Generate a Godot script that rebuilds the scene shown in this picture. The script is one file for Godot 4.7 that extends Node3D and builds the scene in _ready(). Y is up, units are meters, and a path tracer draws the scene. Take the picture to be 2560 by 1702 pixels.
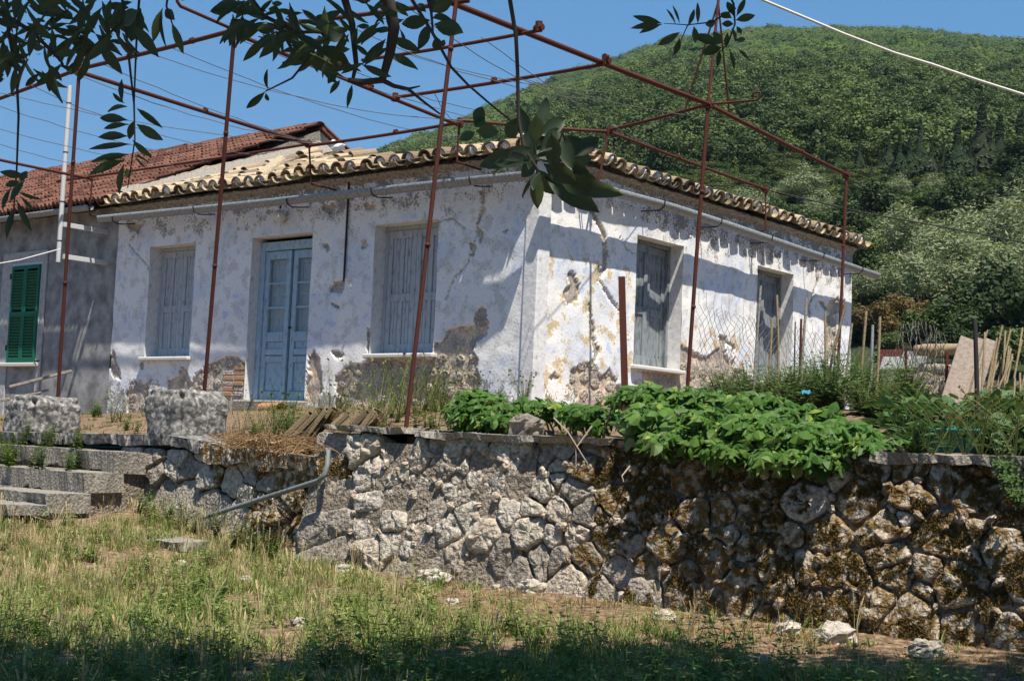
extends Node3D
# An abandoned whitewashed house on a stone terrace. The corner of the house is the origin; its front runs along -x, its side along -z.

const FPX := 3470.445                       # focal length in pixels of the 2560 x 1702 photograph
const EYE := Vector3(9.756, -0.5135, 12.160)
var view_basis: Basis
var rng := RandomNumberGenerator.new()
var mats := {}
var taken := {}

# ---------------------------------------------------------------- pixels to points
func ray(u: float, v: float) -> Vector3:
	return view_basis * Vector3((u - 1280.0) / FPX, -(v - 851.0) / FPX, -1.0)
func hit(u: float, v: float, axis: int, val: float) -> Vector3:
	var d := ray(u, v)
	return EYE + d * ((val - EYE[axis]) / d[axis])
func deep(u: float, v: float, d: float) -> Vector3:
	return EYE + ray(u, v) * d

# ---------------------------------------------------------------- mesh builder (faces are written counter-clockwise and turned round when committed)
class MB:
	var v := PackedVector3Array()
	var uv := PackedVector2Array()
	var c := PackedColorArray()
	var ix := PackedInt32Array()
	func p(a: Vector3) -> int:
		v.append(a)
		return v.size() - 1
	func tri(a: int, b: int, d: int) -> void:
		ix.append(a); ix.append(d); ix.append(b)
	func quad(a: int, b: int, d: int, e: int) -> void:
		tri(a, b, d); tri(a, d, e)
	func face(a: Vector3, b: Vector3, d: Vector3, e: Vector3) -> void:
		var i := v.size()
		v.append(a); v.append(b); v.append(d); v.append(e)
		quad(i, i + 1, i + 2, i + 3)
	func box(lo: Vector3, hi: Vector3, t := Transform3D()) -> void:
		var k := []
		for i in 8:
			k.append(t * Vector3(hi.x if i & 1 else lo.x, hi.y if i & 2 else lo.y, hi.z if i & 4 else lo.z))
		face(k[4], k[5], k[7], k[6]); face(k[1], k[0], k[2], k[3])
		face(k[5], k[1], k[3], k[7]); face(k[0], k[4], k[6], k[2])
		face(k[6], k[7], k[3], k[2]); face(k[0], k[1], k[5], k[4])
	# a box whose twelve edges are cut by a chamfer
	func cbox(lo: Vector3, hi: Vector3, ch: float, t := Transform3D()) -> void:
		var m := (lo + hi) / 2.0
		var h := (hi - lo) / 2.0
		ch = minf(ch, minf(h.x, minf(h.y, h.z)) * 0.9)
		for ax in 3:
			var b := (ax + 1) % 3
			var d := (ax + 2) % 3
			for s in [-1.0, 1.0]:
				var q := []
				for w in [[-1, -1], [1, -1], [1, 1], [-1, 1]]:
					var o := Vector3.ZERO
					o[ax] = s * h[ax]; o[b] = w[0] * (h[b] - ch); o[d] = w[1] * (h[d] - ch)
					q.append(t * (m + o))
				if s > 0: face(q[0], q[1], q[2], q[3])
				else: face(q[3], q[2], q[1], q[0])
			for s1 in [-1.0, 1.0]:
				for s2 in [-1.0, 1.0]:
					var q := []
					for w in [[-1, 0], [1, 0], [1, 1], [-1, 1]]:
						var o := Vector3.ZERO
						o[ax] = w[0] * (h[ax] - ch)
						o[b] = s1 * (h[b] - (ch if w[1] == 1 else 0.0)); o[d] = s2 * (h[d] - (0.0 if w[1] == 1 else ch))
						q.append(t * (m + o))
					if s1 * s2 < 0: face(q[0], q[1], q[2], q[3])
					else: face(q[3], q[2], q[1], q[0])
		for i in 8:
			var sg := Vector3(1.0 if i & 1 else -1.0, 1.0 if i & 2 else -1.0, 1.0 if i & 4 else -1.0)
			var q := []
			for ax in 3:
				var o := Vector3.ZERO
				for k in 3:
					o[k] = sg[k] * (h[k] - (0.0 if k == ax else ch))
				q.append(t * (m + o))
			var j := v.size()
			v.append(q[0]); v.append(q[1]); v.append(q[2])
			if sg.x * sg.y * sg.z > 0: tri(j, j + 1, j + 2)
			else: tri(j, j + 2, j + 1)
	func tube(path: Array, radii: Array, sides := 7, caps := true) -> void:
		var start := v.size()
		var n := path.size()
		var up := Vector3.UP
		for i in n:
			var d: Vector3 = (path[mini(i + 1, n - 1)] - path[maxi(i - 1, 0)]).normalized()
			if absf(d.dot(up)) > 0.95: up = Vector3.RIGHT if absf(d.x) < 0.8 else Vector3.BACK
			var a := d.cross(up).normalized()
			var b := a.cross(d).normalized()
			up = b
			var r: float = radii[i] if i < radii.size() else radii[-1]
			for k in sides:
				var g := TAU * k / sides
				v.append(path[i] + a * (cos(g) * r) + b * (sin(g) * r))
		for i in n - 1:
			for k in sides:
				var s0 := start + i * sides
				quad(s0 + k, s0 + sides + k, s0 + sides + (k + 1) % sides, s0 + (k + 1) % sides)
		if caps:
			var e := start + (n - 1) * sides
			for k in range(1, sides - 1):
				tri(start, start + k, start + k + 1)
				tri(e, e + k + 1, e + k)
	func paint(from: int, col: Color) -> void:
		while c.size() < from: c.append(Color.WHITE)
		while c.size() < v.size(): c.append(col)
	func done(mat: Material, smooth := false) -> ArrayMesh:
		var a := []
		a.resize(Mesh.ARRAY_MAX)
		a[Mesh.ARRAY_VERTEX] = v
		a[Mesh.ARRAY_INDEX] = ix
		if smooth:
			var n := PackedVector3Array()
			n.resize(v.size())
			for i in range(0, ix.size(), 3):
				var x := ix[i]; var y := ix[i + 1]; var z := ix[i + 2]
				var f := (v[z] - v[x]).cross(v[y] - v[x])
				n[x] += f; n[y] += f; n[z] += f
			for i in n.size(): n[i] = n[i].normalized() if n[i].length_squared() > 1e-16 else Vector3.UP
			a[Mesh.ARRAY_NORMAL] = n
		if uv.size() == v.size(): a[Mesh.ARRAY_TEX_UV] = uv
		if c.size() > 0:
			while c.size() < v.size(): c.append(Color.WHITE)
			a[Mesh.ARRAY_COLOR] = c
		var m := ArrayMesh.new()
		m.add_surface_from_arrays(Mesh.PRIMITIVE_TRIANGLES, a)
		m.surface_set_material(0, mat)
		return m

# ---------------------------------------------------------------- nodes
func numbered(called: String) -> String:
	var n: int = taken.get(called, 0)
	taken[called] = n + 1
	return called if n == 0 else "%s_%03d" % [called, n]
func meta(o: Node, label: String, category: String, group := "") -> void:
	o.set_meta("label", label)
	o.set_meta("category", category)
	if not o.has_meta("kind"): o.set_meta("kind", "thing")
	if group: o.set_meta("group", group)
func thing(called: String, label: String, category: String, at := Vector3.ZERO, group := "") -> Node3D:
	var o := Node3D.new()
	o.name = numbered(called)
	add_child(o)
	o.position = at
	meta(o, label, category, group)
	return o
func part(called: String, m: Mesh, parent: Node3D, at := Transform3D()) -> MeshInstance3D:
	var o := MeshInstance3D.new()
	o.name = called
	o.mesh = m
	parent.add_child(o, true)
	o.transform = at
	return o
func single(called: String, m: Mesh, label: String, category: String, group := "", at := Transform3D()) -> MeshInstance3D:
	var o := MeshInstance3D.new()
	o.name = numbered(called)
	o.mesh = m
	add_child(o)
	o.transform = at
	meta(o, label, category, group)
	return o
func setting(called: String, m: Mesh) -> MeshInstance3D:
	var o := MeshInstance3D.new()
	o.name = numbered(called)
	o.mesh = m
	add_child(o)
	o.set_meta("kind", "structure")
	return o
func swarm(called: String, m: Mesh, places: Array, tints: Array, parent: Node = null) -> MultiMeshInstance3D:
	var mm := MultiMesh.new()
	mm.transform_format = MultiMesh.TRANSFORM_3D
	mm.use_colors = not tints.is_empty()
	mm.mesh = m
	mm.instance_count = places.size()
	for i in places.size():
		mm.set_instance_transform(i, places[i])
		if not tints.is_empty(): mm.set_instance_color(i, tints[i])
	var o := MultiMeshInstance3D.new()
	o.multimesh = mm
	o.set_meta("kind", "stuff")
	if parent == null:
		o.name = numbered(called)
		add_child(o)
	else:
		o.name = called
		parent.add_child(o, true)
	return o

# ---------------------------------------------------------------- materials
func noise(sd: int, freq: float, oct := 4, kind := FastNoiseLite.TYPE_SIMPLEX_SMOOTH) -> FastNoiseLite:
	var n := FastNoiseLite.new()
	n.seed = sd
	n.noise_type = kind
	n.frequency = freq
	n.fractal_octaves = oct
	n.fractal_gain = 0.55
	return n
func ramp(stops: Array) -> Gradient:
	var g := Gradient.new()
	var o := PackedFloat32Array()
	var c := PackedColorArray()
	for s in stops:
		o.append(s[0]); c.append(s[1])
	g.offsets = o
	g.colors = c
	return g
func ntex(sd: int, freq: float, stops: Array, oct := 5, size := 512, kind := FastNoiseLite.TYPE_SIMPLEX_SMOOTH) -> NoiseTexture2D:
	var t := NoiseTexture2D.new()
	t.width = size; t.height = size
	t.seamless = true
	t.seamless_blend_skirt = 0.2
	t.noise = noise(sd, freq, oct, kind)
	if not stops.is_empty(): t.color_ramp = ramp(stops)
	return t
func lin(r: float, g: float, b: float) -> Color:                 # a real-world base colour
	return Color(r, g, b).linear_to_srgb()
func mat(called: String, col: Color, rough := 0.9) -> StandardMaterial3D:
	if mats.has(called): return mats[called]
	var m := StandardMaterial3D.new()
	m.resource_name = called
	m.albedo_color = col
	m.roughness = rough
	m.metallic_specular = 0.35
	mats[called] = m
	return m
# a material whose colour comes from noise laid on in world space, with relief
func grain(called: String, sd: int, freq: float, stops: Array, per_metre: float, bump := 0.0, rough := 0.92, bump_freq := 0.0, size := 512) -> StandardMaterial3D:
	if mats.has(called): return mats[called]
	var m := mat(called, Color.WHITE, rough)
	m.albedo_texture = ntex(sd, freq, stops, 5, size)
	m.uv1_triplanar = true
	m.uv1_world_triplanar = true
	m.uv1_scale = Vector3.ONE * per_metre
	if bump > 0.0:
		m.heightmap_enabled = true
		m.heightmap_scale = bump
		m.heightmap_texture = ntex(sd + 7, bump_freq if bump_freq > 0.0 else freq, [], 5, size)
	return m
func tinted(m: StandardMaterial3D) -> StandardMaterial3D:
	m.vertex_color_use_as_albedo = true
	return m
func leafy(called: String, col: Color, rough := 0.55, through := 0.5) -> StandardMaterial3D:
	var m := mat(called, col, rough)
	m.vertex_color_use_as_albedo = true
	m.backlight_enabled = true
	m.backlight = Color(through, through, through * 0.6).linear_to_srgb()
	return m

# ---------------------------------------------------------------- the scene
func _ready() -> void:
	rng.seed = 11
	view_basis = Basis(Vector3.UP, 0.691878) * Basis(Vector3.RIGHT, 0.076624) * Basis(Vector3.BACK, 0.0424466)
	var camera := Camera3D.new()
	camera.name = "camera"
	add_child(camera)
	camera.transform = Transform3D(view_basis, EYE)
	camera.fov = rad_to_deg(2.0 * atan(851.0 / FPX))
	camera.near = 0.1
	camera.far = 4000.0
	camera.current = true
	var env := Environment.new()
	env.background_mode = Environment.BG_SKY
	var air := ProceduralSkyMaterial.new()
	air.sky_top_color = Color(0.20, 0.385, 0.58)
	air.sky_horizon_color = Color(0.385, 0.55, 0.68)
	air.sky_curve = 0.22
	air.ground_bottom_color = Color(0.35, 0.36, 0.30)
	air.ground_horizon_color = Color(0.42, 0.50, 0.55)
	air.sun_angle_max = 20.0
	air.sky_energy_multiplier = 0.95
	env.sky = Sky.new()
	env.sky.sky_material = air
	env.tonemap_mode = Environment.TONE_MAPPER_LINEAR
	env.tonemap_exposure = 2.05
	env.fog_enabled = true
	env.fog_density = 0.00013
	env.fog_light_color = Color(0.72, 0.82, 0.95)
	env.sdfgi_enabled = true
	env.ssao_enabled = true
	env.ssil_enabled = true
	var world := WorldEnvironment.new()
	world.name = "world"
	world.environment = env
	add_child(world)
	var sun := DirectionalLight3D.new()
	sun.name = "sun"
	sun.light_color = Color(1.0, 0.965, 0.91)
	sun.light_energy = 1.25
	sun.light_angular_distance = 0.5
	sun.shadow_enabled = true
	add_child(sun)
	sun.look_at_from_position(Vector3.ZERO, Vector3(-0.4, -1.0, -0.2), Vector3.UP)
	make_materials()
	build_ground()
	build_hill()
	build_house()
	build_neighbour()
	build_terrace()
	build_pergola()
	build_garden()
	build_trees()
	build_plants()
	build_overhang()
	print("built in ", Time.get_ticks_msec(), " ms")

func make_materials() -> void:
	# pale limestone with grey lichen, and the same with dry brown moss over it
	var st := tinted(grain("limestone", 3, 0.022, [[0.0, lin(.12, .105, .09)], [0.3, lin(.30, .265, .225)], [0.5, lin(.46, .41, .35)], [0.72, lin(.57, .52, .455)], [1.0, lin(.68, .64, .58)]], 1.7, 1.8, 0.95, 0.03))
	st.detail_enabled = true
	st.detail_uv_layer = BaseMaterial3D.DETAIL_UV_2
	st.uv2_triplanar = true; st.uv2_world_triplanar = true
	st.uv2_scale = Vector3.ONE * 2.6
	st.detail_albedo = ntex(19, 0.03, [[0.0, Color(0.16, 0.15, 0.14, 0.75)], [0.3, Color(0.2, 0.19, 0.18, 0.0)], [0.72, Color(0.2, 0.19, 0.18, 0.0)], [0.8, Color(0.9, 0.89, 0.86, 0.55)], [1.0, Color(0.92, 0.91, 0.88, 0.8)]])
	var ms := tinted(grain("mossy_limestone", 5, 0.02, [[0.0, lin(.14, .12, .10)], [0.35, lin(.36, .32, .27)], [0.6, lin(.52, .47, .41)], [1.0, lin(.70, .66, .61)]], 1.7, 2.6, 0.95, 0.028))
	ms.detail_enabled = true
	ms.detail_uv_layer = BaseMaterial3D.DETAIL_UV_2
	ms.uv2_triplanar = true; ms.uv2_world_triplanar = true
	ms.uv2_scale = Vector3.ONE * 1.3
	ms.detail_albedo = ntex(23, 0.016, [[0.0, Color(0.32, 0.24, 0.10, 1.0)], [0.36, Color(0.41, 0.31, 0.135, 1.0)], [0.51, Color(0.42, 0.33, 0.16, 0.9)], [0.58, Color(0.45, 0.36, 0.19, 0.0)], [1.0, Color(0.5, 0.4, 0.2, 0.0)]], 6)
	grain("mortar", 8, 0.03, [[0.0, lin(.09, .07, .05)], [0.5, lin(.24, .20, .155)], [1.0, lin(.42, .365, .30)]], 1.5, 2.5)
	grain("earth", 12, 0.02, [[0.0, lin(.07, .045, .027)], [0.4, lin(.165, .108, .065)], [0.65, lin(.25, .175, .11)], [1.0, lin(.38, .295, .20)]], 1.1, 3.0)
	grain("concrete", 31, 0.03, [[0.0, lin(.08, .07, .055)], [0.35, lin(.19, .17, .14)], [0.6, lin(.30, .275, .235)], [1.0, lin(.44, .405, .355)]], 1.9, 0.8)
	grain("lichen_concrete", 33, 0.018, [[0.0, lin(.035, .034, .033)], [0.4, lin(.12, .116, .11)], [0.54, lin(.23, .22, .205)], [0.7, lin(.38, .365, .335)], [1.0, lin(.55, .53, .49)]], 1.5, 0.8)
	grain("rust", 41, 0.05, [[0.0, lin(.03, .011, .008)], [0.4, lin(.072, .021, .013)], [0.7, lin(.105, .028, .017)], [1.0, lin(.14, .052, .035)]], 3.0, 0.1, 0.75)
	grain("zinc", 43, 0.03, [[0.0, lin(.16, .165, .165)], [0.5, lin(.27, .285, .285)], [0.85, lin(.38, .395, .39)], [1.0, lin(.30, .17, .10)]], 1.4, 0.05, 0.6)
	tinted(grain("clay_tile", 47, 0.035, [[0.0, lin(.12, .09, .065)], [0.32, lin(.30, .235, .165)], [0.55, lin(.47, .385, .275)], [0.75, lin(.56, .475, .355)], [1.0, lin(.64, .57, .46)]], 2.6, 0.4))
	tinted(grain("red_tile", 49, 0.04, [[0.0, lin(.045, .032, .027)], [0.35, lin(.11, .052, .038)], [0.6, lin(.18, .08, .054)], [1.0, lin(.30, .165, .11)]], 1.4, 0.3))
	tinted(grain("grey_wood", 51, 0.03, [[0.0, lin(.12, .105, .09)], [0.5, lin(.30, .265, .22)], [1.0, lin(.46, .42, .36)]], 1.6, 0.4))
	tinted(grain("bamboo", 53, 0.03, [[0.0, lin(.14, .10, .055)], [0.5, lin(.29, .22, .13)], [1.0, lin(.42, .34, .23)]], 2.0, 0.1))
	grain("grey_render", 61, 0.012, [[0.0, lin(.15, .15, .148)], [0.4, lin(.24, .24, .238)], [0.6, lin(.30, .30, .296)], [1.0, lin(.42, .42, .41)]], 0.45, 0.5)
	var paint := [[0.0, lin(.22, .225, .23)], [0.27, lin(.30, .32, .335)], [0.33, lin(.385, .42, .445)], [0.7, lin(.43, .465, .49)], [1.0, lin(.49, .52, .535)]]
	var sh := grain("shutter_paint", 65, 0.02, paint, 1.0, 0.25)
	sh.uv1_scale = Vector3(1.3, 0.5, 1.3)
	sh.heightmap_enabled = false
	var dk := grain("old_shutter_paint", 66, 0.02, [[0.0, lin(.11, .115, .12)], [0.32, lin(.16, .175, .185)], [0.4, lin(.215, .24, .255)], [0.7, lin(.25, .28, .295)], [1.0, lin(.32, .345, .36)]], 1.0, 0.2)
	dk.uv1_scale = Vector3(1.3, 0.5, 1.3)
	dk.heightmap_enabled = false
	var db := grain("door_paint", 67, 0.02, [[0.0, lin(.20, .25, .29)], [0.27, lin(.27, .36, .43)], [0.33, lin(.32, .46, .56)], [0.75, lin(.36, .505, .60)], [1.0, lin(.44, .55, .61)]], 1.0, 0.2, 0.7)
	db.uv1_scale = Vector3(1.3, 0.6, 1.3)
	db.heightmap_enabled = false
	mat("green_paint", lin(.012, .13, .075), 0.55)
	mat("white_paint", lin(.72, .71, .69), 0.7)
	mat("pvc", lin(.52, .53, .53), 0.5)
	mat("grey_pipe", lin(.17, .185, .185), 0.55)
	mat("dark_iron", lin(.03, .028, .027), 0.8)
	mat("wire", lin(.11, .10, .095), 0.7)
	mat("rope", lin(.66, .65, .61), 0.8)
	mat("brick_clay", lin(.42, .25, .15), 0.95)
	mat("marble", lin(.60, .58, .55), 0.7)
	var gl := mat("old_glass", Color(0.55, 0.62, 0.62, 0.25), 0.12)
	gl.transparency = BaseMaterial3D.TRANSPARENCY_ALPHA
	gl.metallic_specular = 0.6
	mat("lamp_glass", lin(.62, .62, .58), 0.35)
	mat("teal_plastic", lin(.03, .25, .27), 0.5)
	mat("blue_plastic", lin(.08, .38, .55), 0.5)
	mat("yellow_petal", lin(.75, .55, .04), 0.7)
	tinted(mat("bark", Color.WHITE, 0.95))
	leafy("fig_leaf", Color.WHITE, 0.5, 0.6)
	leafy("weed_leaf", Color.WHITE, 0.6, 0.55)
	leafy("grass_blade", Color.WHITE, 0.7, 0.5)
	leafy("tree_leaf", Color.WHITE, 0.6, 0.5)
	leafy("hill_leaf", Color.WHITE, 0.85, 0.3)
	leafy("overhead_leaf", Color.WHITE, 0.42, 0.45)
	tinted(mat("moss", Color.WHITE, 1.0))
	tinted(mat("dry_stalk", Color.WHITE, 0.9))

# ---------------------------------------------------------------- the land
var bumps := FastNoiseLite.new()
func ground_y(x: float, z: float) -> float:
	var y := -1.485
	if x < 1.3: y += 0.13 * clampf(1.3 - x, 0.0, 2.7)
	y -= 0.052 * clampf(z - 4.35, -2.0, 9.0)
	return y + bumps.get_noise_2d(x * 60.0, z * 60.0) * 0.03
func terrace_y(x: float, z: float) -> float:
	var left := clampf(-x / 8.0, 0.0, 1.2)
	var back := lerpf(-0.03, -0.30, left)
	var front := lerpf(-0.46, -0.63, clampf((1.5 - x) / 0.3, 0.0, 1.0))
	var y := lerpf(back, front, smoothstep(0.0, 1.0, clampf(z / 4.2, 0.0, 1.0)))
	if z < 0.0: y = back + clampf(-z, 0.0, 12.0) * 0.012
	return y + bumps.get_noise_2d(x * 90.0, z * 90.0) * 0.02
func sheet(xs: Array, zs: Array, f: Callable, m: Material) -> ArrayMesh:
	var b := MB.new()
	for z in zs:
		for x in xs: b.p(Vector3(x, f.call(x, z), z))
	var n := xs.size()
	for j in zs.size() - 1:
		for i in n - 1:
			var k := j * n + i
			b.quad(k, k + n, k + n + 1, k + 1)
	return b.done(m, true)
func steps(a: float, b: float, n: int) -> Array:
	var r := []
	for i in n + 1: r.append(lerpf(a, b, float(i) / n))
	return r
func build_ground() -> void:
	bumps.seed = 4
	bumps.frequency = 0.01
	bumps.fractal_octaves = 4
	setting("yard_ground", sheet(steps(-16.0, 22.0, 150), steps(3.9, 26.0, 90), ground_y, mats["earth"]))
	# the terrace: its own earth, held by the walls
	setting("terrace_ground", sheet(steps(-20.0, 0.0, 80) + steps(0.25, 9.5, 37), steps(-14.0, 0.0, 30) + steps(0.1, 4.33, 42), terrace_y, mats["earth"]))

# skyline of the hill, in pixels of the photograph
const SKYLINE := [[300, 560], [700, 430], [873, 379], [1118, 291], [1301, 207], [1431, 157], [1539, 122], [1676, 68], [1851, 54], [1920, 48], [2081, 44], [2264, 46], [2425, 61], [2560, 73]]
var sky_az := []
var sky_tan := []
var wild := FastNoiseLite.new()
func azimuth(d: Vector3) -> float:                     # to the right of straight ahead
	var f := -view_basis.z
	return wrapf(atan2(f.x, -f.z) - atan2(d.x, -d.z), -PI, PI) * -1.0
func skyline(az: float) -> float:
	if az <= sky_az[0]: return maxf(0.03, sky_tan[0] * (1.0 - clampf((sky_az[0] - az) / 0.5, 0.0, 1.0)))
	for i in range(1, sky_az.size()):
		if az <= sky_az[i]: return lerpf(sky_tan[i - 1], sky_tan[i], (az - sky_az[i - 1]) / (sky_az[i] - sky_az[i - 1]))
	return maxf(0.03, sky_tan[-1] * (1.0 - clampf((az - sky_az[-1] - 0.1) / 0.9, 0.0, 1.0)))
const RIDGE := 850.0
func hill_y(az: float, r: float) -> float:
	var t := skyline(az)
	var y0 := -1.75
	if r > 26.0: y0 = lerpf(-1.75, 0.2, clampf((r - 26.0) / 8.0, 0.0, 1.0)) if absf(az) < 0.9 else -1.75
	var foot := 46.0
	if r < foot: return y0
	var top := EYE.y + maxf(t - 0.0135, 0.02) * RIDGE
	var k := clampf((r - foot) / (RIDGE - foot), 0.0, 1.0)
	var y := lerpf(y0, top, k * (1.06 - 0.06 * k))
	y += wild.get_noise_2d(az * 900.0, r * 0.9) * 5.0 * k * (1.0 - k) * 3.0 * clampf(t * 5.0, 0.0, 1.0)
	if r > RIDGE: y -= (r - RIDGE) * 0.25 * clampf(t * 4.0, 0.0, 1.0) + (r - RIDGE) * 0.02
	return maxf(y, -30.0)
func hill_at(az: float, r: float) -> Vector3:
	var f := -view_basis.z
	var g := atan2(f.x, -f.z) + az
	return Vector3(EYE.x + sin(g) * r, hill_y(az, r), EYE.z - cos(g) * r)
func build_hill() -> void:
	wild.seed = 9
	wild.frequency = 0.006
	wild.fractal_octaves = 4
	for q in SKYLINE:
		var d := ray(q[0], q[1])
		sky_az.append(azimuth(d))
		sky_tan.append(d.y / Vector2(d.x, d.z).length())
	var b := MB.new()
	var azs := []
	for i in 161: azs.append(-PI + TAU * i / 160.0)
	for i in 90: azs.append(-0.55 + 1.1 * i / 89.0)
	azs.sort()
	var rs := [12.0, 20.0, 26.0, 30.0, 34.0, 40.0, 46.0, 55.0, 65.0, 80.0]
	var r := 100.0
	while r < 900.0:
		rs.append(r); r += 25.0
	for q in [850.0, 900.0, 950.0, 1000.0, 1200.0, 1600.0, 2500.0]:
		if not q in rs: rs.append(q)
	rs.sort()
	for q in rs:
		for a in azs:
			var h := hill_at(a, q)
			# keep the land below the yard and the terrace near the house
			if h.x > -15.5 and h.x < 21.5 and h.z > 3.5 and h.z < 25.5: h.y = minf(h.y, -2.6)
			elif h.x > -19.0 and h.x < 9.0 and h.z > -13.0 and h.z <= 3.9: h.y = minf(h.y, -1.7)
			b.p(h)
	var n := azs.size()
	for j in rs.size() - 1:
		for i in n - 1:
			var k := j * n + i
			b.quad(k, k + 1, k + n + 1, k + n)
	var scrub := grain("scrub", 14, 0.02, [[0.0, lin(.012, .02, .006)], [0.5, lin(.024, .036, .010)], [0.85, lin(.042, .052, .018)], [1.0, lin(.09, .085, .05)]], 0.05)
	setting("hillside", b.done(scrub, true))
	# the wood on the hill: a mass nobody could count
	var kinds := []
	for i in 4: kinds.append(puff(100 + i, 420, 0.19, mats["hill_leaf"], 0.72 + 0.08 * i))
	var place := [[], [], [], []]
	var tint := [[], [], [], []]
	var g := RandomNumberGenerator.new()
	g.seed = 77
	var made := 0
	while made < 52000:
		var az := g.randf_range(-0.34, 0.42)
		var rr := sqrt(g.randf_range(215.0 * 215.0, 905.0 * 905.0))
		if g.randf() > 0.3 + 0.7 * clampf(200.0 / rr, 0.3, 1.0): continue
		var p := hill_at(az, rr)
		var rock := wild.get_noise_2d(p.x * 3.0 + 500.0, p.z * 3.0)
		made += 1
		if rock > 0.42 and g.randf() < 0.8: continue
		var s := g.randf_range(1.0, 2.3) * (0.85 + 0.5 * (rr / 900.0)) * (1.5 if g.randf() < 0.07 else 1.0)
		var k := g.randi() % 4
		var bs := Basis(Vector3.UP, g.randf() * TAU).scaled(Vector3(s * g.randf_range(0.9, 1.3), s * g.randf_range(0.8, 1.15), s * g.randf_range(0.9, 1.3)))
		place[k].append(Transform3D(bs, p + Vector3(0, s * 0.42, 0)))
		var patch := wild.get_noise_2d(p.x * 2.2, p.z * 2.2 + 900.0)
		var c := Color(0.050, 0.094, 0.018).lerp(Color(0.108, 0.160, 0.030), clampf(0.5 + patch * 1.1 + g.randf_range(-0.35, 0.35), 0.0, 1.0))
		if g.randf() < 0.10: c = Color(0.05, 0.085, 0.032)
		if g.randf() < 0.09: c = Color(0.115, 0.135, 0.055)
		tint[k].append(c)
	for k in 4:
		var o := swarm("hill_wood", kinds[k], place[k], tint[k])
		meta(o, "dense green scrub and wood covering the hillside behind the house", "wood", "wood on the hill")
	# bare pale rock showing between the trees
	var spots := [[885, 372], [928, 356], [1010, 348], [1080, 330], [1098, 322], [1385, 195], [1574, 108], [1620, 96], [2150, 108], [2210, 112], [2362, 112], [2460, 175], [2545, 115]]
	for q in spots:
		var d := ray(q[0], q[1])
		var az := azimuth(d)
		var t := d.y / Vector2(d.x, d.z).length()
		var best := 600.0
		var rr := 150.0
		while rr < 880.0:
			if (hill_y(az, rr) - EYE.y) / rr >= t:
				best = rr
				break
			rr += 10.0
			best = rr
		var p := hill_at(az, best)
		var rk := rock_mesh(int(q[0]), g.randf_range(1.2, 2.4), mats["limestone"], 0.6, Color(0.85, 0.83, 0.8))
		single("limestone_outcrop", rk, "bare pale limestone outcrop among the scrub of the hillside", "rock", "limestone outcrops on the hill", Transform3D(Basis(), p + Vector3(0, 0.9, 0)))

# a rough ball of leaf-sized faces: a crown seen from far away
func puff(sd: int, leaves: int, size: float, m: Material, squash := 1.0) -> ArrayMesh:
	var g := RandomNumberGenerator.new()
	g.seed = sd
	var b := MB.new()
	var nn := noise(sd, 1.2, 3)
	# core
	var rows := 7
	var cols := 11
	var start := b.v.size()
	for j in rows + 1:
		for i in cols:
			var th := PI * j / rows
			var ph := TAU * i / cols
			var d := Vector3(sin(th) * cos(ph), cos(th), sin(th) * sin(ph))
			b.p(d * (0.78 + 0.36 * nn.get_noise_3dv(d * 1.6) + g.randf_range(-0.06, 0.06)) * Vector3(1, squash, 1))
	for j in rows:
		for i in cols:
			var a := start + j * cols
			b.quad(a + i, a + (i + 1) % cols, a + cols + (i + 1) % cols, a + cols + i)
	b.paint(0, Color(0.9, 0.9, 0.9))
	for k in leaves:
		var d := Vector3(g.randfn(), g.randfn(), g.randfn()).normalized()
		if d.y < -0.5: d.y = -d.y
		var c := d * (0.86 + 0.38 * nn.get_noise_3dv(d * 1.6) + g.randf_range(-0.08, 0.16)) * Vector3(1, squash, 1)
		var e := d.cross(Vector3(g.randfn(), g.randfn(), g.randfn())).normalized()
		var f := (d.cross(e) + d * g.randf_range(-0.5, 0.7)).normalized()
		var s := size * g.randf_range(0.5, 1.1)
		var at := b.v.size()
		b.face(c - e * s * 0.5, c + f * s * 0.4 - e * s * 0.2, c + e * s * 0.5 + f * s * 0.1, c - f * s * 0.35)
		var w := g.randf_range(0.88, 1.12)
		b.paint(at, Color(w, w, w))
	return b.done(m)

# an irregular rock
func rock_mesh(sd: int, r: float, m: Material, flat := 0.7, col := Color.WHITE, rows := 9, cols := 14) -> ArrayMesh:
	var b := MB.new()
	var nn := noise(sd, 0.9, 4)
	nn.noise_type = FastNoiseLite.TYPE_SIMPLEX
	for j in rows + 1:
		for i in cols:
			var th := PI * j / rows
			var ph := TAU * i / cols
			var d := Vector3(sin(th) * cos(ph), cos(th), sin(th) * sin(ph))
			var q := d.sign() * Vector3(pow(absf(d.x), 0.75), pow(absf(d.y), 0.75), pow(absf(d.z), 0.75))
			b.p(q * r * (0.9 + 0.42 * nn.get_noise_3dv(d * 1.3 + Vector3.ONE * sd)) * Vector3(1, flat, 1))
	for j in rows:
		for i in cols:
			b.quad(j * cols + i, j * cols + (i + 1) % cols, (j + 1) * cols + (i + 1) % cols, (j + 1) * cols + i)
	b.paint(0, col)
	return b.done(m)

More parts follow.
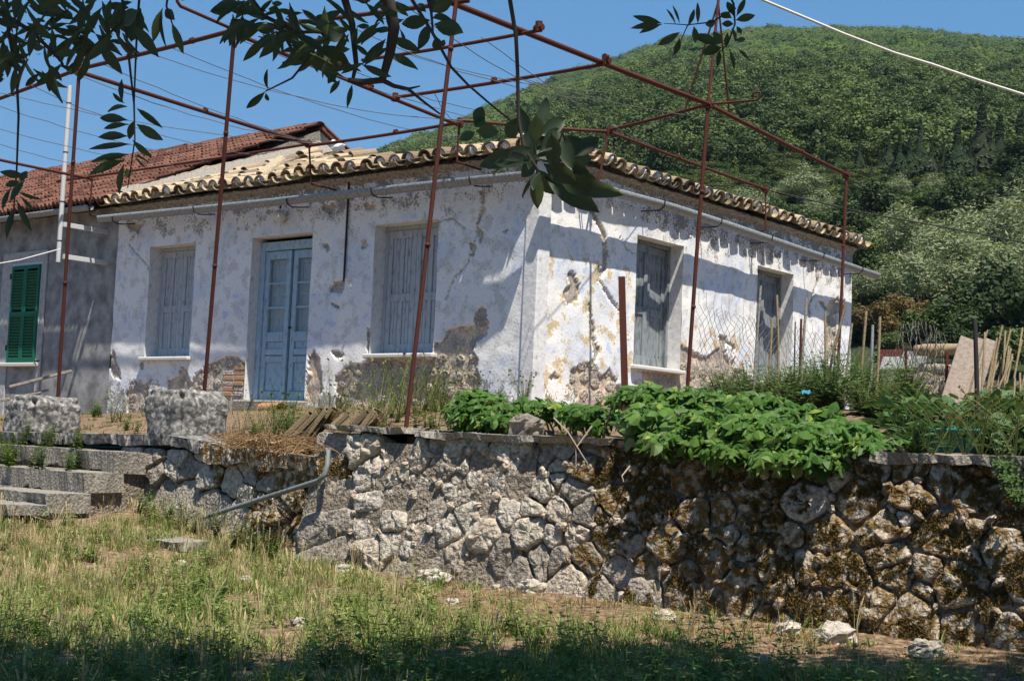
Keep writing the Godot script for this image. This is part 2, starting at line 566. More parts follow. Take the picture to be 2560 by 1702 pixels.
# ---------------------------------------------------------------- the house
# crops of the photograph that outlines were traced in: [left, top, scale]
const CROP4 := [0.0, 500.0, 0.38265]
const CROP5 := [800.0, 500.0, 0.38265]
const CROP6 := [1660.0, 500.0, 0.38265]
func traced(crop: Array, pts: Array, front: bool) -> PackedVector2Array:
	var out := PackedVector2Array()
	for q in pts:
		var u: float = crop[0] + q[0] * crop[2]
		var v: float = crop[1] + q[1] * crop[2]
		var h := hit(u, v, 2, 0.0) if front else hit(u, v, 0, 0.0)
		out.append(Vector2(-h.x if front else -h.z, h.y))
	return out
const WALL_LOW := -0.5
const WALL_TOP := 2.88
const WALL_PX := 150.0
# openings: [from, to, bottom, top] along the wall
const FRONT_OPEN := [[6.22, 7.28, 0.567, 2.188], [3.774, 4.988, -0.03, 2.179], [1.54, 2.62, 0.567, 2.188]]
const SIDE_OPEN := [[1.976, 3.04, 0.567, 2.188], [4.974, 6.035, 0.567, 2.188]]
func wall_point(front: bool, s: float, y: float, off: float) -> Vector3:
	return Vector3(-s, y, off) if front else Vector3(off, y, -s)

func wall_mesh(front: bool, length: float, open: Array, peeled: Array, cracks: Array, sd: int) -> ArrayMesh:
	var w := int(length * WALL_PX)
	var h := int((WALL_TOP - WALL_LOW) * WALL_PX)
	var big := noise(sd, 0.006, 4).get_image(w, h).get_data()
	var mid := noise(sd + 1, 0.022, 4).get_image(w, h).get_data()
	var fine := noise(sd + 2, 0.16, 3).get_image(w, h).get_data()
	var drip_n := noise(sd + 3, 0.05, 3)
	var drip := PackedByteArray()
	drip.resize(w)
	for x in w: drip[x] = int(clampf(128.0 + 127.0 * drip_n.get_noise_1d(x), 0, 255))
	# where the plaster is off: 0 whole, up to 255 bare
	var bare := PackedByteArray()
	bare.resize(w * h)
	for poly in peeled:
		var lo := Vector2(1e9, 1e9)
		var hi := Vector2(-1e9, -1e9)
		for q in poly:
			lo = lo.min(q); hi = hi.max(q)
		for j in range(maxi(0, int((WALL_TOP - hi.y - 0.05) * WALL_PX)), mini(h, int((WALL_TOP - lo.y + 0.05) * WALL_PX))):
			for i in range(maxi(0, int((lo.x - 0.05) * WALL_PX)), mini(w, int((hi.x + 0.05) * WALL_PX))):
				var k := j * w + i
				var q := Vector2(i / WALL_PX + (mid[k] - 128) * 0.00035 + (fine[k] - 128) * 0.00012, WALL_TOP - j / WALL_PX + (mid[(k + 4000) % (w * h)] - 128) * 0.00035)
				if Geometry2D.is_point_in_polygon(q, poly): bare[k] = 255
	for cr in cracks:                                     # [points, half width]
		var pts: PackedVector2Array = cr[0]
		var hw: float = cr[1]
		for a in pts.size() - 1:
			var n := int(pts[a].distance_to(pts[a + 1]) * WALL_PX) + 1
			for t in n:
				var c := pts[a].lerp(pts[a + 1], float(t) / n)
				var jag := drip_n.get_noise_2d(c.y * 900.0, c.x * 300.0) * 0.03
				var rr := hw * (0.7 + 0.5 * absf(drip_n.get_noise_1d(c.y * 700.0 + 50.0)))
				var r := int(rr * WALL_PX)
				var ci := int((c.x + jag) * WALL_PX)
				var cj := int((WALL_TOP - c.y) * WALL_PX)
				for dj in range(-1, 2):
					for di in range(-r, r + 1):
						if ci + di >= 0 and ci + di < w and cj + dj >= 0 and cj + dj < h: bare[(cj + dj) * w + ci + di] = 255
	var px := PackedByteArray()
	px.resize(w * h * 3)
	for j in h:
		var y := WALL_TOP - j / WALL_PX
		for i in w:
			var k := j * w + i
			var b := big[k]
			var m := mid[k]
			var f := fine[k]
			var r := 236.0
			var g := 235.0
			var u := 232.0
			if bare[k] > 0:
				var e := 176.0 + (m - 128) * 0.30 + (f - 128) * 0.35
				r = e; g = e * 0.94; u = e * 0.87
				if m > 150: r += 14.0; g += 4.0; u -= 6.0
			else:
				# thin blue wash showing through the white
				var blue := clampf((b - 118 + (m - 128) * 0.4) / 70.0, 0.0, 1.0) * 0.30
				if m > 190 and b > 134: blue = 0.65
				r = lerpf(r, 176.0, blue); g = lerpf(g, 192.0, blue); u = lerpf(u, 222.0, blue)
				if not front and y < 1.75 and i < int(2.4 * WALL_PX) and m + (f - 128) * 0.5 + (b - 128) * 0.5 < 84:   # ochre coats under the white
					r = 228.0; g = 206.0; u = 166.0
				if not front and y < 1.2 and i > int(2.9 * WALL_PX) and i < int(5.0 * WALL_PX) and m + (f - 128) * 0.4 < 76:
					r = 224.0; g = 196.0; u = 152.0
				# grey grime and black mould in grains, thickest under the eave
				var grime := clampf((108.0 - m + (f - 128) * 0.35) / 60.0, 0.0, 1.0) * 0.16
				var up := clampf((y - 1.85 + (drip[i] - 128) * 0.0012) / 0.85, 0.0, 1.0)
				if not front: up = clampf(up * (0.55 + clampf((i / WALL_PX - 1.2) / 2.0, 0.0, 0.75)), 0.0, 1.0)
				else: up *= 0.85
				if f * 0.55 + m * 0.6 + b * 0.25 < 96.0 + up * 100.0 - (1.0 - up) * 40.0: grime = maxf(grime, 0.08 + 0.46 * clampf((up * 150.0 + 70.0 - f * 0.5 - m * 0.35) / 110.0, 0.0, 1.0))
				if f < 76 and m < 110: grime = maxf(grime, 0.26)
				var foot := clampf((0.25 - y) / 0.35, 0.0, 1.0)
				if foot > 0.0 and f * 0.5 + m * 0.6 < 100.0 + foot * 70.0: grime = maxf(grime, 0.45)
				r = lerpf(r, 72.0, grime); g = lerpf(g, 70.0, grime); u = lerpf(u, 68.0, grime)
				var wv := (f - 128) * 0.10
				r += wv; g += wv; u += wv
			px[k * 3] = int(clampf(r, 0, 255)); px[k * 3 + 1] = int(clampf(g, 0, 255)); px[k * 3 + 2] = int(clampf(u, 0, 255))
	var m := mat("plaster_front" if front else "plaster_side", Color.WHITE, 0.95)
	m.albedo_texture = ImageTexture.create_from_image(Image.create_from_data(w, h, false, Image.FORMAT_RGB8, px))
	m.texture_repeat = false
	m.heightmap_enabled = true
	m.heightmap_scale = 0.22
	var relief := Image.create_from_data(w, h, false, Image.FORMAT_L8, fine)
	m.heightmap_texture = ImageTexture.create_from_image(relief)
	# the sheet itself, stepped back where the plaster is gone
	var cuts := [0.0, length]
	var lifts := [WALL_LOW, WALL_TOP]
	for o in open:
		cuts.append_array([o[0], o[1]]); lifts.append_array([o[2], o[3]])
	cuts = unique(cuts); lifts = unique(lifts)
	var ss := refine(cuts, 0.024)
	var ys := refine(lifts, 0.024)
	var mb := MB.new()
	var edge := noise(sd + 9, 1.3, 3)
	for y in ys:
		for s in ss:
			var i := clampi(int(s * WALL_PX), 0, w - 1)
			var j := clampi(int((WALL_TOP - y) * WALL_PX), 0, h - 1)
			var off := edge.get_noise_2d(s, y) * 0.012
			if bare[j * w + i] > 0: off -= 0.026 + 0.012 * (mid[j * w + i] - 128) / 128.0
			mb.p(wall_point(front, s, y, off))
			mb.uv.append(Vector2(s / length, (WALL_TOP - y) / (WALL_TOP - WALL_LOW)))
	var n := ss.size()
	for j in ys.size() - 1:
		for i in n - 1:
			var cs: float = (ss[i] + ss[i + 1]) / 2.0
			var cy: float = (ys[j] + ys[j + 1]) / 2.0
			var solid := true
			for o in open:
				if cs > o[0] and cs < o[1] and cy > o[2] and cy < o[3]: solid = false
			if solid:
				var k := j * n + i
				if front: mb.quad(k, k + n, k + n + 1, k + 1)
				else: mb.quad(k, k + 1, k + n + 1, k + n)
	return mb.done(m, true)
func unique(a: Array) -> Array:
	a.sort()
	var r := []
	for q in a:
		if r.is_empty() or absf(q - r[-1]) > 1e-4: r.append(q)
	return r
func refine(a: Array, step: float) -> Array:
	var r := [a[0]]
	for i in a.size() - 1:
		var n := maxi(1, int(round((a[i + 1] - a[i]) / step)))
		for k in range(1, n + 1): r.append(lerpf(a[i], a[i + 1], float(k) / n))
	return r

# a leaf of joinery: a frame with sunk panels. w x h, lower left corner at 0, facing +z
func frame_leaf(w: float, h: float, t: float, stile: float, rails: Array, m: Material, parent: Node3D, at: Transform3D, called: String, panel_called: String, panel: Material, middle := 0.0, board := 0.0) -> MeshInstance3D:
	var b := MB.new()
	b.cbox(Vector3(0, 0, -t), Vector3(stile, h, 0), 0.004)
	b.cbox(Vector3(w - stile, 0, -t), Vector3(w, h, 0), 0.004)
	for q in rails: b.cbox(Vector3(stile, q[0], -t + 0.001), Vector3(w - stile, q[1], -0.002), 0.004)
	if middle > 0.0: b.cbox(Vector3(w / 2 - middle / 2, 0.01, -t + 0.002), Vector3(w / 2 + middle / 2, h - 0.01, -0.003), 0.004)
	var o := part(called, b.done(m), parent, at)
	for i in rails.size() - 1:
		var lo: float = rails[i][1]
		var hi: float = rails[i + 1][0]
		var bays := [[stile, w - stile]] if middle <= 0.0 else [[stile, w / 2 - middle / 2], [w / 2 + middle / 2, w - stile]]
		for bay in bays:
			var p := MB.new()
			if board > 0.0:
				var x: float = bay[0]
				while x < bay[1] - 0.01:
					var e := minf(x + board, bay[1])
					p.cbox(Vector3(x + 0.002, lo, -t + 0.004), Vector3(e - 0.002, hi, -t * 0.45), 0.004)
					x = e
			else:
				p.cbox(Vector3(bay[0], lo, -t + 0.004), Vector3(bay[1], hi, -t * 0.6), 0.01)
			part(panel_called, p.done(panel), o)
	return o

func window_parts(house: Node3D, front: bool, o: Array, old: bool, sd: int) -> void:
	# local frame: x along the wall to the viewer's right, y up, z out of the wall; origin at the opening's lower corner on the viewer's left
	var s0: float = o[1] if front else o[0]
	var base := Transform3D(Basis() if front else Basis(Vector3.UP, PI / 2), wall_point(front, s0, o[2], 0.0))
	var w: float = o[1] - o[0]
	var h: float = o[3] - o[2]
	var d := 0.27
	var b := MB.new()                                    # plastered reveal
	b.face(Vector3(0, 0, 0.0), Vector3(0, 0, -d), Vector3(0, h, -d), Vector3(0, h, 0.0))
	b.face(Vector3(w, 0, -d), Vector3(w, 0, 0.0), Vector3(w, h, 0.0), Vector3(w, h, -d))
	b.face(Vector3(0, h, -d), Vector3(w, h, -d), Vector3(w, h, 0.0), Vector3(0, h, 0.0))
	part("window_reveal", b.done(mats["reveal"]), house, base)
	var p: Material = mats["old_shutter_paint"] if old else mats["shutter_paint"]
	b = MB.new()
	for q in [[0.0, 0.045, 0.0, h - 0.05], [w - 0.045, w, 0.0, h - 0.05], [0.0, w, h - 0.05, h]]:
		b.cbox(Vector3(q[0] + 0.001, q[2], -d + 0.01), Vector3(q[1] - 0.001, q[3] - 0.001, -d + 0.075), 0.005)
	var fr := part("window_frame", b.done(p), house, base)
	var lw := (w - 0.1) / 2.0
	var lh := h - 0.075
	for k in 2:
		var at := Transform3D(Basis(), Vector3(0.048 + k * (lw + 0.004), 0.02, -d + 0.07))
		if old:                                            # loose leaves, one pushed back
			at = Transform3D(Basis(Vector3.UP, (-0.05 if k == 0 else 0.09)), Vector3(0.048 + k * (lw + 0.03), 0.02, -d + (0.075 if k == 0 else 0.06)))
		frame_leaf(lw - (0.012 if old else 0.0), lh, 0.04, 0.075, [[0.0, 0.12], [lh * 0.42, lh * 0.42 + 0.1], [lh - 0.1, lh]], p, house, base * at, "shutter", "panel", p, 0.06 if not old else 0.0, 0.075 if old else 0.055)
	b = MB.new()
	b.cbox(Vector3(-0.05, -0.055, -d), Vector3(w + 0.05, -0.001, 0.075), 0.012)
	part("window_sill", b.done(mats["marble"]), house, base)

func roof_y(x: float, z: float) -> float:               # height of the roof over a point, lower and flatter towards the corner
	var d := minf(0.26 - z, 0.26 - x)
	d = minf(d, z + 8.2)
	var pitch := lerpf(0.375, 0.235, smoothstep(0.0, 1.0, clampf((x + 8.0) / 4.5, 0.0, 1.0)))
	return 2.86 + d * pitch + bumps.get_noise_2d(x * 40.0, z * 40.0) * 0.05

func barrel(r0: float, r1: float, length: float, thick: float, m: Material, col := Color.WHITE) -> ArrayMesh:
	var b := MB.new()
	var n := 8
	for e in 2:
		for lay in 2:
			for i in n + 1:
				var g := PI * i / n
				var r := (r0 if e == 0 else r1) - (thick if lay == 1 else 0.0)
				b.p(Vector3(cos(g) * r, sin(g) * r * 0.85, -length * e))
	var q := n + 1
	for i in n:
		b.quad(i + 1, i, 2 * q + i, 2 * q + i + 1)          # outside
		b.quad(q + i, q + i + 1, 3 * q + i + 1, 3 * q + i)  # inside
		b.quad(i, i + 1, q + i + 1, q + i)                  # lower end
		b.quad(2 * q + i + 1, 2 * q + i, 3 * q + i, 3 * q + i + 1)
	for k in [0, n]:
		b.quad(k, 2 * q + k, 3 * q + k, q + k)
	b.paint(0, col)
	return b.done(m)

func build_house() -> void:
	var rv := grain("reveal", 71, 0.02, [[0.0, lin(.40, .40, .41)], [0.3, lin(.66, .66, .66)], [1.0, lin(.80, .79, .78)]], 0.9, 0.3)
	rv.roughness = 0.95
	grain("eave_plaster", 73, 0.03, [[0.0, lin(.07, .06, .05)], [0.4, lin(.25, .215, .175)], [0.6, lin(.42, .385, .335)], [1.0, lin(.62, .59, .54)]], 1.3, 2.0)
	var house := thing("plastered_house", "derelict single storey house with peeling white and blue plaster and clay tile roof", "house")
	var C4 := func(a): return traced(CROP4, a, true)
	var C5 := func(a): return traced(CROP5, a, true)
	var C5s := func(a): return traced(CROP5, a, false)
	var C6s := func(a): return traced(CROP6, a, false)
	var peeled := [
		C4.call([[1250, 1190], [1290, 1130], [1390, 1060], [1500, 1005], [1560, 1030], [1590, 1070], [1655, 1050], [1640, 1400], [1250, 1400]]),
		C4.call([[820, 1240], [870, 1180], [930, 1210], [970, 1190], [960, 1290], [930, 1430], [830, 1400]]),
		C4.call([[705, 1080], [735, 975], [760, 1050], [780, 1130], [780, 1190], [730, 1130]]),
		C4.call([[1090, 1190], [1165, 1150], [1170, 1110], [1200, 1085], [1225, 1110], [1225, 1160], [1250, 1200], [1200, 1300], [1090, 1300]]),
		C4.call([[2020, 1040], [2055, 980], [2080, 1010], [2085, 1110], [2110, 1160], [2080, 1330], [1990, 1330]]),
		C4.call([[2090, 50], [2120, 30], [2180, 15], [2195, 45], [2165, 90], [2130, 80]]),
		C4.call([[2160, 540], [2200, 530], [2250, 535], [2250, 590], [2210, 612], [2165, 600]]),
		C4.call([[2160, 685], [2225, 682], [2225, 700], [2162, 702]]),
		C4.call([[2165, 985], [2240, 990], [2230, 1020], [2180, 1030]]),
		C4.call([[2115, 310], [2140, 285], [2150, 320], [2130, 335]]),
		C4.call([[820, 160], [870, 145], [925, 165], [905, 215], [850, 205]]),
		C4.call([[910, 1070], [935, 1065], [935, 1095], [915, 1095]]),
		C5.call([[100, 1160], [200, 1080], [310, 1065], [310, 825], [350, 870], [415, 830], [420, 1040], [745, 1040], [745, 930], [800, 920], [840, 860], [900, 830], [1000, 820], [1020, 790], [1005, 760], [1050, 690], [1090, 700], [1090, 800], [1080, 880], [1030, 930], [1000, 990], [1030, 1080], [1050, 1150], [1040, 1200], [980, 1280], [760, 1380], [100, 1380]]),
		C5.call([[275, 20], [340, 15], [350, 60], [290, 65]]),
		C5.call([[265, 270], [290, 255], [300, 300], [275, 318]]),
		C5.call([[1190, 195], [1235, 175], [1215, 210]]),
		C5.call([[1050, 0], [1075, 60], [1030, 180], [1070, 225], [1040, 295], [1012, 210]]),
		C5.call([[985, 280], [1020, 310], [1000, 385], [975, 370]])]
	var cracks := [[C5.call([[985, 370], [950, 430], [870, 510], [820, 650]]), 0.006], [C5.call([[1055, -60], [1060, 20]]), 0.03], [C5.call([[1020, 230], [1000, 300]]), 0.008],
		[C5.call([[780, 140], [860, 120], [950, 190]]), 0.005], [C4.call([[840, 290], [900, 360], [960, 430], [975, 470]]), 0.006]]
	part("front_wall", wall_mesh(true, 8.12, FRONT_OPEN, peeled, cracks, 200), house)
	var side_peeled := [
		C5s.call([[1690, 1330], [1630, 1190], [1640, 1120], [1720, 1060], [1760, 1060], [1800, 1020], [1760, 800], [1775, 760], [1800, 900], [1820, 990], [1800, 1070], [1830, 1150], [1870, 1130], [1890, 1105], [1920, 1150], [1960, 1220], [2010, 1260], [2010, 1380], [1700, 1380]]),
		C5s.call([[1580, 640], [1600, 590], [1640, 560], [1615, 470], [1640, 450], [1665, 480], [1670, 530], [1710, 580], [1690, 640], [1620, 690]]),
		C5s.call([[1500, 1150], [1540, 1130], [1550, 1160], [1520, 1180]]),
		C6s.call([[-20, 950], [30, 945], [100, 960], [170, 970], [200, 1000], [280, 1030], [330, 980], [360, 960], [370, 890], [410, 900], [400, 960], [420, 1040], [440, 1060], [470, 1030], [470, 1090], [520, 1140], [580, 1170], [560, 1350], [-140, 1350], [-140, 1120], [-20, 1110]]),
		C6s.call([[1060, 770], [1100, 740], [1140, 760], [1130, 860], [1120, 1060], [1050, 1060]]),
		C6s.call([[1010, 650], [1050, 660], [1060, 710], [1110, 640], [1190, 660], [1190, 720], [1100, 750], [1040, 700]])]
	var side_cracks := [[C5s.call([[1735, 0], [1800, 110], [1855, 220], [1868, 330], [1860, 440], [1830, 500]]), 0.055], [C5s.call([[1820, 420], [1825, 520], [1870, 600], [1930, 690], [1960, 720]]), 0.018],
		[C5s.call([[1760, 670], [1765, 720], [1770, 770]]), 0.006], [C6s.call([[440, 1040], [460, 960], [400, 920]]), 0.03], [C6s.call([[995, 420], [1000, 560], [950, 700], [955, 770]]), 0.022], [C5s.call([[1960, 240], [2010, 320], [2060, 350]]), 0.006]]
	part("side_wall", wall_mesh(false, 7.95, SIDE_OPEN, side_peeled, side_cracks, 300), house)
	var b := MB.new()                                       # the two walls that face away, and the floor of the roof space
	b.box(Vector3(-8.1, -0.5, -7.94), Vector3(-0.3, 2.8, -7.64))
	b.box(Vector3(-8.11, -0.5, -7.94), Vector3(-7.8, 2.8, -0.32))
	part("rear_wall", b.done(mats["reveal"]), house)
	b = MB.new()
	b.box(Vector3(-8.0, 2.70, -7.8), Vector3(-0.14, 2.78, -0.14))
	part("ceiling", b.done(mats["grey_wood"]), house)
	# corner strips of plaster
	b = MB.new()
	b.cbox(Vector3(-0.17, -0.4, 0.004), Vector3(0.017, 2.86, 0.020), 0.006)
	b.cbox(Vector3(0.006, -0.4, -0.20), Vector3(0.022, 2.86, 0.0195), 0.006)
	part("corner_strip", b.done(mats["reveal"]), house)
	for o in [FRONT_OPEN[0], FRONT_OPEN[2]]: window_parts(house, true, o, false, 1)
	for o in SIDE_OPEN: window_parts(house, false, o, true, 2)
	build_door(house)
	# rubble showing where the plaster fell
	var g := RandomNumberGenerator.new()
	g.seed = 5
	for zone in [[true, peeled[12], 46, -0.2, 0.52], [true, peeled[0], 14, -0.1, 0.5], [true, peeled[1], 6, -0.2, 0.5], [false, side_peeled[0], 22, -0.15, 0.6], [false, side_peeled[3], 40, -0.2, 0.62], [false, side_peeled[4], 12, 0.3, 1.6]]:
		var poly: PackedVector2Array = zone[1]
		var spots := []
		var tries := 0
		while spots.size() < zone[2] and tries < 4000:
			tries += 1
			var lo := Vector2(1e9, 1e9)
			var hi := Vector2(-1e9, -1e9)
			for q in poly:
				lo = lo.min(q); hi = hi.max(q)
			var q := Vector2(g.randf_range(lo.x, hi.x), g.randf_range(maxf(lo.y, zone[3]), minf(hi.y, zone[4])))
			if not Geometry2D.is_point_in_polygon(q, poly): continue
			var ok := true
			for s in spots:
				if absf(s.x - q.x) < 0.20 and absf(s.y - q.y) < 0.14: ok = false
			for o in (FRONT_OPEN if zone[0] else SIDE_OPEN):
				if q.x > o[0] - 0.1 and q.x < o[1] + 0.1 and q.y > o[2] - 0.13 and q.y < o[3]: ok = false
			if zone[0] and q.x > 4.95 and q.x < 5.5 and q.y < 0.42: ok = false
			if ok: spots.append(q)
		for s in spots:
			var w := g.randf_range(0.085, 0.13)
			var shape := PackedVector2Array()
			for k in 7:
				var a := TAU * k / 7.0
				shape.append(Vector2(cos(a) * w * g.randf_range(0.8, 1.15), sin(a) * w * 0.66 * g.randf_range(0.8, 1.15)))
			var tone := g.randf_range(0.75, 1.05)
			var st := stone_mesh(shape, 0.05, 0.016, int(g.randi() % 9999), mats["limestone"], Color(tone * 1.06, tone, tone * 0.93), 14)
			part("rubble_stone", st, house, Transform3D(Basis() if zone[0] else Basis(Vector3.UP, PI / 2), wall_point(zone[0], s.x, s.y, -0.028)))
	var row := 0
	var yb := 0.02
	while row < 6:                                           # the brick pier beside the door
		var x := 5.0 + (0.0 if row % 2 else 0.02)
		for k in 2:
			if not (row == 5 and k == 1):
				b = MB.new()
				b.cbox(Vector3(-0.105, 0, -0.05), Vector3(0.105, 0.055, 0.012), 0.006)
				var at := Transform3D(Basis(Vector3.FORWARD, g.randf_range(-0.03, 0.03)), Vector3(-(x + 0.12 + k * 0.235), yb, -0.026 + g.randf_range(-0.006, 0.008)))
				part("brick", b.done(mats["brick_clay"] if g.randf() < 0.6 else mats["limestone"]), house, at)
		row += 1
		yb += 0.072
	# --- roof
	var deck := MB.new()
	var xs := steps(-8.1, 0.16, 40)
	var zs := steps(-8.1, 0.16, 40)
	for z in zs:
		for x in xs: deck.p(Vector3(x, roof_y(x, z) - 0.045, z))
	for j in zs.size() - 1:
		for i in xs.size() - 1:
			var k: int = j * xs.size() + i
			deck.quad(k, k + xs.size(), k + xs.size() + 1, k + 1)
	part("roof_deck", deck.done(mats["mortar"], true), house)
	# the rough corbelled course under the tiles
	for side in 2:
		b = MB.new()
		var nn := noise(600 + side, 2.2, 4)
		var len_: float = 8.12 if side == 0 else 7.98
		var segs := 130
		for i in segs + 1:
			var s := len_ * i / segs
			for q in [[0.0, 2.725], [0.008, 2.755], [0.03, 2.785], [0.07, 2.81], [0.13, 2.83], [0.0, 2.84]]:
				var off: float = q[0] + 0.004 + (0.045 * nn.get_noise_2d(s * 2.0, q[1] * 3.0) if q[0] > 0.0 else -0.02)
				b.p(wall_point(side == 0, s - (0.16 if i == 0 else 0.0), q[1] + 0.02 * nn.get_noise_2d(s * 3.0 + 9.0, q[1]), off))
		for i in segs:
			for k in 5:
				var a := i * 6 + k
				if side == 0: b.quad(a, a + 1, a + 7, a + 6)
				else: b.quad(a, a + 6, a + 7, a + 1)
		part("eave_course", b.done(mats["eave_plaster"], true), house)
	var cover := []
	var pan := []
	for k in 4:
		var tone: Color = [Color(1.0, 0.96, 0.88), Color(0.66, 0.60, 0.53), Color(1.14, 1.06, 0.95), Color(0.48, 0.45, 0.42)][k]
		cover.append(barrel(0.108, 0.085, 0.44, 0.014, mats["clay_tile"], tone))
		pan.append(barrel(0.112, 0.092, 0.44, 0.014, mats["clay_tile"], tone * 0.95))
	var plug := rock_mesh(9, 0.062, mats["reveal"], 0.9, Color.WHITE, 6, 9)
	var rest_c := [[], [], [], []]
	var rest_p := [[], [], [], []]
	for side in 2:
		var cols := 33 if side == 0 else 32
		for k in cols:
			for j in 11:
				for kind in 2:
					var s := 0.06 + k * 0.25 + (0.125 if kind == 1 else 0.0)
					var up := j * 0.33
					var dd := 0.26 - up
					if s + 0.26 < up + 0.1: continue             # beyond the hip
					if side == 0 and s > 7.75 and j > 1: continue   # cement flashing against the taller gable
					var x := -s if side == 0 else dd
					var z := dd if side == 0 else -s
					var e := 0.05
					var y := roof_y(x, z)
					var dy := (roof_y(x - (e if side else 0.0), z - (0.0 if side else e)) - y) / e
					if j == 0: dy = 0.26
					var th := atan(clampf(dy, 0.12, 0.5)) + g.randf_range(-0.03, 0.03)
					var zz := Vector3(0, -sin(th), cos(th)) if side == 0 else Vector3(cos(th), -sin(th), 0)
					var yy := Vector3(0, cos(th), sin(th)) if side == 0 else Vector3(sin(th), cos(th), 0)
					var bs := Basis(yy.cross(zz), yy, zz)
					var lift := 0.040 if kind == 0 else 0.066
					if kind == 1: bs = bs * Basis(Vector3.BACK, PI)
					bs = bs * Basis(Vector3.UP, g.randf_range(-0.07, 0.07)) * Basis(Vector3.BACK, g.randf_range(-0.07, 0.07))
					if side == 0 and j > 1 and s > 4.6:           # slipped and broken
						if g.randf() < 0.42: continue
						bs = bs * Basis(Vector3.UP, g.randf_range(-0.35, 0.35)) * Basis(Vector3.BACK, g.randf_range(-0.3, 0.3))
					var at := Transform3D(bs, Vector3(x, y, z) + yy * (lift + g.randf_range(-0.008, 0.008)) + zz * (g.randf_range(-0.03, 0.03) + (0.045 if kind == 1 else 0.02) - (0.075 if side == 1 else 0.0)))
					var v := g.randi() % 4
					if j < 2 and side == 0 and k == 19 and j == 1: at = at * Transform3D(Basis(Vector3.RIGHT, 0.5), Vector3(0, 0.06, 0.1))
					if j < 2:
						part("cover_tile" if kind == 0 else "pan_tile", (cover if kind == 0 else pan)[v], house, at)
						if kind == 0 and j == 0 and g.randf() < 0.5:
							part("mortar_plug", plug, house, Transform3D(Basis(Vector3.UP, g.randf() * TAU), at.origin + yy * 0.025 - zz * 0.055))
					else: (rest_c if kind == 0 else rest_p)[v].append(at)
	for v in 4:
		swarm("upper_cover_tiles", cover[v], rest_c[v], [], house)
		swarm("upper_pan_tiles", pan[v], rest_p[v], [], house)
	# hip: a big round end tile and the ridge tiles behind it
	var hip := barrel(0.125, 0.11, 0.46, 0.016, mats["clay_tile"], Color(1.0, 0.8, 0.68))
	var hd := Vector3(1, -0.24, 1).normalized()
	for k in 9:
		var d := 0.2 - k * 0.27
		var up := Vector3.UP - hd * hd.y
		up = up.normalized()
		part("hip_tile", hip, house, Transform3D(Basis(up.cross(hd), up, hd), Vector3(d, roof_y(d, d) + 0.075, d)))
	# cement flashing against the neighbour, a fallen plank, a white lump of mortar
	b = MB.new()
	var nn2 := noise(640, 2.0, 4)
	for i in 41:
		var z := 0.1 - i * 0.1
		for k in 5:
			var x: float = [-8.09, -8.03, -7.95, -7.85, -7.72][k]
			b.p(Vector3(x + 0.06 * nn2.get_noise_2d(z * 3.0, k), roof_y(x, z) + [0.20, 0.16, 0.13, 0.10, 0.0][k] + 0.03 * nn2.get_noise_2d(z * 4.0, k * 2.0), z))
	for i in 40:
		for k in 4: b.quad(i * 5 + k, i * 5 + k + 1, i * 5 + k + 6, i * 5 + k + 5)
	part("cement_flashing", b.done(mats["concrete"], true), house)
	var pa := hit(608, 444, 2, -1.1)
	var pb := hit(730, 402, 2, -2.0)
	b = MB.new()
	b.cbox(Vector3(-0.07, -0.012, 0), Vector3(0.07, 0.012, pa.distance_to(pb)), 0.003, Transform3D(Basis.looking_at(pa - pb, Vector3.UP), pa + Vector3(0, 0.03, 0)))
	part("fallen_plank", b.done(mats["grey_wood"]), house)
	part("mortar_lump", rock_mesh(77, 0.17, mats["reveal"], 0.6), house, Transform3D(Basis(), Vector3(-8.0, 4.58, -4.2)))
	build_gutters(house)

func gutter(path: Array, r: float, called: String, parent: Node3D) -> void:
	var b := MB.new()
	var n := path.size()
	var q := 11
	for i in n:
		var d: Vector3 = (path[mini(i + 1, n - 1)] - path[maxi(i - 1, 0)])
		d.y = 0
		d = d.normalized()
		var a := Vector3(-d.z, 0, d.x)
		for lay in 2:
			for k in q:
				var g := PI * 0.9 + (PI * 1.2) * k / (q - 1.0)
				b.p(path[i] + (a * cos(g) + Vector3.UP * sin(g)) * (r - lay * 0.006))
	for i in n - 1:
		for k in q - 1:
			var s := i * q * 2 + k
			b.quad(s, s + 2 * q, s + 2 * q + 1, s + 1)
			b.quad(s + q, s + q + 1, s + 3 * q + 1, s + 3 * q)
		for k in [0, q - 1]:
			var s: int = i * q * 2 + k
			b.quad(s, s + 2 * q, s + 3 * q, s + q)
	for i in [0, n - 1]:
		for k in q - 1:
			var s: int = i * q * 2 + k
			b.quad(s, s + q, s + q + 1, s + 1)
	part(called, b.done(mats["zinc"], true), parent)

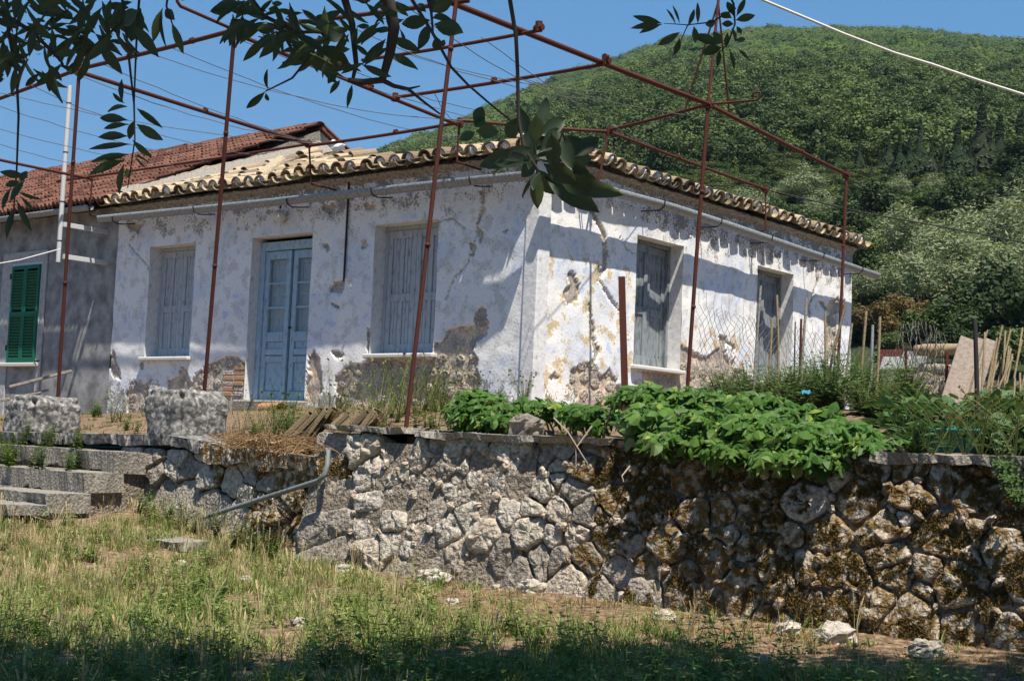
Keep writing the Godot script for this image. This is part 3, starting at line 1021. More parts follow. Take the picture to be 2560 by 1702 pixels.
func build_gutters(house: Node3D) -> void:
	var gf := [Vector3(-8.15, 2.64, 0.30), Vector3(-5.5, 2.595, 0.30), Vector3(-2.9, 2.565, 0.30), Vector3(-0.6, 2.545, 0.30), Vector3(0.0, 2.535, 0.30), Vector3(0.20, 2.535, 0.27)]
	var gs := [Vector3(0.27, 2.538, 0.2), Vector3(0.27, 2.545, -0.2), Vector3(0.27, 2.575, -2.25), Vector3(0.27, 2.555, -3.6), Vector3(0.27, 2.44, -8.25)]
	gutter(gf, 0.072, "gutter", house)
	gutter(gs, 0.072, "gutter", house)
	for x in [-7.75, -5.84, -3.9, -2.35, -0.75]:
		var y: float = 2.6 if x < -4.0 else 2.55
		var b := MB.new()
		b.tube([Vector3(x, y - 0.03, -0.02), Vector3(x, y - 0.062, 0.16), Vector3(x, y - 0.075, 0.27), Vector3(x, y - 0.05, 0.36), Vector3(x, y + 0.02, 0.38)], [0.009], 6)
		part("gutter_bracket", b.done(mats["dark_iron"]), house)
	for z in [-0.75, -2.04, -3.4, -4.75, -6.3, -7.6]:
		var y: float = 2.56 if z > -4.0 else 2.56 + (z + 4.0) * 0.028
		var b := MB.new()
		b.tube([Vector3(-0.02, y - 0.07, z), Vector3(0.18, y - 0.075, z), Vector3(0.28, y - 0.08, z), Vector3(0.345, y - 0.03, z), Vector3(0.35, y + 0.03, z)], [0.009], 6)
		part("gutter_bracket", b.done(mats["dark_iron"]), house)
	# wall lamp: a round glass on an iron arm
	var lp := hit(698, 540, 2, 0.12)
	var b := MB.new()
	b.tube([Vector3(lp.x, lp.y + 0.2, -0.02), Vector3(lp.x, lp.y + 0.2, 0.09), Vector3(lp.x, lp.y + 0.1, 0.12)], [0.014], 6)
	var lamp := part("wall_lamp", b.done(mats["dark_iron"]), house)
	var sp := SphereMesh.new()
	sp.radius = 0.085; sp.height = 0.17; sp.radial_segments = 20; sp.rings = 12
	sp.material = mats["lamp_glass"]
	part("lamp_globe", sp, lamp, Transform3D(Basis(), lp))
	# cable in an iron tube beside the door, down to its box
	var ca := hit(872, 455, 2, 0.02)
	var cb := hit(859, 703, 2, 0.02)
	b = MB.new()
	b.tube([ca, ca.lerp(cb, 0.5), cb], [0.014], 7)
	part("cable_tube", b.done(mats["dark_iron"]), house)

func build_door(house: Node3D) -> void:
	var o: Array = FRONT_OPEN[1]
	var w: float = o[1] - o[0]
	var h: float = o[3] - o[2]
	var base := Transform3D(Basis(), Vector3(-o[1], o[2], 0.0))
	var d := 0.25
	var b := MB.new()
	b.face(Vector3(0, -0.3, 0.0), Vector3(0, -0.3, -d), Vector3(0, h, -d), Vector3(0, h, 0.0))
	b.face(Vector3(w, -0.3, -d), Vector3(w, -0.3, 0.0), Vector3(w, h, 0.0), Vector3(w, h, -d))
	b.face(Vector3(0, h, -d), Vector3(w, h, -d), Vector3(w, h, 0.0), Vector3(0, h, 0.0))
	part("door_reveal", b.done(mats["reveal"]), house, base)
	var p: Material = mats["door_paint"]
	b = MB.new()
	var top := h - 0.05
	b.cbox(Vector3(0.001, -0.1, -d + 0.02), Vector3(0.10, top, -d + 0.10), 0.006)
	b.cbox(Vector3(w - 0.06, -0.1, -d + 0.02), Vector3(w - 0.001, top, -d + 0.10), 0.006)
	b.cbox(Vector3(0.101, top - 0.12, -d + 0.021), Vector3(w - 0.061, top - 0.001, -d + 0.099), 0.006)
	var frame := part("door_frame", b.done(p), house, base)
	var lw := (w - 0.165) / 2.0
	var lh := top - 0.13
	for k in 2:
		var at := Transform3D(Basis(), Vector3(0.102 + k * (lw + 0.003), 0.0, -d + 0.075))
		if k == 1: at = Transform3D(Basis(Vector3.UP, 0.045), Vector3(0.102 + lw + 0.022, 0.0, -d + 0.058))
		var leaf := frame_leaf(lw - 0.01, lh, 0.045, 0.085, [[0.0, 0.13], [0.52, 0.60], [0.62, 0.70], [0.80, 0.93]], p, house, base * at, "door_leaf", "panel", p, 0.0, 0.0)
		b = MB.new()
		var lo := 0.93
		var hi := lh - 0.11
		b.cbox(Vector3(0.085, hi, -0.044), Vector3(lw - 0.095, lh, -0.002), 0.004)
		part("top_rail", b.done(p), leaf)
		for q in 2:
			b = MB.new()
			var y := lerpf(lo, hi, (q + 1) / 3.0)
			b.cbox(Vector3(0.085, y - 0.014, -0.04), Vector3(lw - 0.095, y + 0.014, -0.004), 0.004)
			part("glazing_bar", b.done(p), leaf)
		for q in 3:
			b = MB.new()
			var y0 := lerpf(lo, hi, q / 3.0) + 0.002
			var y1 := lerpf(lo, hi, (q + 1) / 3.0) - 0.002
			b.face(Vector3(0.08, y0, -0.022), Vector3(lw - 0.09, y0, -0.022), Vector3(lw - 0.09, y1, -0.022), Vector3(0.08, y1, -0.022))
			part("pane", b.done(mats["old_glass"]), leaf)
		# inner board shutter behind the glass
		frame_leaf(lw - 0.12, hi - lo, 0.03, 0.05, [[0.0, 0.06], [(hi - lo) * 0.5, (hi - lo) * 0.5 + 0.05], [hi - lo - 0.06, hi - lo]], mats["shutter_paint"], house, base * at * Transform3D(Basis(), Vector3(0.055, lo, -0.075)), "inner_shutter", "inner_panel", mats["shutter_paint"])
	var knob := SphereMesh.new()
	knob.radius = 0.02; knob.height = 0.04; knob.radial_segments = 12; knob.rings = 6
	knob.material = mats["dark_iron"]
	part("door_knob", knob, frame, Transform3D(Basis(), Vector3(0.102 + lw + 0.06, 0.98, -d + 0.10)))
	b = MB.new()
	b.cbox(Vector3(-0.05, -0.16, -d), Vector3(w + 0.05, -0.004, 0.16), 0.02)
	part("door_step", b.done(mats["concrete"]), house, base)

# ---------------------------------------------------------------- stonework
# one stone: an outline in the plane of the wall, bulging out of it
func stone_mesh(shape: PackedVector2Array, depth: float, bulge: float, sd: int, m: Material, col: Color, n := 22) -> ArrayMesh:
	var b := MB.new()
	var nn := noise(sd, 1.0, 4)
	nn.noise_type = FastNoiseLite.TYPE_SIMPLEX
	var rad := []
	for k in n:
		var d := Vector2.from_angle(TAU * k / n)
		var best := 0.0
		for i in shape.size():
			var a := shape[i]
			var e := shape[(i + 1) % shape.size()] - a
			var den := d.cross(e)
			if absf(den) < 1e-7: continue
			var t := a.cross(e) / den
			var s := a.cross(d) / den
			if t > 0.0 and s >= -0.001 and s <= 1.001: best = maxf(best, t)
		rad.append(best)
	var soft := []
	for k in n: soft.append(rad[k] * 0.76 + (rad[(k + 1) % n] + rad[(k + n - 1) % n]) * 0.12)
	var size := 0.0
	for r in soft: size += r / n
	var rings := [[1.0, -depth], [1.0, -depth * 0.35], [0.995, 0.0], [0.96, bulge * 0.55], [0.84, bulge * 0.84], [0.55, bulge * 0.95], [0.26, bulge]]
	for j in rings.size():
		for k in n:
			var d := Vector2.from_angle(TAU * k / n)
			var q: Vector2 = d * soft[k] * rings[j][0]
			q += d * size * 0.10 * nn.get_noise_2d(q.x / size * 1.6 + sd, q.y / size * 1.6) * (1.0 if j > 0 else 0.5)
			var z: float = rings[j][1]
			if j > 1: z += bulge * (0.75 * nn.get_noise_2d(q.x / size * 1.3 + 50.0, q.y / size * 1.3 + sd) + 0.3 * nn.get_noise_2d(q.x / size * 3.5, q.y / size * 3.5 + sd))
			b.p(Vector3(q.x, q.y, z))
	var c := b.p(Vector3(0, 0, bulge * (1.0 + 0.5 * nn.get_noise_2d(50.0, sd))))
	for j in rings.size() - 1:
		for k in n: b.quad(j * n + k, j * n + (k + 1) % n, (j + 1) * n + (k + 1) % n, (j + 1) * n + k)
	var l := (rings.size() - 1) * n
	for k in n: b.tri(l + k, l + (k + 1) % n, c)
	b.paint(0, col)
	return b.done(m, true)

# cells of a power diagram: seeds [x, y, radius] inside a polygon
func cells(seeds: Array, bound: PackedVector2Array) -> Array:
	var out := []
	for i in seeds.size():
		var poly := bound.duplicate()
		var p := Vector2(seeds[i][0], seeds[i][1])
		for j in seeds.size():
			if i == j: continue
			var q := Vector2(seeds[j][0], seeds[j][1])
			if p.distance_to(q) > 2.5 * (seeds[i][2] + seeds[j][2]) + 0.2: continue
			# keep the side nearer to p: 2(q-p).x <= q2 - p2 - rj2 + ri2
			var nrm := (q - p) * 2.0
			var lim: float = q.length_squared() - p.length_squared() - seeds[j][2] * seeds[j][2] + seeds[i][2] * seeds[i][2]
			var next := PackedVector2Array()
			for k in poly.size():
				var a := poly[k]
				var b := poly[(k + 1) % poly.size()]
				var da := nrm.dot(a) - lim
				var db := nrm.dot(b) - lim
				if da <= 0.0: next.append(a)
				if da * db < 0.0: next.append(a.lerp(b, da / (da - db)))
			poly = next
			if poly.size() < 3: break
		out.append(poly)
	return out
func middle(poly: PackedVector2Array) -> Vector2:
	var c := Vector2.ZERO
	for q in poly: c += q / poly.size()
	return c

# stones seen in three crops of the photograph: [x, y, half width, half height, kind]; kind 0 pale, 1 grey, 2 mossy, 9 a hole
const STONES_A := [[560, 340, 180, 170, 0], [320, 370, 70, 100, 1], [630, 610, 220, 110, 0], [300, 840, 200, 110, 1], [620, 860, 110, 120, 0], [280, 1060, 210, 130, 1], [600, 1080, 150, 130, 0], [300, 1300, 170, 110, 1], [600, 1310, 160, 110, 0], [870, 830, 170, 100, 0], [840, 1040, 110, 130, 0], [1050, 960, 80, 110, 0], [1240, 950, 110, 110, 1], [1500, 980, 110, 100, 0], [1715, 950, 90, 95, 1], [1370, 730, 150, 90, 0], [1330, 580, 170, 60, 1], [1400, 420, 130, 130, 0], [1060, 480, 60, 180, 0], [1120, 240, 130, 80, 0], [780, 440, 40, 50, 0], [930, 620, 60, 50, 0], [985, 670, 40, 35, 0], [1100, 690, 60, 40, 0], [1140, 600, 60, 30, 0], [860, 700, 80, 50, 0], [1220, 800, 50, 50, 1], [1130, 780, 70, 70, 1], [1640, 340, 70, 35, 0], [1800, 380, 120, 80, 0], [1900, 280, 50, 40, 0], [2030, 350, 100, 80, 0], [2200, 400, 120, 110, 1], [1620, 490, 110, 60, 0], [1600, 620, 80, 60, 0], [1750, 560, 70, 70, 0], [2080, 540, 110, 60, 0], [1780, 680, 90, 80, 0], [1690, 780, 90, 60, 0], [1980, 660, 160, 120, 0], [2180, 760, 130, 100, 0], [1480, 860, 70, 50, 1], [1330, 1130, 180, 110, 0], [1680, 1180, 190, 150, 0], [1050, 1140, 100, 80, 0], [820, 1220, 130, 80, 0], [1120, 1310, 170, 110, 0], [1380, 1320, 130, 90, 0], [1900, 960, 90, 110, 0], [2080, 1150, 160, 160, 0], [1820, 1330, 170, 90, 1], [2150, 1350, 180, 90, 1], [2270, 1210, 100, 90, 0], [2100, 930, 130, 90, 0], [960, 1330, 90, 80, 0], [1640, 1430, 150, 60, 1], [2000, 1470, 200, 60, 1], [1230, 480, 60, 60, 0], [1480, 530, 40, 30, 0], [1250, 370, 60, 70, 0], [880, 390, 150, 150, 9], [330, 560, 70, 60, 2], [900, 1480, 180, 60, 1], [1250, 1460, 180, 60, 1], [500, 1480, 200, 60, 1]]
const STONES_B := [[120, 150, 110, 70, 1], [370, 120, 110, 60, 1], [280, 330, 170, 110, 1], [40, 320, 50, 60, 0], [40, 410, 50, 30, 0], [200, 540, 200, 90, 1], [590, 620, 200, 120, 2], [510, 370, 90, 80, 2], [80, 700, 120, 90, 0], [300, 770, 120, 110, 1], [830, 530, 100, 70, 2], [640, 460, 60, 60, 1], [1010, 420, 100, 100, 2], [960, 640, 100, 110, 2], [1150, 600, 80, 40, 2], [1250, 430, 180, 170, 1], [870, 770, 80, 80, 2], [1290, 780, 180, 150, 1], [470, 780, 90, 80, 2], [750, 860, 120, 90, 1], [1070, 1000, 180, 180, 1], [720, 1010, 140, 100, 1], [480, 960, 140, 120, 1], [230, 960, 130, 110, 0], [1330, 970, 90, 45, 2], [1480, 1170, 200, 150, 1], [1590, 760, 120, 110, 2], [1620, 930, 130, 80, 2], [1740, 810, 80, 50, 2], [1850, 880, 60, 50, 2], [1820, 1080, 130, 140, 2], [1850, 570, 230, 170, 0], [1480, 430, 80, 80, 2], [2010, 830, 90, 70, 2], [2020, 930, 90, 60, 2], [2220, 950, 90, 90, 2], [2040, 1020, 70, 40, 2], [2060, 1200, 200, 150, 2], [2230, 1260, 90, 110, 2], [1520, 270, 150, 90, 0], [1700, 330, 90, 70, 1], [1150, 230, 120, 60, 2], [900, 200, 120, 90, 2], [680, 180, 120, 110, 2], [2080, 300, 120, 100, 1], [1900, 380, 60, 30, 1], [870, 1260, 130, 90, 1], [840, 1440, 140, 110, 1], [600, 1290, 140, 100, 1], [300, 1150, 170, 110, 1], [180, 1330, 160, 100, 0], [1230, 1400, 200, 180, 1], [1740, 1420, 230, 110, 2], [2130, 1460, 120, 100, 2], [60, 1150, 80, 90, 1], [1440, 1480, 80, 70, 1], [480, 1460, 160, 70, 1]]
const STONES_C := [[270, 480, 200, 110, 0], [650, 470, 220, 120, 0], [520, 310, 90, 80, 0], [740, 250, 150, 90, 0], [960, 260, 70, 50, 2], [1030, 460, 140, 120, 2], [1490, 440, 220, 110, 0], [1690, 590, 60, 40, 1], [1720, 440, 70, 90, 2], [400, 730, 150, 110, 2], [260, 950, 110, 110, 2], [480, 980, 130, 110, 2], [790, 690, 180, 110, 2], [1110, 680, 140, 90, 2], [1000, 570, 120, 50, 0], [830, 870, 150, 110, 0], [1190, 790, 130, 80, 2], [870, 1020, 170, 100, 2], [1330, 720, 80, 60, 2], [1460, 670, 90, 40, 0], [1650, 830, 190, 160, 0], [1440, 900, 100, 70, 2], [1350, 1080, 240, 150, 2], [1150, 930, 110, 80, 2], [820, 1130, 150, 80, 2], [180, 1160, 110, 90, 2], [60, 1290, 100, 80, 1], [520, 1210, 180, 90, 2], [330, 1180, 60, 60, 2], [1010, 1290, 280, 100, 2], [1380, 1310, 150, 90, 2], [1660, 1190, 60, 50, 1], [1760, 1130, 70, 90, 1], [1690, 1350, 110, 110, 2], [1530, 1250, 60, 40, 2], [1770, 1270, 50, 50, 2], [1060, 1180, 150, 50, 0], [700, 1100, 60, 80, 2], [620, 1000, 60, 70, 2], [1060, 290, 60, 40, 0], [1200, 340, 100, 60, 2], [1380, 300, 90, 50, 2], [1100, 390, 90, 50, 2], [1560, 290, 90, 50, 1], [1720, 290, 80, 60, 2], [330, 320, 90, 70, 1], [150, 330, 90, 60, 2]]
const STONES_LOW := [[920, 270, 60, 60, 0], [1050, 270, 80, 60, 1], [1210, 265, 90, 50, 0], [950, 390, 60, 60, 0], [1070, 390, 60, 50, 1], [1170, 360, 60, 40, 0], [1290, 380, 50, 60, 1], [1380, 265, 60, 40, 0], [1430, 420, 40, 100, 0], [1520, 280, 50, 50, 0], [1670, 335, 60, 60, 0], [1580, 450, 100, 70, 0], [1720, 425, 50, 35, 1], [1690, 540, 60, 60, 0], [1820, 460, 80, 60, 1], [1960, 440, 70, 60, 2], [2150, 370, 70, 50, 1], [1890, 660, 140, 90, 2], [1900, 800, 120, 80, 2], [2100, 560, 70, 90, 2], [2090, 720, 90, 80, 2], [2040, 880, 110, 90, 2], [1640, 660, 90, 50, 0], [1790, 580, 70, 60, 2], [1950, 560, 70, 50, 2], [1430, 570, 60, 50, 1], [1530, 580, 60, 40, 1], [1290, 500, 80, 50, 1], [1120, 490, 80, 50, 1], [1360, 340, 40, 40, 1], [1760, 760, 90, 80, 2], [1480, 380, 40, 60, 2], [1800, 380, 70, 50, 2], [2180, 460, 60, 40, 1], [980, 510, 80, 60, 1], [2210, 560, 50, 70, 0]]

# where a line of sight meets the leaning face of a wall: at height -0.45 it stands at z, and comes forward by `batter` per metre below
func face_hit(u: float, v: float, z: float, batter: float) -> Vector3:
	var d := ray(u, v)
	return EYE + d * ((z - EYE.z + batter * (-0.45 - EYE.y)) / (d.z + batter * d.y))
func lay_wall(wall: Node3D, lists: Array, z: float, lo: float, hi: float, x0: float, x1: float, extra: Array, sd: int, batter: float) -> Array:
	var seeds := []
	for l in lists:
		var crop: Array = l[0]
		for q in l[1]:
			var h := face_hit(crop[0] + q[0] * crop[2], crop[1] + q[1] * crop[2], z, batter)
			var e := face_hit(crop[0] + (q[0] + q[2]) * crop[2], crop[1] + q[1] * crop[2], z, batter)
			var f := face_hit(crop[0] + q[0] * crop[2], crop[1] + (q[1] + q[3]) * crop[2], z, batter)
			if h.x < x0 or h.x > x1 or h.y < lo or h.y > hi: continue
			seeds.append([h.x, h.y, sqrt((e.x - h.x) * (h.y - f.y)), q[4]])
	seeds.append_array(extra)
	var bound := PackedVector2Array([Vector2(x0, lo), Vector2(x1, lo), Vector2(x1, hi), Vector2(x0, hi)])
	var polys := cells(seeds, bound)
	var g := RandomNumberGenerator.new()
	g.seed = sd
	var moss_spots := []
	var chinks := 0
	for i in polys.size():
		var poly: PackedVector2Array = polys[i]
		if poly.size() < 3 or seeds[i][3] == 9: continue
		var c := middle(poly)
		var shape := PackedVector2Array()
		var kind: int = seeds[i][3]
		var gap := 0.004 if c.x < 3.6 else 0.010
		for q in poly:
			var d := q - c
			shape.append(d * maxf(0.5, 1.0 - gap / maxf(d.length(), 0.02)))
		var r: float = seeds[i][2]
		var tone := g.randf_range(0.85, 1.15)
		var col := Color(1.12, 1.06, 0.98) * tone if kind == 0 else Color(0.66, 0.64, 0.62) * tone if kind == 1 else Color(1.0, 0.94, 0.86) * tone
		var bulge := clampf(r * 0.26, 0.016, 0.05) * g.randf_range(0.5, 1.2)
		var m: Material = mats["mossy_limestone"] if kind == 2 or (kind < 2 and c.x > 4.6 and g.randf() < 0.75) or (kind < 2 and c.x > 3.7 and g.randf() < 0.3) else mats["limestone"]
		var at := Transform3D(Basis(Vector3.RIGHT, g.randf_range(-0.32, -0.06)) * Basis(Vector3.UP, g.randf_range(-0.06, 0.18)), Vector3(c.x, c.y, z + batter * (-0.45 - c.y) + g.randf_range(-0.03, 0.02)))
		part("stone", stone_mesh(shape, 0.16, bulge, int(g.randi() % 99999), m, col, 30 if r > 0.08 else 18), wall, at)
		if chinks < 115 and g.randf() < 0.75:                 # a small stone wedged in the joint
			var corner: Vector2 = poly[g.randi() % poly.size()]
			if corner.x > x0 + 0.05 and corner.x < x1 - 2.2 and corner.y < hi - 0.04 and corner.y > lo + 0.15:
				chinks += 1
				var cs := g.randf_range(0.022, 0.05)
				var tn := g.randf_range(0.7, 1.15)
				part("chink_stone", rock_mesh(int(g.randi() % 9999), cs, m, g.randf_range(0.5, 0.8), Color(tn * 1.08, tn, tn * 0.92), 7, 10), wall, Transform3D(Basis(Vector3.BACK, g.randf() * TAU), Vector3(corner.x, corner.y, z + batter * (-0.45 - corner.y) + 0.012)))
		if kind == 2 or c.x > 4.2: moss_spots.append([at, shape, bulge, kind])
	return moss_spots

func moss_on(spots: Array, parent: Node3D, density: float, sd: int) -> void:
	# cushions of dry moss: little tufts standing on the stones
	var g := RandomNumberGenerator.new()
	g.seed = sd
	var tuft := MB.new()
	for k in 9:
		var a := g.randf() * TAU
		var d := Vector3(cos(a), g.randf_range(-0.4, 0.9), sin(a) * 0.6 + 0.6).normalized()
		var e := d.cross(Vector3(g.randfn(), g.randfn(), g.randfn())).normalized() * 0.22
		var at := tuft.v.size()
		var i := tuft.p(-e); tuft.p(e); tuft.p(d * g.randf_range(0.7, 1.3))
		tuft.tri(i, i + 1, i + 2)
		var w := g.randf_range(0.7, 1.2)
		tuft.paint(at, Color(w, w, w))
	var m := tuft.done(mats["moss"])
	var place := []
	var tint := []
	var patch := noise(sd, 2.3, 3)
	for s in spots:
		var at: Transform3D = s[0]
		var shape: PackedVector2Array = s[1]
		var lo := Vector2(1e9, 1e9)
		var hi := Vector2(-1e9, -1e9)
		for q in shape:
			lo = lo.min(q); hi = hi.max(q)
		var n := int((hi.x - lo.x) * (hi.y - lo.y) * density)
		for k in n:
			var q := Vector2(g.randf_range(lo.x, hi.x), g.randf_range(lo.y, hi.y))
			if not Geometry2D.is_point_in_polygon(q * 1.08, shape): continue
			var w := at * Vector3(q.x, q.y, 0)
			if patch.get_noise_2d(w.x, w.y) < (-0.12 if s[3] == 2 else 0.1): continue
			var edge := 1.0
			for i in 5:
				if not Geometry2D.is_point_in_polygon(q * (1.1 + i * 0.2), shape):
					edge = 0.35 + i * 0.15
					break
			var p := at * Vector3(q.x, q.y, s[2] * edge * 0.85)
			var sc := g.randf_range(0.012, 0.030)
			place.append(Transform3D(Basis(Vector3(0, 0, 1), g.randf() * TAU).scaled(Vector3.ONE * sc), p))
			tint.append(Color(0.105, 0.072, 0.02).lerp(Color(0.21, 0.142, 0.046), g.randf()))
	swarm("dry_moss", m, place, tint, parent)

# a slab with broken edges: outline on the ground plan, top at y
func slab(x0: float, x1: float, z0: float, z1: float, y: float, t: float, sd: int, m: Material, dy := 0.0, wear := 0.03) -> ArrayMesh:
	var b := MB.new()
	var nn := noise(sd, 1.1, 5)
	var nx := maxi(3, int((x1 - x0) / 0.03))
	var nz := maxi(3, int((z1 - z0) / 0.06))
	for lay in 2:
		for j in nz + 1:
			for i in nx + 1:
				var fx := float(i) / nx
				var x := lerpf(x0, x1, fx)
				var z := lerpf(z0, z1, float(j) / nz)
				if i == 0 or i == nx: x += wear * nn.get_noise_2d(z * 3.0, lay * 2.0 + i)
				if j == nz: z += wear * nn.get_noise_2d(x * 3.0, lay * 2.0 + 7.0) * 1.4 - (0.0 if lay == 0 else wear * 0.5)
				var h := y + dy * fx - (t * (1.0 + 0.5 * nn.get_noise_2d(x * 2.0, 40.0)) if lay == 1 else 0.0) + wear * 0.3 * nn.get_noise_2d(x * 2.0, z * 2.0)
				b.p(Vector3(x, h, z))
	var w := nx + 1
	var o := w * (nz + 1)
	for j in nz:
		for i in nx:
			var k := j * w + i
			b.quad(k, k + w, k + w + 1, k + 1)
			b.quad(o + k, o + k + 1, o + k + w + 1, o + k + w)
	for i in nx:
		b.quad(i, i + 1, o + i + 1, o + i)
		var k := nz * w + i
		b.quad(k, o + k, o + k + 1, k + 1)
	for j in nz:
		b.quad(j * w, o + j * w, o + j * w + w, j * w + w)
		var k := j * w + nx
		b.quad(k, k + w, o + k + w, o + k)
	b.paint(0, Color.WHITE)
	return b.done(m)

func build_terrace() -> void:
	var A := [760.0, 1020.0, 0.2713]
	var B := [1380.0, 1080.0, 0.2713]
	var CC := [1920.0, 1080.0, 0.35714]
	var L := [0.0, 1040.0, 0.36456]
	var g := RandomNumberGenerator.new()
	g.seed = 21
	# --- the tall wall
	var wall := thing("retaining_wall", "old limestone rubble retaining wall with brown moss below the fig bushes", "stone wall", Vector3.ZERO)
	var extra := []
	for i in 60:
		var q := Vector2(g.randf_range(7.08, 9.4), g.randf_range(-1.6, -0.5))
		var ok := true
		for e in extra:
			if Vector2(e[0], e[1]).distance_to(q) < 0.17: ok = false
		if ok: extra.append([q.x, q.y, 0.12, 2])
	var spots := lay_wall(wall, [[A, STONES_A], [B, STONES_B], [CC, STONES_C]], 4.36, -1.72, -0.455, 1.27, 9.45, extra, 31, 0.2)
	moss_on(spots, wall, 9000.0, 41)
	var b := MB.new()
	var rough := noise(88, 4.0, 4)
	var core := func(x0, x1, lo, hi, front):
		var q := [Vector3(x0, lo, 3.4), Vector3(x1, lo, 3.4), Vector3(x1, hi, 3.4), Vector3(x0, hi, 3.4), Vector3(x0, lo, front + 0.2 * (-0.45 - lo)), Vector3(x1, lo, front + 0.2 * (-0.45 - lo)), Vector3(x1, hi, front + 0.2 * (-0.45 - hi)), Vector3(x0, hi, front + 0.2 * (-0.45 - hi))]
		var nx := int((x1 - x0) / 0.05) + 1
		var ny := int((hi - lo) / 0.05) + 1
		var st := b.v.size()
		for j in ny + 1:
			for i in nx + 1:
				var f := Vector3(lerpf(x0, x1, float(i) / nx), lerpf(lo, hi, float(j) / ny), 0.0)
				f.z = front + 0.2 * (-0.45 - f.y) + 0.022 * rough.get_noise_2d(f.x, f.y)
				b.p(f)
		for j in ny:
			for i in nx:
				var k: int = st + j * (nx + 1) + i
				b.quad(k, k + 1, k + nx + 2, k + nx + 1)
		b.face(q[7], q[6], q[2], q[3]); b.face(q[5], q[1], q[2], q[6]); b.face(q[0], q[4], q[7], q[3])
	core.call(3.6, 9.45, -1.9, -0.5, 4.325)
	core.call(2.0, 3.6, -1.9, -0.52, 4.365)
	core.call(1.28, 1.62, -1.9, -0.52, 4.36)
	core.call(1.62, 2.0, -1.9, -0.93, 4.36)
	core.call(1.62, 2.0, -0.93, -0.52, 3.85)
	part("wall_core", b.done(mats["mortar"]), wall)
	# coping: broken slabs of screed along the top
	for q in [[1.42, 2.32, 3.75, 4.45, -0.40, 0.045, 61], [2.36, 2.9, 3.3, 3.9, -0.36, 0.04, 62], [2.42, 4.25, 3.9, 4.46, -0.425, 0.05, 63], [4.3, 6.1, 3.9, 4.40, -0.44, 0.05, 65], [6.15, 9.4, 3.85, 4.47, -0.45, 0.06, 64]]:
		part("coping_slab", slab(q[0], q[1], q[2], q[3], q[4], q[5], q[6], mats["concrete"], 0.0, 0.045), wall)
	# --- the low wall on the left
	var low := thing("low_wall", "low rubble wall with a mossy coping beam next to the steps", "stone wall")
	spots = lay_wall(low, [[L, STONES_LOW]], 4.40, -1.62, -0.66, -1.35, 1.26, [], 33, 0.1)
	moss_on(spots, low, 5200.0, 43)
	b = MB.new()
	b.box(Vector3(-4.6, -1.7, 3.7), Vector3(1.28, -0.70, 4.36))
	part("wall_core", b.done(mats["mortar"]), low)
	var xs := [[-4.5, -3.05, -0.585, -0.575], [-3.02, -2.25, -0.57, -0.565], [-2.22, -1.92, -0.56, -0.555], [-1.9, -1.2, -0.555, -0.545], [-1.18, -0.62, -0.545, -0.53], [-0.60, -0.08, -0.535, -0.575]]
	for i in xs.size():
		part("coping_slab", slab(xs[i][0], xs[i][1], 3.95, 4.50, xs[i][2], 0.10, 70 + i, mats["lichen_concrete"], xs[i][3] - xs[i][2], 0.04), low)
	part("coping_beam", slab(-0.06, 1.42, 4.05, 4.52, -0.585, 0.15, 79, mats["mossy_limestone"], -0.075, 0.04), low)
	# --- steps
	for q in [[-4.6, -0.87, 4.46, 4.84, -0.70, 0.16, 81], [-4.6, -0.74, 4.80, 5.22, -0.885, 0.17, 82], [-4.6, -0.66, 5.18, 5.62, -1.06, 0.17, 83]]:
		var mid: float = q[0] + (q[1] - q[0]) * (0.78 if q[6] != 83 else 0.7)
		var st := thing("stone_step", ["upper concrete step below the terrace edge", "middle concrete step of the terrace stair", "lowest concrete step meeting the grass"][int(q[6]) - 81], "step", Vector3.ZERO, "steps up to the terrace")
		part("step_slab", slab(q[0], mid - 0.006, q[2], q[3], q[4], q[5], q[6], mats["concrete"], 0.0, 0.02), st)
		part("step_slab", slab(mid + 0.006, q[1], q[2], q[3] - 0.01, q[4] - 0.005, q[5], q[6] + 20, mats["concrete"], 0.0, 0.03), st)
		b = MB.new()
		b.box(Vector3(q[0], -1.7, q[2] - 0.1), Vector3(q[1] - 0.05, q[4] - q[5] * 0.7, q[3] - 0.05))
		part("step_footing", b.done(mats["mortar"]), st)
	single("path_slab", slab(-4.6, -0.55, 5.64, 5.98, -1.155, 0.08, 86, mats["concrete"], 0.0, 0.03), "worn pale slab lying in the grass before the steps", "slab")
	single("path_slab", slab(0.05, 0.75, 5.0, 5.3, ground_y(0.4, 5.1) + 0.03, 0.07, 87, mats["concrete"], 0.0, 0.06), "small broken slab half sunk in the grass by the low wall", "slab")
	# --- two weathered masonry blocks on the terrace edge
	for q in [[-3.66, -3.06, 3.72, 4.32, -0.20, 91, "squat lichen-stained masonry block with a plank lying on it"], [-1.20, -0.62, 3.74, 4.32, -0.11, 92, "squat lichen-stained masonry block nearer the blue door"]]:
		var blk := stone_block(q[0], q[1], q[2], q[3], -0.66, q[4], int(q[5]))
		single("masonry_block", blk, q[6], "block")
	# --- grey waste pipe coming out of the wall
	var pa := hit(820, 1128, 2, 4.52)
	var pb := hit(818, 1160, 2, 4.56)
	var pc := hit(812, 1185, 2, 4.60)
	var pd := hit(795, 1202, 2, 4.60)
	var pe := hit(496, 1297, 2, 4.62)
	b = MB.new()
	b.tube([pa + Vector3(0, 0.02, 0), pb, pc, pd.lerp(pc, 0.3), pd, pd.lerp(pe, 0.5), pe], [0.021], 9)
	b.tube([pa + Vector3(0, 0.03, 0), pa + Vector3(0, -0.02, 0)], [0.026], 9)
	single("waste_pipe", b.done(mats["grey_pipe"], true), "bent grey plastic pipe running down along the low wall", "pipe")
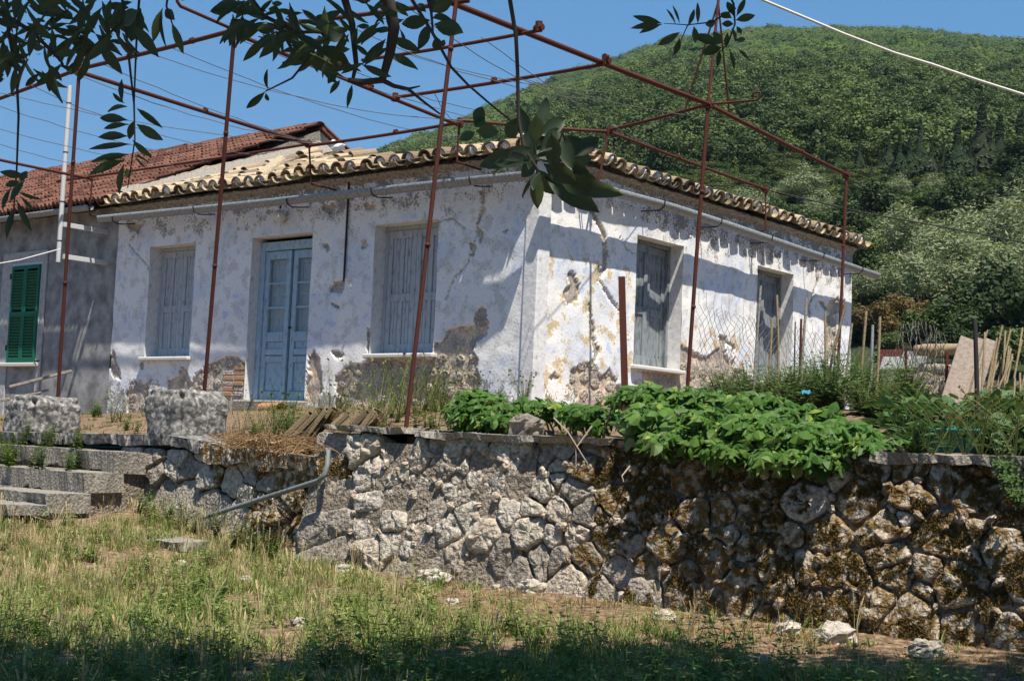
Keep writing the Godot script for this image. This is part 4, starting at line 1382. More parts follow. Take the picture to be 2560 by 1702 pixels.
	# --- loose stones
	for q in [[1085, 1318, 4.75, 0.13, "pale pointed stone lying in the grass under the wall", 1.25], [2090, 1583, 4.85, 0.12, "white broken stone at the foot of the mossy wall", 1.4], [748, 1600, 6.6, 0.055, "small white stone in the shaded grass", 1.5], [1660, 1575, 4.95, 0.08, "grey stone half sunk in dry grass before the wall", 1.0], [1330, 1450, 4.6, 0.10, "flat tan stone lying against the wall foot", 1.1], [2320, 1660, 5.0, 0.10, "dark rough stone in the grass at the wall end", 0.8], [865, 1362, 4.8, 0.07, "little tan stone beside the wall corner", 1.1], [615, 1390, 5.6, 0.06, "small pale stone in the sunny grass", 1.4], [455, 1342, 5.5, 0.05, "tiny pale stone among the grass stalks", 1.4], [1975, 1500, 4.8, 0.08, "small stone in the dry litter under the wall", 1.1], [1130, 1500, 5.4, 0.045, "small white pebble on the bare earth", 1.5], [1900, 1640, 5.9, 0.07, "rounded stone among dark weeds", 1.0]]:
		var p := hit(q[0], q[1], 2, q[2])
		p.y = ground_y(p.x, p.z) + q[3] * 0.25
		single("loose_stone", rock_mesh(int(q[0]), q[3], mats["limestone"], 0.62, Color(q[5], q[5] * 0.97, q[5] * 0.93), 12, 18), q[4], "stone", "", Transform3D(Basis(Vector3.UP, q[0]), p))
	var rp := hit(1317, 1062, 2, 4.1)
	single("coping_stone", rock_mesh(1317, 0.125, mats["limestone"], 0.75, Color(0.48, 0.47, 0.46), 12, 18), "rough grey stone lying on top of the tall wall", "stone", "", Transform3D(Basis(), Vector3(rp.x, -0.36, 4.1)))

func stone_block(x0: float, x1: float, z0: float, z1: float, y0: float, y1: float, sd: int) -> ArrayMesh:
	var b := MB.new()
	var nn := noise(sd, 1.6, 4)
	var c := Vector3((x0 + x1) / 2, (y0 + y1) / 2, (z0 + z1) / 2)
	var h := Vector3(x1 - x0, y1 - y0, z1 - z0) / 2
	var n := 20
	for ax in 3:
		var u := (ax + 1) % 3
		var w := (ax + 2) % 3
		for s in [-1.0, 1.0]:
			var st := b.v.size()
			for j in n + 1:
				for i in n + 1:
					var d := Vector3.ZERO
					d[ax] = s; d[u] = i * 2.0 / n - 1.0; d[w] = j * 2.0 / n - 1.0
					var p := d * h
					# round the arrises and wear them
					var q := Vector3(absf(d.x), absf(d.y), absf(d.z))
					var near := (smoothstep(0.72, 1.0, q.x) * smoothstep(0.6, 1.0, q.y) + smoothstep(0.6, 1.0, q.y) * smoothstep(0.85, 1.0, q.z) + smoothstep(0.85, 1.0, q.z) * smoothstep(0.72, 1.0, q.x))
					p -= d.normalized() * near * 0.045
					p += d.normalized() * (0.045 * nn.get_noise_3dv(p * 2.0) + 0.008 * nn.get_noise_3dv(p * 7.0)) - d.normalized() * near * 0.05 * absf(nn.get_noise_3dv(p * 4.0 + Vector3.ONE * 9.0))
					b.p(c + p)
			for j in n:
				for i in n:
					var k := st + j * (n + 1) + i
					if s > 0: b.quad(k, k + 1, k + n + 2, k + n + 1)
					else: b.quad(k, k + n + 1, k + n + 2, k + 1)
	return b.done(mats["lichen_concrete"], true)

# ---------------------------------------------------------------- the neighbour
func build_neighbour() -> void:
	var house := thing("grey_house", "grey rendered house with green louvred shutters and red tiled roof", "house")
	var g := RandomNumberGenerator.new()
	g.seed = 8
	var b := MB.new()
	# front wall with its window opening
	var ox0 := -10.96; var ox1 := -10.09; var oy0 := 0.5; var oy1 := 2.12
	for q in [[-19.0, ox0, -0.7, 2.86], [ox1, -8.125, -0.7, 2.86], [ox0, ox1, -0.7, oy0], [ox0, ox1, oy1, 2.86]]:
		b.face(Vector3(q[0], q[2], 0.0), Vector3(q[1], q[2], 0.0), Vector3(q[1], q[3], 0.0), Vector3(q[0], q[3], 0.0))
	b.box(Vector3(-19.0, -0.7, -8.0), Vector3(-18.7, 2.8, -0.01))
	b.box(Vector3(-18.7, -0.7, -8.0), Vector3(-8.4, 2.8, -7.7))
	b.face(Vector3(-18.69, -0.7, -0.3), Vector3(-8.4, -0.7, -0.3), Vector3(-8.4, 2.8, -0.3), Vector3(-18.69, 2.8, -0.3))
	part("front_wall", b.done(mats["grey_render"]), house)
	b = MB.new()                                            # gable that stands above the lower roof
	var tri := [Vector3(0, 2.6, 0.0), Vector3(0, 2.6, -8.0), Vector3(0, 2.85, -8.0), Vector3(0, 4.83, -3.92), Vector3(0, 2.85, 0.02)]
	for k in 2:
		var i := b.v.size()
		for q in tri: b.p(q + Vector3(-8.125 - k * 0.3, 0, 0))
		for e in range(1, 4):
			if k == 0: b.tri(i, i + e, i + e + 1)
			else: b.tri(i, i + e + 1, i + e)
	part("gable_wall", b.done(mats["concrete"]), house)
	var pale := grain("pale_render", 62, 0.02, [[0.0, lin(.30, .30, .295)], [0.5, lin(.42, .42, .41)], [1.0, lin(.52, .52, .51)]], 0.7, 0.3)
	b = MB.new()                                            # smooth surround
	for q in [[-11.27, ox0, -0.6, 2.31], [ox1, -9.96, -0.6, 2.31], [ox0, ox1, oy1, 2.31]]:
		b.cbox(Vector3(q[0], q[2], 0.002), Vector3(q[1], q[3], 0.028), 0.006)
	part("window_surround", b.done(pale), house)
	b = MB.new()
	b.cbox(Vector3(-11.2, oy0 - 0.06, -0.2), Vector3(-10.0, oy0, 0.09), 0.01)
	part("window_sill", b.done(mats["marble"]), house)
	b = MB.new()
	b.cbox(Vector3(ox0 + 0.002, oy0, -0.02), Vector3(ox0 + 0.05, oy1, 0.03), 0.004)
	b.cbox(Vector3(ox1 - 0.03, oy0, -0.02), Vector3(ox1 - 0.002, oy1, 0.03), 0.004)
	b.cbox(Vector3(ox0 + 0.05, oy1 - 0.04, -0.02), Vector3(ox1 - 0.03, oy1, 0.03), 0.004)
	part("window_frame", b.done(mats["white_paint"]), house)
	var slat := MB.new()
	slat.cbox(Vector3(0.05, -0.026, -0.006), Vector3(0.352, 0.026, 0.006), 0.003)
	var sm := slat.done(mats["green_paint"])
	for k in 2:
		b = MB.new()
		var w := 0.402
		var h := oy1 - oy0 - 0.05
		b.cbox(Vector3(0, 0, -0.02), Vector3(0.05, h, 0.022), 0.004)
		b.cbox(Vector3(w - 0.05, 0, -0.02), Vector3(w, h, 0.022), 0.004)
		for y in [[0.0, 0.08], [h * 0.5 - 0.03, h * 0.5 + 0.03], [h - 0.06, h]]:
			b.cbox(Vector3(0.05, y[0], -0.019), Vector3(w - 0.05, y[1], 0.021), 0.004)
		var leaf := part("shutter", b.done(mats["green_paint"]), house, Transform3D(Basis(), Vector3(ox0 + 0.052 + k * 0.405, oy0 + 0.005, 0.045)))
		var y := 0.11
		while y < h - 0.08:
			if absf(y - h * 0.5) > 0.05: part("slat", sm, leaf, Transform3D(Basis(Vector3.RIGHT, 0.75), Vector3(0, y, 0.0)))
			y += 0.048
	for y in [oy0 + 0.2, oy1 - 0.25]:
		b = MB.new()
		b.cbox(Vector3(ox0 - 0.03, y, 0.03), Vector3(ox0 + 0.07, y + 0.09, 0.05), 0.004)
		part("hinge", b.done(mats["dark_iron"]), house)
	b = MB.new()
	b.tube([Vector3(ox1 + 0.06, oy0 + 0.02, 0.01), Vector3(ox1 + 0.06, oy0 + 0.02, 0.09), Vector3(ox1 + 0.2, oy0 + 0.03, 0.09)], [0.011], 6)
	part("shutter_catch", b.done(mats["dark_iron"]), house)
	# roof of flat interlocking red tiles
	var tone := [Color(1, 1, 1), Color(0.75, 0.72, 0.7), Color(1.3, 1.2, 1.1), Color(0.5, 0.46, 0.44)]
	var kinds := []
	for k in 4:
		b = MB.new()
		var prof := [[0.0, 0.022], [0.03, 0.036], [0.06, 0.02], [0.075, 0.006], [0.105, 0.004], [0.12, 0.02], [0.14, 0.028], [0.16, 0.02], [0.175, 0.005], [0.205, 0.004], [0.222, 0.02]]
		for e in 3:
			for q in prof: b.p(Vector3(q[0], q[1] * 1.7 + [-0.05, 0.012, -0.018][e], [0.0, 0.0, -0.40][e]))
		var n := prof.size()
		for e in 2:
			for i in n - 1: b.quad(e * n + i, e * n + i + 1, (e + 1) * n + i + 1, (e + 1) * n + i)
		b.paint(0, tone[k])
		kinds.append(b.done(mats["red_tile"]))
	var th := atan2(4.91 - 2.88, 0.34 + 3.92)
	var zz := Vector3(0, -sin(th), cos(th))
	var bs := Basis(Vector3.RIGHT, Vector3(0, cos(th), sin(th)), zz)
	var far := [[], [], [], []]
	for c in 49:
		for r in 13:
			var at := Transform3D(bs * Basis(Vector3.UP, g.randf_range(-0.012, 0.012)), Vector3(-8.29 - c * 0.216, 2.9, 0.36) - zz * (r * 0.36) + Vector3(g.randf_range(-0.006, 0.006), g.randf_range(-0.006, 0.01), 0))
			var v := g.randi() % 4
			if c < 23: part("roof_tile", kinds[v], house, at)
			else: far[v].append(at)
	for v in 4: swarm("far_roof_tiles", kinds[v], far[v], [], house)
	b = MB.new()
	b.face(Vector3(-19.2, 2.85, 0.33), Vector3(-8.12, 2.85, 0.33), Vector3(-8.12, 4.86, -3.92), Vector3(-19.2, 4.86, -3.92))
	b.face(Vector3(-8.05, 2.9, -8.1), Vector3(-19.2, 2.9, -8.1), Vector3(-19.2, 4.88, -3.93), Vector3(-8.05, 4.88, -3.93))
	b.face(Vector3(-8.05, 2.84, -8.1), Vector3(-8.05, 2.9, -8.1), Vector3(-8.05, 4.90, -3.93), Vector3(-8.05, 4.84, -3.93))
	part("roof_deck", b.done(mats["red_tile"]), house)
	var cap := barrel(0.12, 0.105, 0.42, 0.014, mats["red_tile"], Color(0.85, 0.75, 0.66))
	for k in 29:
		part("ridge_tile", cap, house, Transform3D(Basis(Vector3.UP, PI / 2 + g.randf_range(-0.05, 0.05)), Vector3(-8.08 - k * 0.375, 4.885 + g.randf_range(-0.012, 0.012), -3.92)))
	var ve := barrel(0.075, 0.07, 0.5, 0.012, mats["red_tile"], Color(1.1, 0.9, 0.8))
	for k in 4:
		part("verge_tile", ve, house, Transform3D(Basis(Vector3.UP, PI) * Basis(Vector3.RIGHT, 0.45), Vector3(-8.1, 4.66 - k * 0.21, -4.46 - k * 0.44)))
	gutter([Vector3(-19.0, 2.79, 0.42), Vector3(-8.25, 2.80, 0.42)], 0.06, "gutter", house)
	for k in 8:
		b = MB.new()
		var x := -8.7 - k * 1.1
		b.tube([Vector3(x, 2.84, 0.02), Vector3(x, 2.74, 0.36), Vector3(x, 2.735, 0.43), Vector3(x, 2.8, 0.49)], [0.008], 6)
		part("gutter_bracket", b.done(mats["dark_iron"]), house)
	# white mast on two arms
	var mz := 0.78
	var mast := thing("antenna_mast", "slim grey white mast pole held off the grey wall by two arms", "mast")
	b = MB.new()
	var m0 := hit(143.5, 655, 2, mz)
	var m1 := hit(174, 214, 2, mz)
	b.tube([m0, m1], [0.034], 12)
	part("pole", b.done(mats["pvc"], true), mast)
	for q in [[155, 561], [155, 641]]:
		var a := hit(q[0] + 2, q[1], 2, mz - 0.02)
		b = MB.new()
		b.cbox(Vector3(-0.025, -0.035, 0.0), Vector3(0.025, 0.035, a.z + 0.0), 0.004, Transform3D(Basis(), Vector3(a.x, a.y, 0.0)))
		part("arm", b.done(mats["pvc"]), mast)
	for t in [0.12, 0.34, 0.62, 0.9]:
		b = MB.new()
		var c := m0.lerp(m1, t)
		b.tube([c - Vector3(0, 0.008, 0), c + Vector3(0, 0.008, 0)], [0.038], 10)
		part("band", b.done(mats["dark_iron"]), mast)

# ---------------------------------------------------------------- the pergola of rusty pipes
func build_pergola() -> void:
	var H := 3.2
	var per := thing("pipe_pergola", "rusty red pipe pergola frame standing over the terrace with sagging wires", "pergola")
	var rust: Material = mats["rust"]
	var P := func(u, v): return hit(u, v, 1, H)
	var bar := func(called, a, b, r):
		var m := MB.new()
		var n := 6
		var path := []
		var sag := rng.randf_range(0.004, 0.014)
		for i in n + 1:
			var t := float(i) / n
			path.append(a.lerp(b, t) - Vector3(0, sag * 4.0 * t * (1.0 - t), 0))
		m.tube(path, [r], 8)
		return part(called, m.done(rust, true), per)
	var out_l: Vector3 = P.call(0, 243)
	var p1: Vector3 = P.call(197, 172)
	var p2: Vector3 = P.call(585.5, 74.6)
	var o3: Vector3 = P.call(1014, 0)
	var k_: Vector3 = P.call(1148.5, 306)
	var s1: Vector3 = P.call(770.8, 360.3)
	var j_: Vector3 = P.call(1523.5, 329)
	var r1: Vector3 = P.call(1914.5, 472.6)
	var p4: Vector3 = P.call(1771, 260)
	var p5: Vector3 = P.call(2117.3, 436.2)
	var m1: Vector3 = P.call(1347.4, 66)
	var m2: Vector3 = P.call(1515.8, 150)
	var m1l: Vector3 = P.call(905, 150)
	var m2l: Vector3 = P.call(987.8, 243)
	var p3: Vector3 = P.call(1139.9, 2)
	bar.call("crossbar", out_l + (out_l - p1) * 1.6, p1, 0.021)
	bar.call("crossbar", p1, p2, 0.023)
	bar.call("crossbar", p2, p3 + Vector3(0.1, 0, -0.05), 0.021)
	bar.call("crossbar", p1 + Vector3(0, -0.03, 0), s1, 0.024)
	bar.call("crossbar", p2 + Vector3(0, -0.03, 0), k_ + Vector3(-0.05, -0.02, -0.1), 0.022)
	bar.call("crossbar", s1 + Vector3(-5.6, 0.02, 0.05), s1, 0.018)
	bar.call("crossbar", s1 + Vector3(0, -0.02, 0), k_, 0.021)
	bar.call("crossbar", k_ + Vector3(0, 0.03, 0), j_, 0.021)
	bar.call("crossbar", j_, r1, 0.021)
	bar.call("crossbar", j_ + Vector3(0, 0.02, 0), p4, 0.02)
	bar.call("crossbar", p3 + (p3 - m1) * 0.4, p4, 0.028)
	bar.call("crossbar", p4, p5, 0.025)
	bar.call("crossbar", m1 + Vector3(0, -0.035, 0), m1l, 0.018)
	bar.call("crossbar", m2 + Vector3(0, -0.035, 0), m2l, 0.020)
	var i0: Vector3 = P.call(0, 398)
	var i1: Vector3 = P.call(229.6, 447.7)
	bar.call("crossbar", i0 + (i0 - i1) * 1.4, i1, 0.021)
	# posts
	var post := func(top, foot, r):
		var m := MB.new()
		m.tube([foot, foot.lerp(top, 0.5) + Vector3(rng.randf_range(-0.01, 0.01), 0, 0), top + (top - foot).normalized() * 0.07], [r], 8)
		for t in [0.36, 0.72]:
			var c: Vector3 = foot.lerp(top, t)
			m.tube([c, c + (top - foot).normalized() * 0.03], [r * 1.22], 8)
		part("post", m.done(rust, true), per)
	var f1 := hit(144.4, 979, 2, 3.96)
	post.call(p1, Vector3(f1.x, -0.26, f1.z), 0.019)
	var f2 := hit(510, 970, 2, 3.92)
	post.call(p2, Vector3(f2.x, -0.17, f2.z), 0.019)
	var f3 := hit(1013, 1036, 2, 3.95)
	post.call(p3 + (p3 - f3) * 0.25, Vector3(f3.x, terrace_y(f3.x, f3.z) - 0.1, f3.z), 0.0185)
	var f4 := hit(1718, 960, 2, p4.z + 0.02)
	post.call(p4, Vector3(f4.x - 0.01, -0.2, f4.z), 0.0215)
	var f5 := hit(2095, 900, 2, p5.z)
	post.call(p5, Vector3(f5.x - 0.02, -0.2, f5.z), 0.021)
	# struts hooked to the walls
	for q in [[s1, Vector3(s1.x, 2.70, 0.43), Vector3(s1.x, 2.70, 0.0)], [k_, Vector3(k_.x - 0.03, 2.74, 0.42), Vector3(k_.x - 0.03, 2.73, 0.0)], [j_, Vector3(j_.x - 0.05, 2.62, j_.z + 0.1), Vector3(0.0, 2.62, j_.z + 0.1)], [r1, Vector3(r1.x + 0.02, 2.62, r1.z), Vector3(0.0, 2.60, r1.z)], [i1, Vector3(i1.x - 0.02, 2.66, i1.z), Vector3(i1.x, 2.68, 0.0)]]:
		var m := MB.new()
		m.tube([q[0] + Vector3(0, 0.06, 0), q[1]], [0.013], 7)
		m.tube([q[1] + Vector3(0, 0.005, 0), q[2]], [0.012], 7)
		part("wall_strut", m.done(rust), per)
	# couplings where pipes meet
	for c in [p1, p2, k_, j_, p4, p5, m1, m2, m2l, s1, r1]:
		var m := MB.new()
		m.tube([c - Vector3(0, 0.045, 0), c + Vector3(0, 0.045, 0)], [0.033], 9)
		m.tube([c + Vector3(-0.045, -0.01, 0.0), c + Vector3(0.045, -0.01, 0.0)], [0.030], 9)
		part("clamp", m.done(rust), per)
	for q in [[p1, s1, 0.5], [p2, k_, 0.55], [p4, p5, 0.3], [p4, p5, 0.62], [m1, p4, 0.35], [m2, m2l, 0.5], [p1, p2, 0.35], [p1, p2, 0.75], [j_, r1, 0.4], [s1, k_, 0.6]]:
		var m := MB.new()
		var a: Vector3 = q[0].lerp(q[1], q[2])
		var d: Vector3 = (q[1] - q[0]).normalized()
		m.tube([a - d * 0.02, a + d * 0.02], [0.031], 9)
		part("pipe_joint", m.done(rust), per)
	# curled ends and the little mast above the corner post
	var c0 := P.call(450, 15) as Vector3
	var curl := func(a, dir, up):
		var m := MB.new()
		var path := [a]
		for i in 9:
			var t := i / 8.0
			path.append(a + dir * (0.30 + 0.05 * sin(t * PI * 1.5)) + up * (0.05 - 0.05 * cos(t * PI * 1.5)))
		m.tube(path, [0.014], 7)
		part("curled_end", m.done(rust, true), per)
	var dd: Vector3 = (c0 - p2)
	var m := MB.new()
	m.tube([p2, c0, c0 + dd * 0.06 + Vector3(0, 0.03, 0), c0 + dd * 0.05 + Vector3(0, 0.09, 0), c0 - dd * 0.02 + Vector3(0, 0.10, 0), c0 - dd * 0.04 + Vector3(0, 0.06, 0)], [0.016], 7)
	part("curled_end", m.done(rust, true), per)
	var e4 := hit(1893, 250, 1, H + 0.02)
	m = MB.new()
	var de := (e4 - p4).normalized()
	m.tube([p4, e4, e4 + de * 0.04 + Vector3(0, 0.03, 0), e4 + de * 0.03 + Vector3(0, 0.08, 0), e4 - de * 0.03 + Vector3(0, 0.09, 0), e4 - de * 0.05 + Vector3(0, 0.05, 0)], [0.013], 7)
	part("curled_end", m.done(rust, true), per)
	var mt := hit(1796, 5, 0, p4.x)
	m = MB.new()
	m.tube([p4, mt, mt + (mt - p4) * 0.15], [0.016], 7)
	part("mast_rod", m.done(rust), per)
	for q in [p4.lerp(j_, 0.22), p4.lerp(p5, 0.13)]:
		m = MB.new()
		m.tube([q, mt], [0.011], 7)
		part("mast_stay", m.done(rust), per)
	# wires for the vine
	for k in 13:
		var x := -6.4 + k * 0.66 + rng.randf_range(-0.2, 0.2)
		var a := Vector3(x, H - 0.02, lerpf(p1.z, p2.z, 0.5))
		if x > p2.x: a = p2.lerp(p3, clampf((x - p2.x) / (p3.x - p2.x), 0.0, 1.0))
		var b := Vector3(x - 0.62 + rng.randf_range(-0.5, 0.5), H - 0.01, 0.47)
		if k % 4 == 3: b.x += 1.4
		m = MB.new()
		var path := []
		var sag := rng.randf_range(0.04, 0.16)
		for i in 15:
			var t := i / 14.0
			path.append(a.lerp(b, t) + Vector3(rng.randf_range(-0.012, 0.012), -sag * 4.0 * t * (1.0 - t) + rng.randf_range(-0.008, 0.008), 0))
		m.tube(path, [0.0042], 5)
		part("vine_wire", m.done(mats["wire"]), per)
	for q in [[m1.lerp(m1l, 0.3), j_ + Vector3(0, 0, -1.0)], [m2.lerp(m2l, 0.4), p4.lerp(p5, 0.2)], [m2.lerp(m2l, 0.8), k_], [m1.lerp(m1l, 0.75), m2.lerp(j_, 0.4)]]:
		m = MB.new()
		var path := []
		for i in 12:
			var t := i / 11.0
			path.append(q[0].lerp(q[1], t) + Vector3(rng.randf_range(-0.01, 0.01), -0.3 * t * (1.0 - t), 0))
		m.tube(path, [0.004], 5)
		part("vine_wire", m.done(mats["wire"]), per)
	# washing line across the upper right, and the power cable behind the house
	m = MB.new()
	var line := []
	for q in [[1800, -60, 9.0], [1909, 0, 9.0], [2000, 38, 9.0], [2110, 84, 9.05], [2240, 133, 9.1], [2330, 160, 9.1], [2440, 198, 9.15], [2560, 236, 9.2], [2800, 320, 9.3]]: line.append(deep(q[0], q[1], q[2]))
	m.tube(line, [0.009], 7)
	single("washing_line", m.done(mats["rope"], true), "thin white line crossing in front of the wooded hill", "cord")
	m = MB.new()
	line = []
	for q in [[1747, 463], [1874, 465], [2000, 494], [2150, 530], [2330, 562], [2560, 606], [2900, 690]]: line.append(deep(q[0], q[1], 30.0))
	m.tube(line, [0.016], 6)
	single("power_cable", m.done(mats["dark_iron"], true), "dark cable running from the side of the roof towards the trees", "cable")
	# line from the neighbour's mast
	m = MB.new()
	var la := hit(150, 622, 2, 0.85)
	var lb := hit(-60, 668, 2, 2.4)
	m.tube([la, la.lerp(lb, 0.5) - Vector3(0, 0.03, 0), lb], [0.008], 6)
	single("pale_cord", m.done(mats["rope"]), "short pale cord tied to the pole before the green shutters", "cord")
	# planks resting on the left block
	for q in [[23, 967, 178, 927, 3.75, 0.05], [-30, 1008, 120, 975, 3.9, 0.045]]:
		var a := hit(q[0], q[1], 2, q[4] + 0.1)
		var b := hit(q[2], q[3], 2, q[4] - 0.4)
		m = MB.new()
		m.cbox(Vector3(-q[5], -0.014, 0.0), Vector3(q[5], 0.014, a.distance_to(b)), 0.003, Transform3D(Basis.looking_at(a - b, Vector3.UP), a))
		single("weathered_plank", m.done(mats["grey_wood"]), "grey weathered plank resting on the left masonry block", "plank", "planks on the left block")

# ---------------------------------------------------------------- the garden beside the house
func stick(a: Vector3, b: Vector3, r: float, m: Material, bend := 0.02, sides := 7) -> ArrayMesh:
	var mb := MB.new()
	var path := []
	var o := Vector3(rng.randf_range(-bend, bend), 0, rng.randf_range(-bend, bend))
	for i in 6:
		var t := i / 5.0
		path.append(a.lerp(b, t) + o * sin(t * PI))
	mb.tube(path, [r, r, r * 0.95, r * 0.95, r * 0.9, r * 0.85], sides)
	mb.paint(0, Color.WHITE)
	return mb.done(m, true)
func netting(a: Vector3, b: Vector3, h: float, cell: float, r: float, m: Material, sd: int, droop := 0.0) -> ArrayMesh:
	var mb := MB.new()
	var n := int(a.distance_to(b) / cell)
	var rows := int(h / cell)
	var g := noise(sd, 0.8, 3)
	var side := (b - a).normalized()
	var out := Vector3(-side.z, 0, side.x)
	var at := func(i, j):
		var t := float(i) / n
		var p: Vector3 = a.lerp(b, t) + Vector3(0, j * cell, 0)
		var k := float(j) / rows
		return p + out * 0.06 * g.get_noise_2d(t * 9.0, j * 0.2) + Vector3(0, -droop * t * t * k + 0.03 * g.get_noise_2d(t * 14.0, j * 0.3), 0) + side * 0.03 * g.get_noise_2d(j * 0.4, t * 12.0)
	for i in n:
		for j in rows:
			if (i + j) % 2 == 0: mb.tube([at.call(i, j), at.call(i + 1, j + 1)], [r], 3, false)
			else: mb.tube([at.call(i + 1, j), at.call(i, j + 1)], [r], 3, false)
	return mb.done(m)
func build_garden() -> void:
	var y0 := -0.35
	# bamboo canes and wooden stakes, traced in a crop of the photograph: top, foot, depth plane z
	var canes := [[635, 560, 590, 1280, 0.6], [740, 620, 740, 1100, -0.6], [710, 770, 682, 1150, 0.2], [935, 640, 905, 1290, 1.0], [1325, 725, 1290, 1160, 0.4], [1415, 760, 1390, 1140, 0.7], [1230, 805, 1200, 1120, 0.2], [1190, 680, 1095, 1160, 0.8], [1055, 730, 1050, 1060, -1.0]]
	for i in canes.size():
		var q: Array = canes[i]
		var a := hit(CROP6[0] + q[0] * 0.38265, CROP6[1] + q[1] * 0.38265, 2, q[4])
		var b := hit(CROP6[0] + q[2] * 0.38265, CROP6[1] + q[3] * 0.38265, 2, q[4])
		b = b + (b - a).normalized() * 0.0
		var k := (y0 - a.y) / (b.y - a.y)
		b = a + (b - a) * maxf(k, 1.0)
		single("plant_stake", stick(b, a, 0.0135, mats["bamboo"] if i % 3 else mats["grey_wood"]), "straight tan cane stake standing among the tomato plants", "stake", "cane stakes in the vegetable bed")
	# steel posts
	for q in [[2004, 797, 2001, 921, 0.0, 0.014, "rust", "rusty steel rod post in the vegetable bed by the house"], [1989, 804, 1987, 921, -0.5, 0.008, "dark_iron", "thin dark iron rod next to the rusty post"], [2183, 812, 2178, 965, -0.6, 0.016, "zinc", "grey galvanised post of the wire fence"], [2439, 797, 2446, 1091, 3.0, 0.017, "dark_iron", "dark upright pole at the right of the vegetable bed"]]:
		var a := hit(q[0], q[1], 2, q[4])
		var b := hit(q[2], q[3], 2, q[4])
		b = a + (b - a) * maxf(1.0, (y0 - 0.05 - a.y) / (b.y - a.y))
		single("steel_post", stick(b, a, q[5], mats[q[6]], 0.006), q[7], "post")
	# the rusty angle iron standing in the fig
	var ta := hit(1554, 691, 2, 3.2)
	var tb := hit(1563, 1013, 2, 3.2)
	tb = ta + (tb - ta) * ((-0.5 - ta.y) / (tb.y - ta.y))
	var t := Transform3D(Basis(Vector3.UP, 0.9), Vector3.ZERO)
	var b0 := MB.new()
	var up := (ta - tb).normalized()
	var bx := up.cross(Vector3.BACK).normalized()
	var fr := Transform3D(Basis(bx, up, bx.cross(up)).orthonormalized() * Basis(Vector3.UP, 0.55), tb)
	b0.box(Vector3(-0.026, 0, -0.003), Vector3(0.026, ta.distance_to(tb), 0.003), fr)
	b0.box(Vector3(0.020, 0, -0.053), Vector3(0.026, ta.distance_to(tb) - 0.001, -0.0031), fr)
	single("angle_iron_post", b0.done(mats["rust"]), "rusty angle iron post rising out of the fig leaves", "post")
	# chicken wire along the bed
	var f1 := thing("wire_fence", "sagging chicken wire strung between pergola posts beside the house", "fence")
	part("wire_netting", netting(Vector3(2.02, -0.15, -0.22), Vector3(1.75, -0.15, -4.2), 1.2, 0.06, 0.0026, mats["wire"], 11), f1)
	part("wire_netting", netting(Vector3(1.75, -0.15, -4.2), Vector3(2.3, -0.15, -8.0), 1.1, 0.06, 0.0026, mats["wire"], 12), f1)
	for x in range(0, 46):                                   # the loose upper strands
		var k := x / 46.0
		var p := Vector3(2.02, -0.15, -0.22).lerp(Vector3(1.75, -0.15, -4.2), k)
		if x % 2 == 0: part("wire_strand", stick(p + Vector3(0, 1.2, 0), p + Vector3(0, 1.36 - 0.1 * k, 0), 0.0022, mats["wire"], 0.004, 3), f1)
	var f2 := thing("garden_fence", "leaning wire netting fence with two rusty angle posts behind the vegetables", "fence")
	var fa := Vector3(3.35, -0.15, -2.2)
	var fb := Vector3(4.95, -0.15, 0.4)
	part("wire_netting", netting(fa, fb, 1.15, 0.075, 0.003, mats["wire"], 13, 0.35), f2)
	for q in [[2266, 861, 2268, 1025], [2369, 880, 2366, 1003]]:
		var z := lerpf(-1.4, -0.1, (q[0] - 2266.0) / 103.0)
		var a := hit(q[0], q[1], 2, z)
		var b := hit(q[2], q[3], 2, z)
		b = a + (b - a) * maxf(1.0, (y0 - a.y) / (b.y - a.y))
		part("fence_post", stick(b, a, 0.018, mats["rust"], 0.004, 4), f2)
	part("fence_brace", stick(hit(2440, 992, 2, 0.3), hit(2370, 912, 2, -0.1), 0.01, mats["rust"], 0.004, 4), f2)
	# boards and canes leaning together
	for q in [[2427, 848, 2380, 1000, 0.9, 0.085, 0.05], [2466, 852, 2418, 1004, 0.8, 0.075, -0.1], [2478, 850, 2432, 1000, 0.7, 0.05, 0.1]]:
		var a := hit(q[0], q[1], 2, q[4] - 0.25)
		var b := hit(q[2], q[3], 2, q[4])
		b = a + (b - a) * ((y0 - 0.02 - a.y) / (b.y - a.y))
		var m := MB.new()
		var u2 := (a - b).normalized()
		var sx := u2.cross(Vector3(-0.5, 0, -0.8)).normalized()
		m.cbox(Vector3(-q[5], 0, -0.014), Vector3(q[5], a.distance_to(b), 0.014), 0.004, Transform3D(Basis(sx, u2, sx.cross(u2)), b))
		single("leaning_board", m.done(tinted(grain("old_board", 56, 0.03, [[0.0, lin(.17, .13, .105)], [0.5, lin(.32, .26, .215)], [1.0, lin(.44, .38, .335)]], 1.8, 0.3))), "weathered pinkish board leaning at the end of the bed", "board", "boards leaning together")
	for k in 17:
		var u := 2445.0 + (k % 9) * 13.0 + rng.randf_range(-5, 5)
		var z := 1.2 + rng.randf_range(-0.3, 0.3)
		var a := hit(u + rng.randf_range(8, 40), rng.randf_range(812, 900), 2, z)
		var b := hit(u - rng.randf_range(0, 24), 1000, 2, z + 0.15)
		b = a + (b - a) * ((y0 - a.y) / (b.y - a.y))
		single("loose_cane", stick(b, a, 0.009, mats["bamboo"], 0.02, 6), "dry bamboo cane in the bundle leaning behind the boards", "cane", "bundle of dry canes")
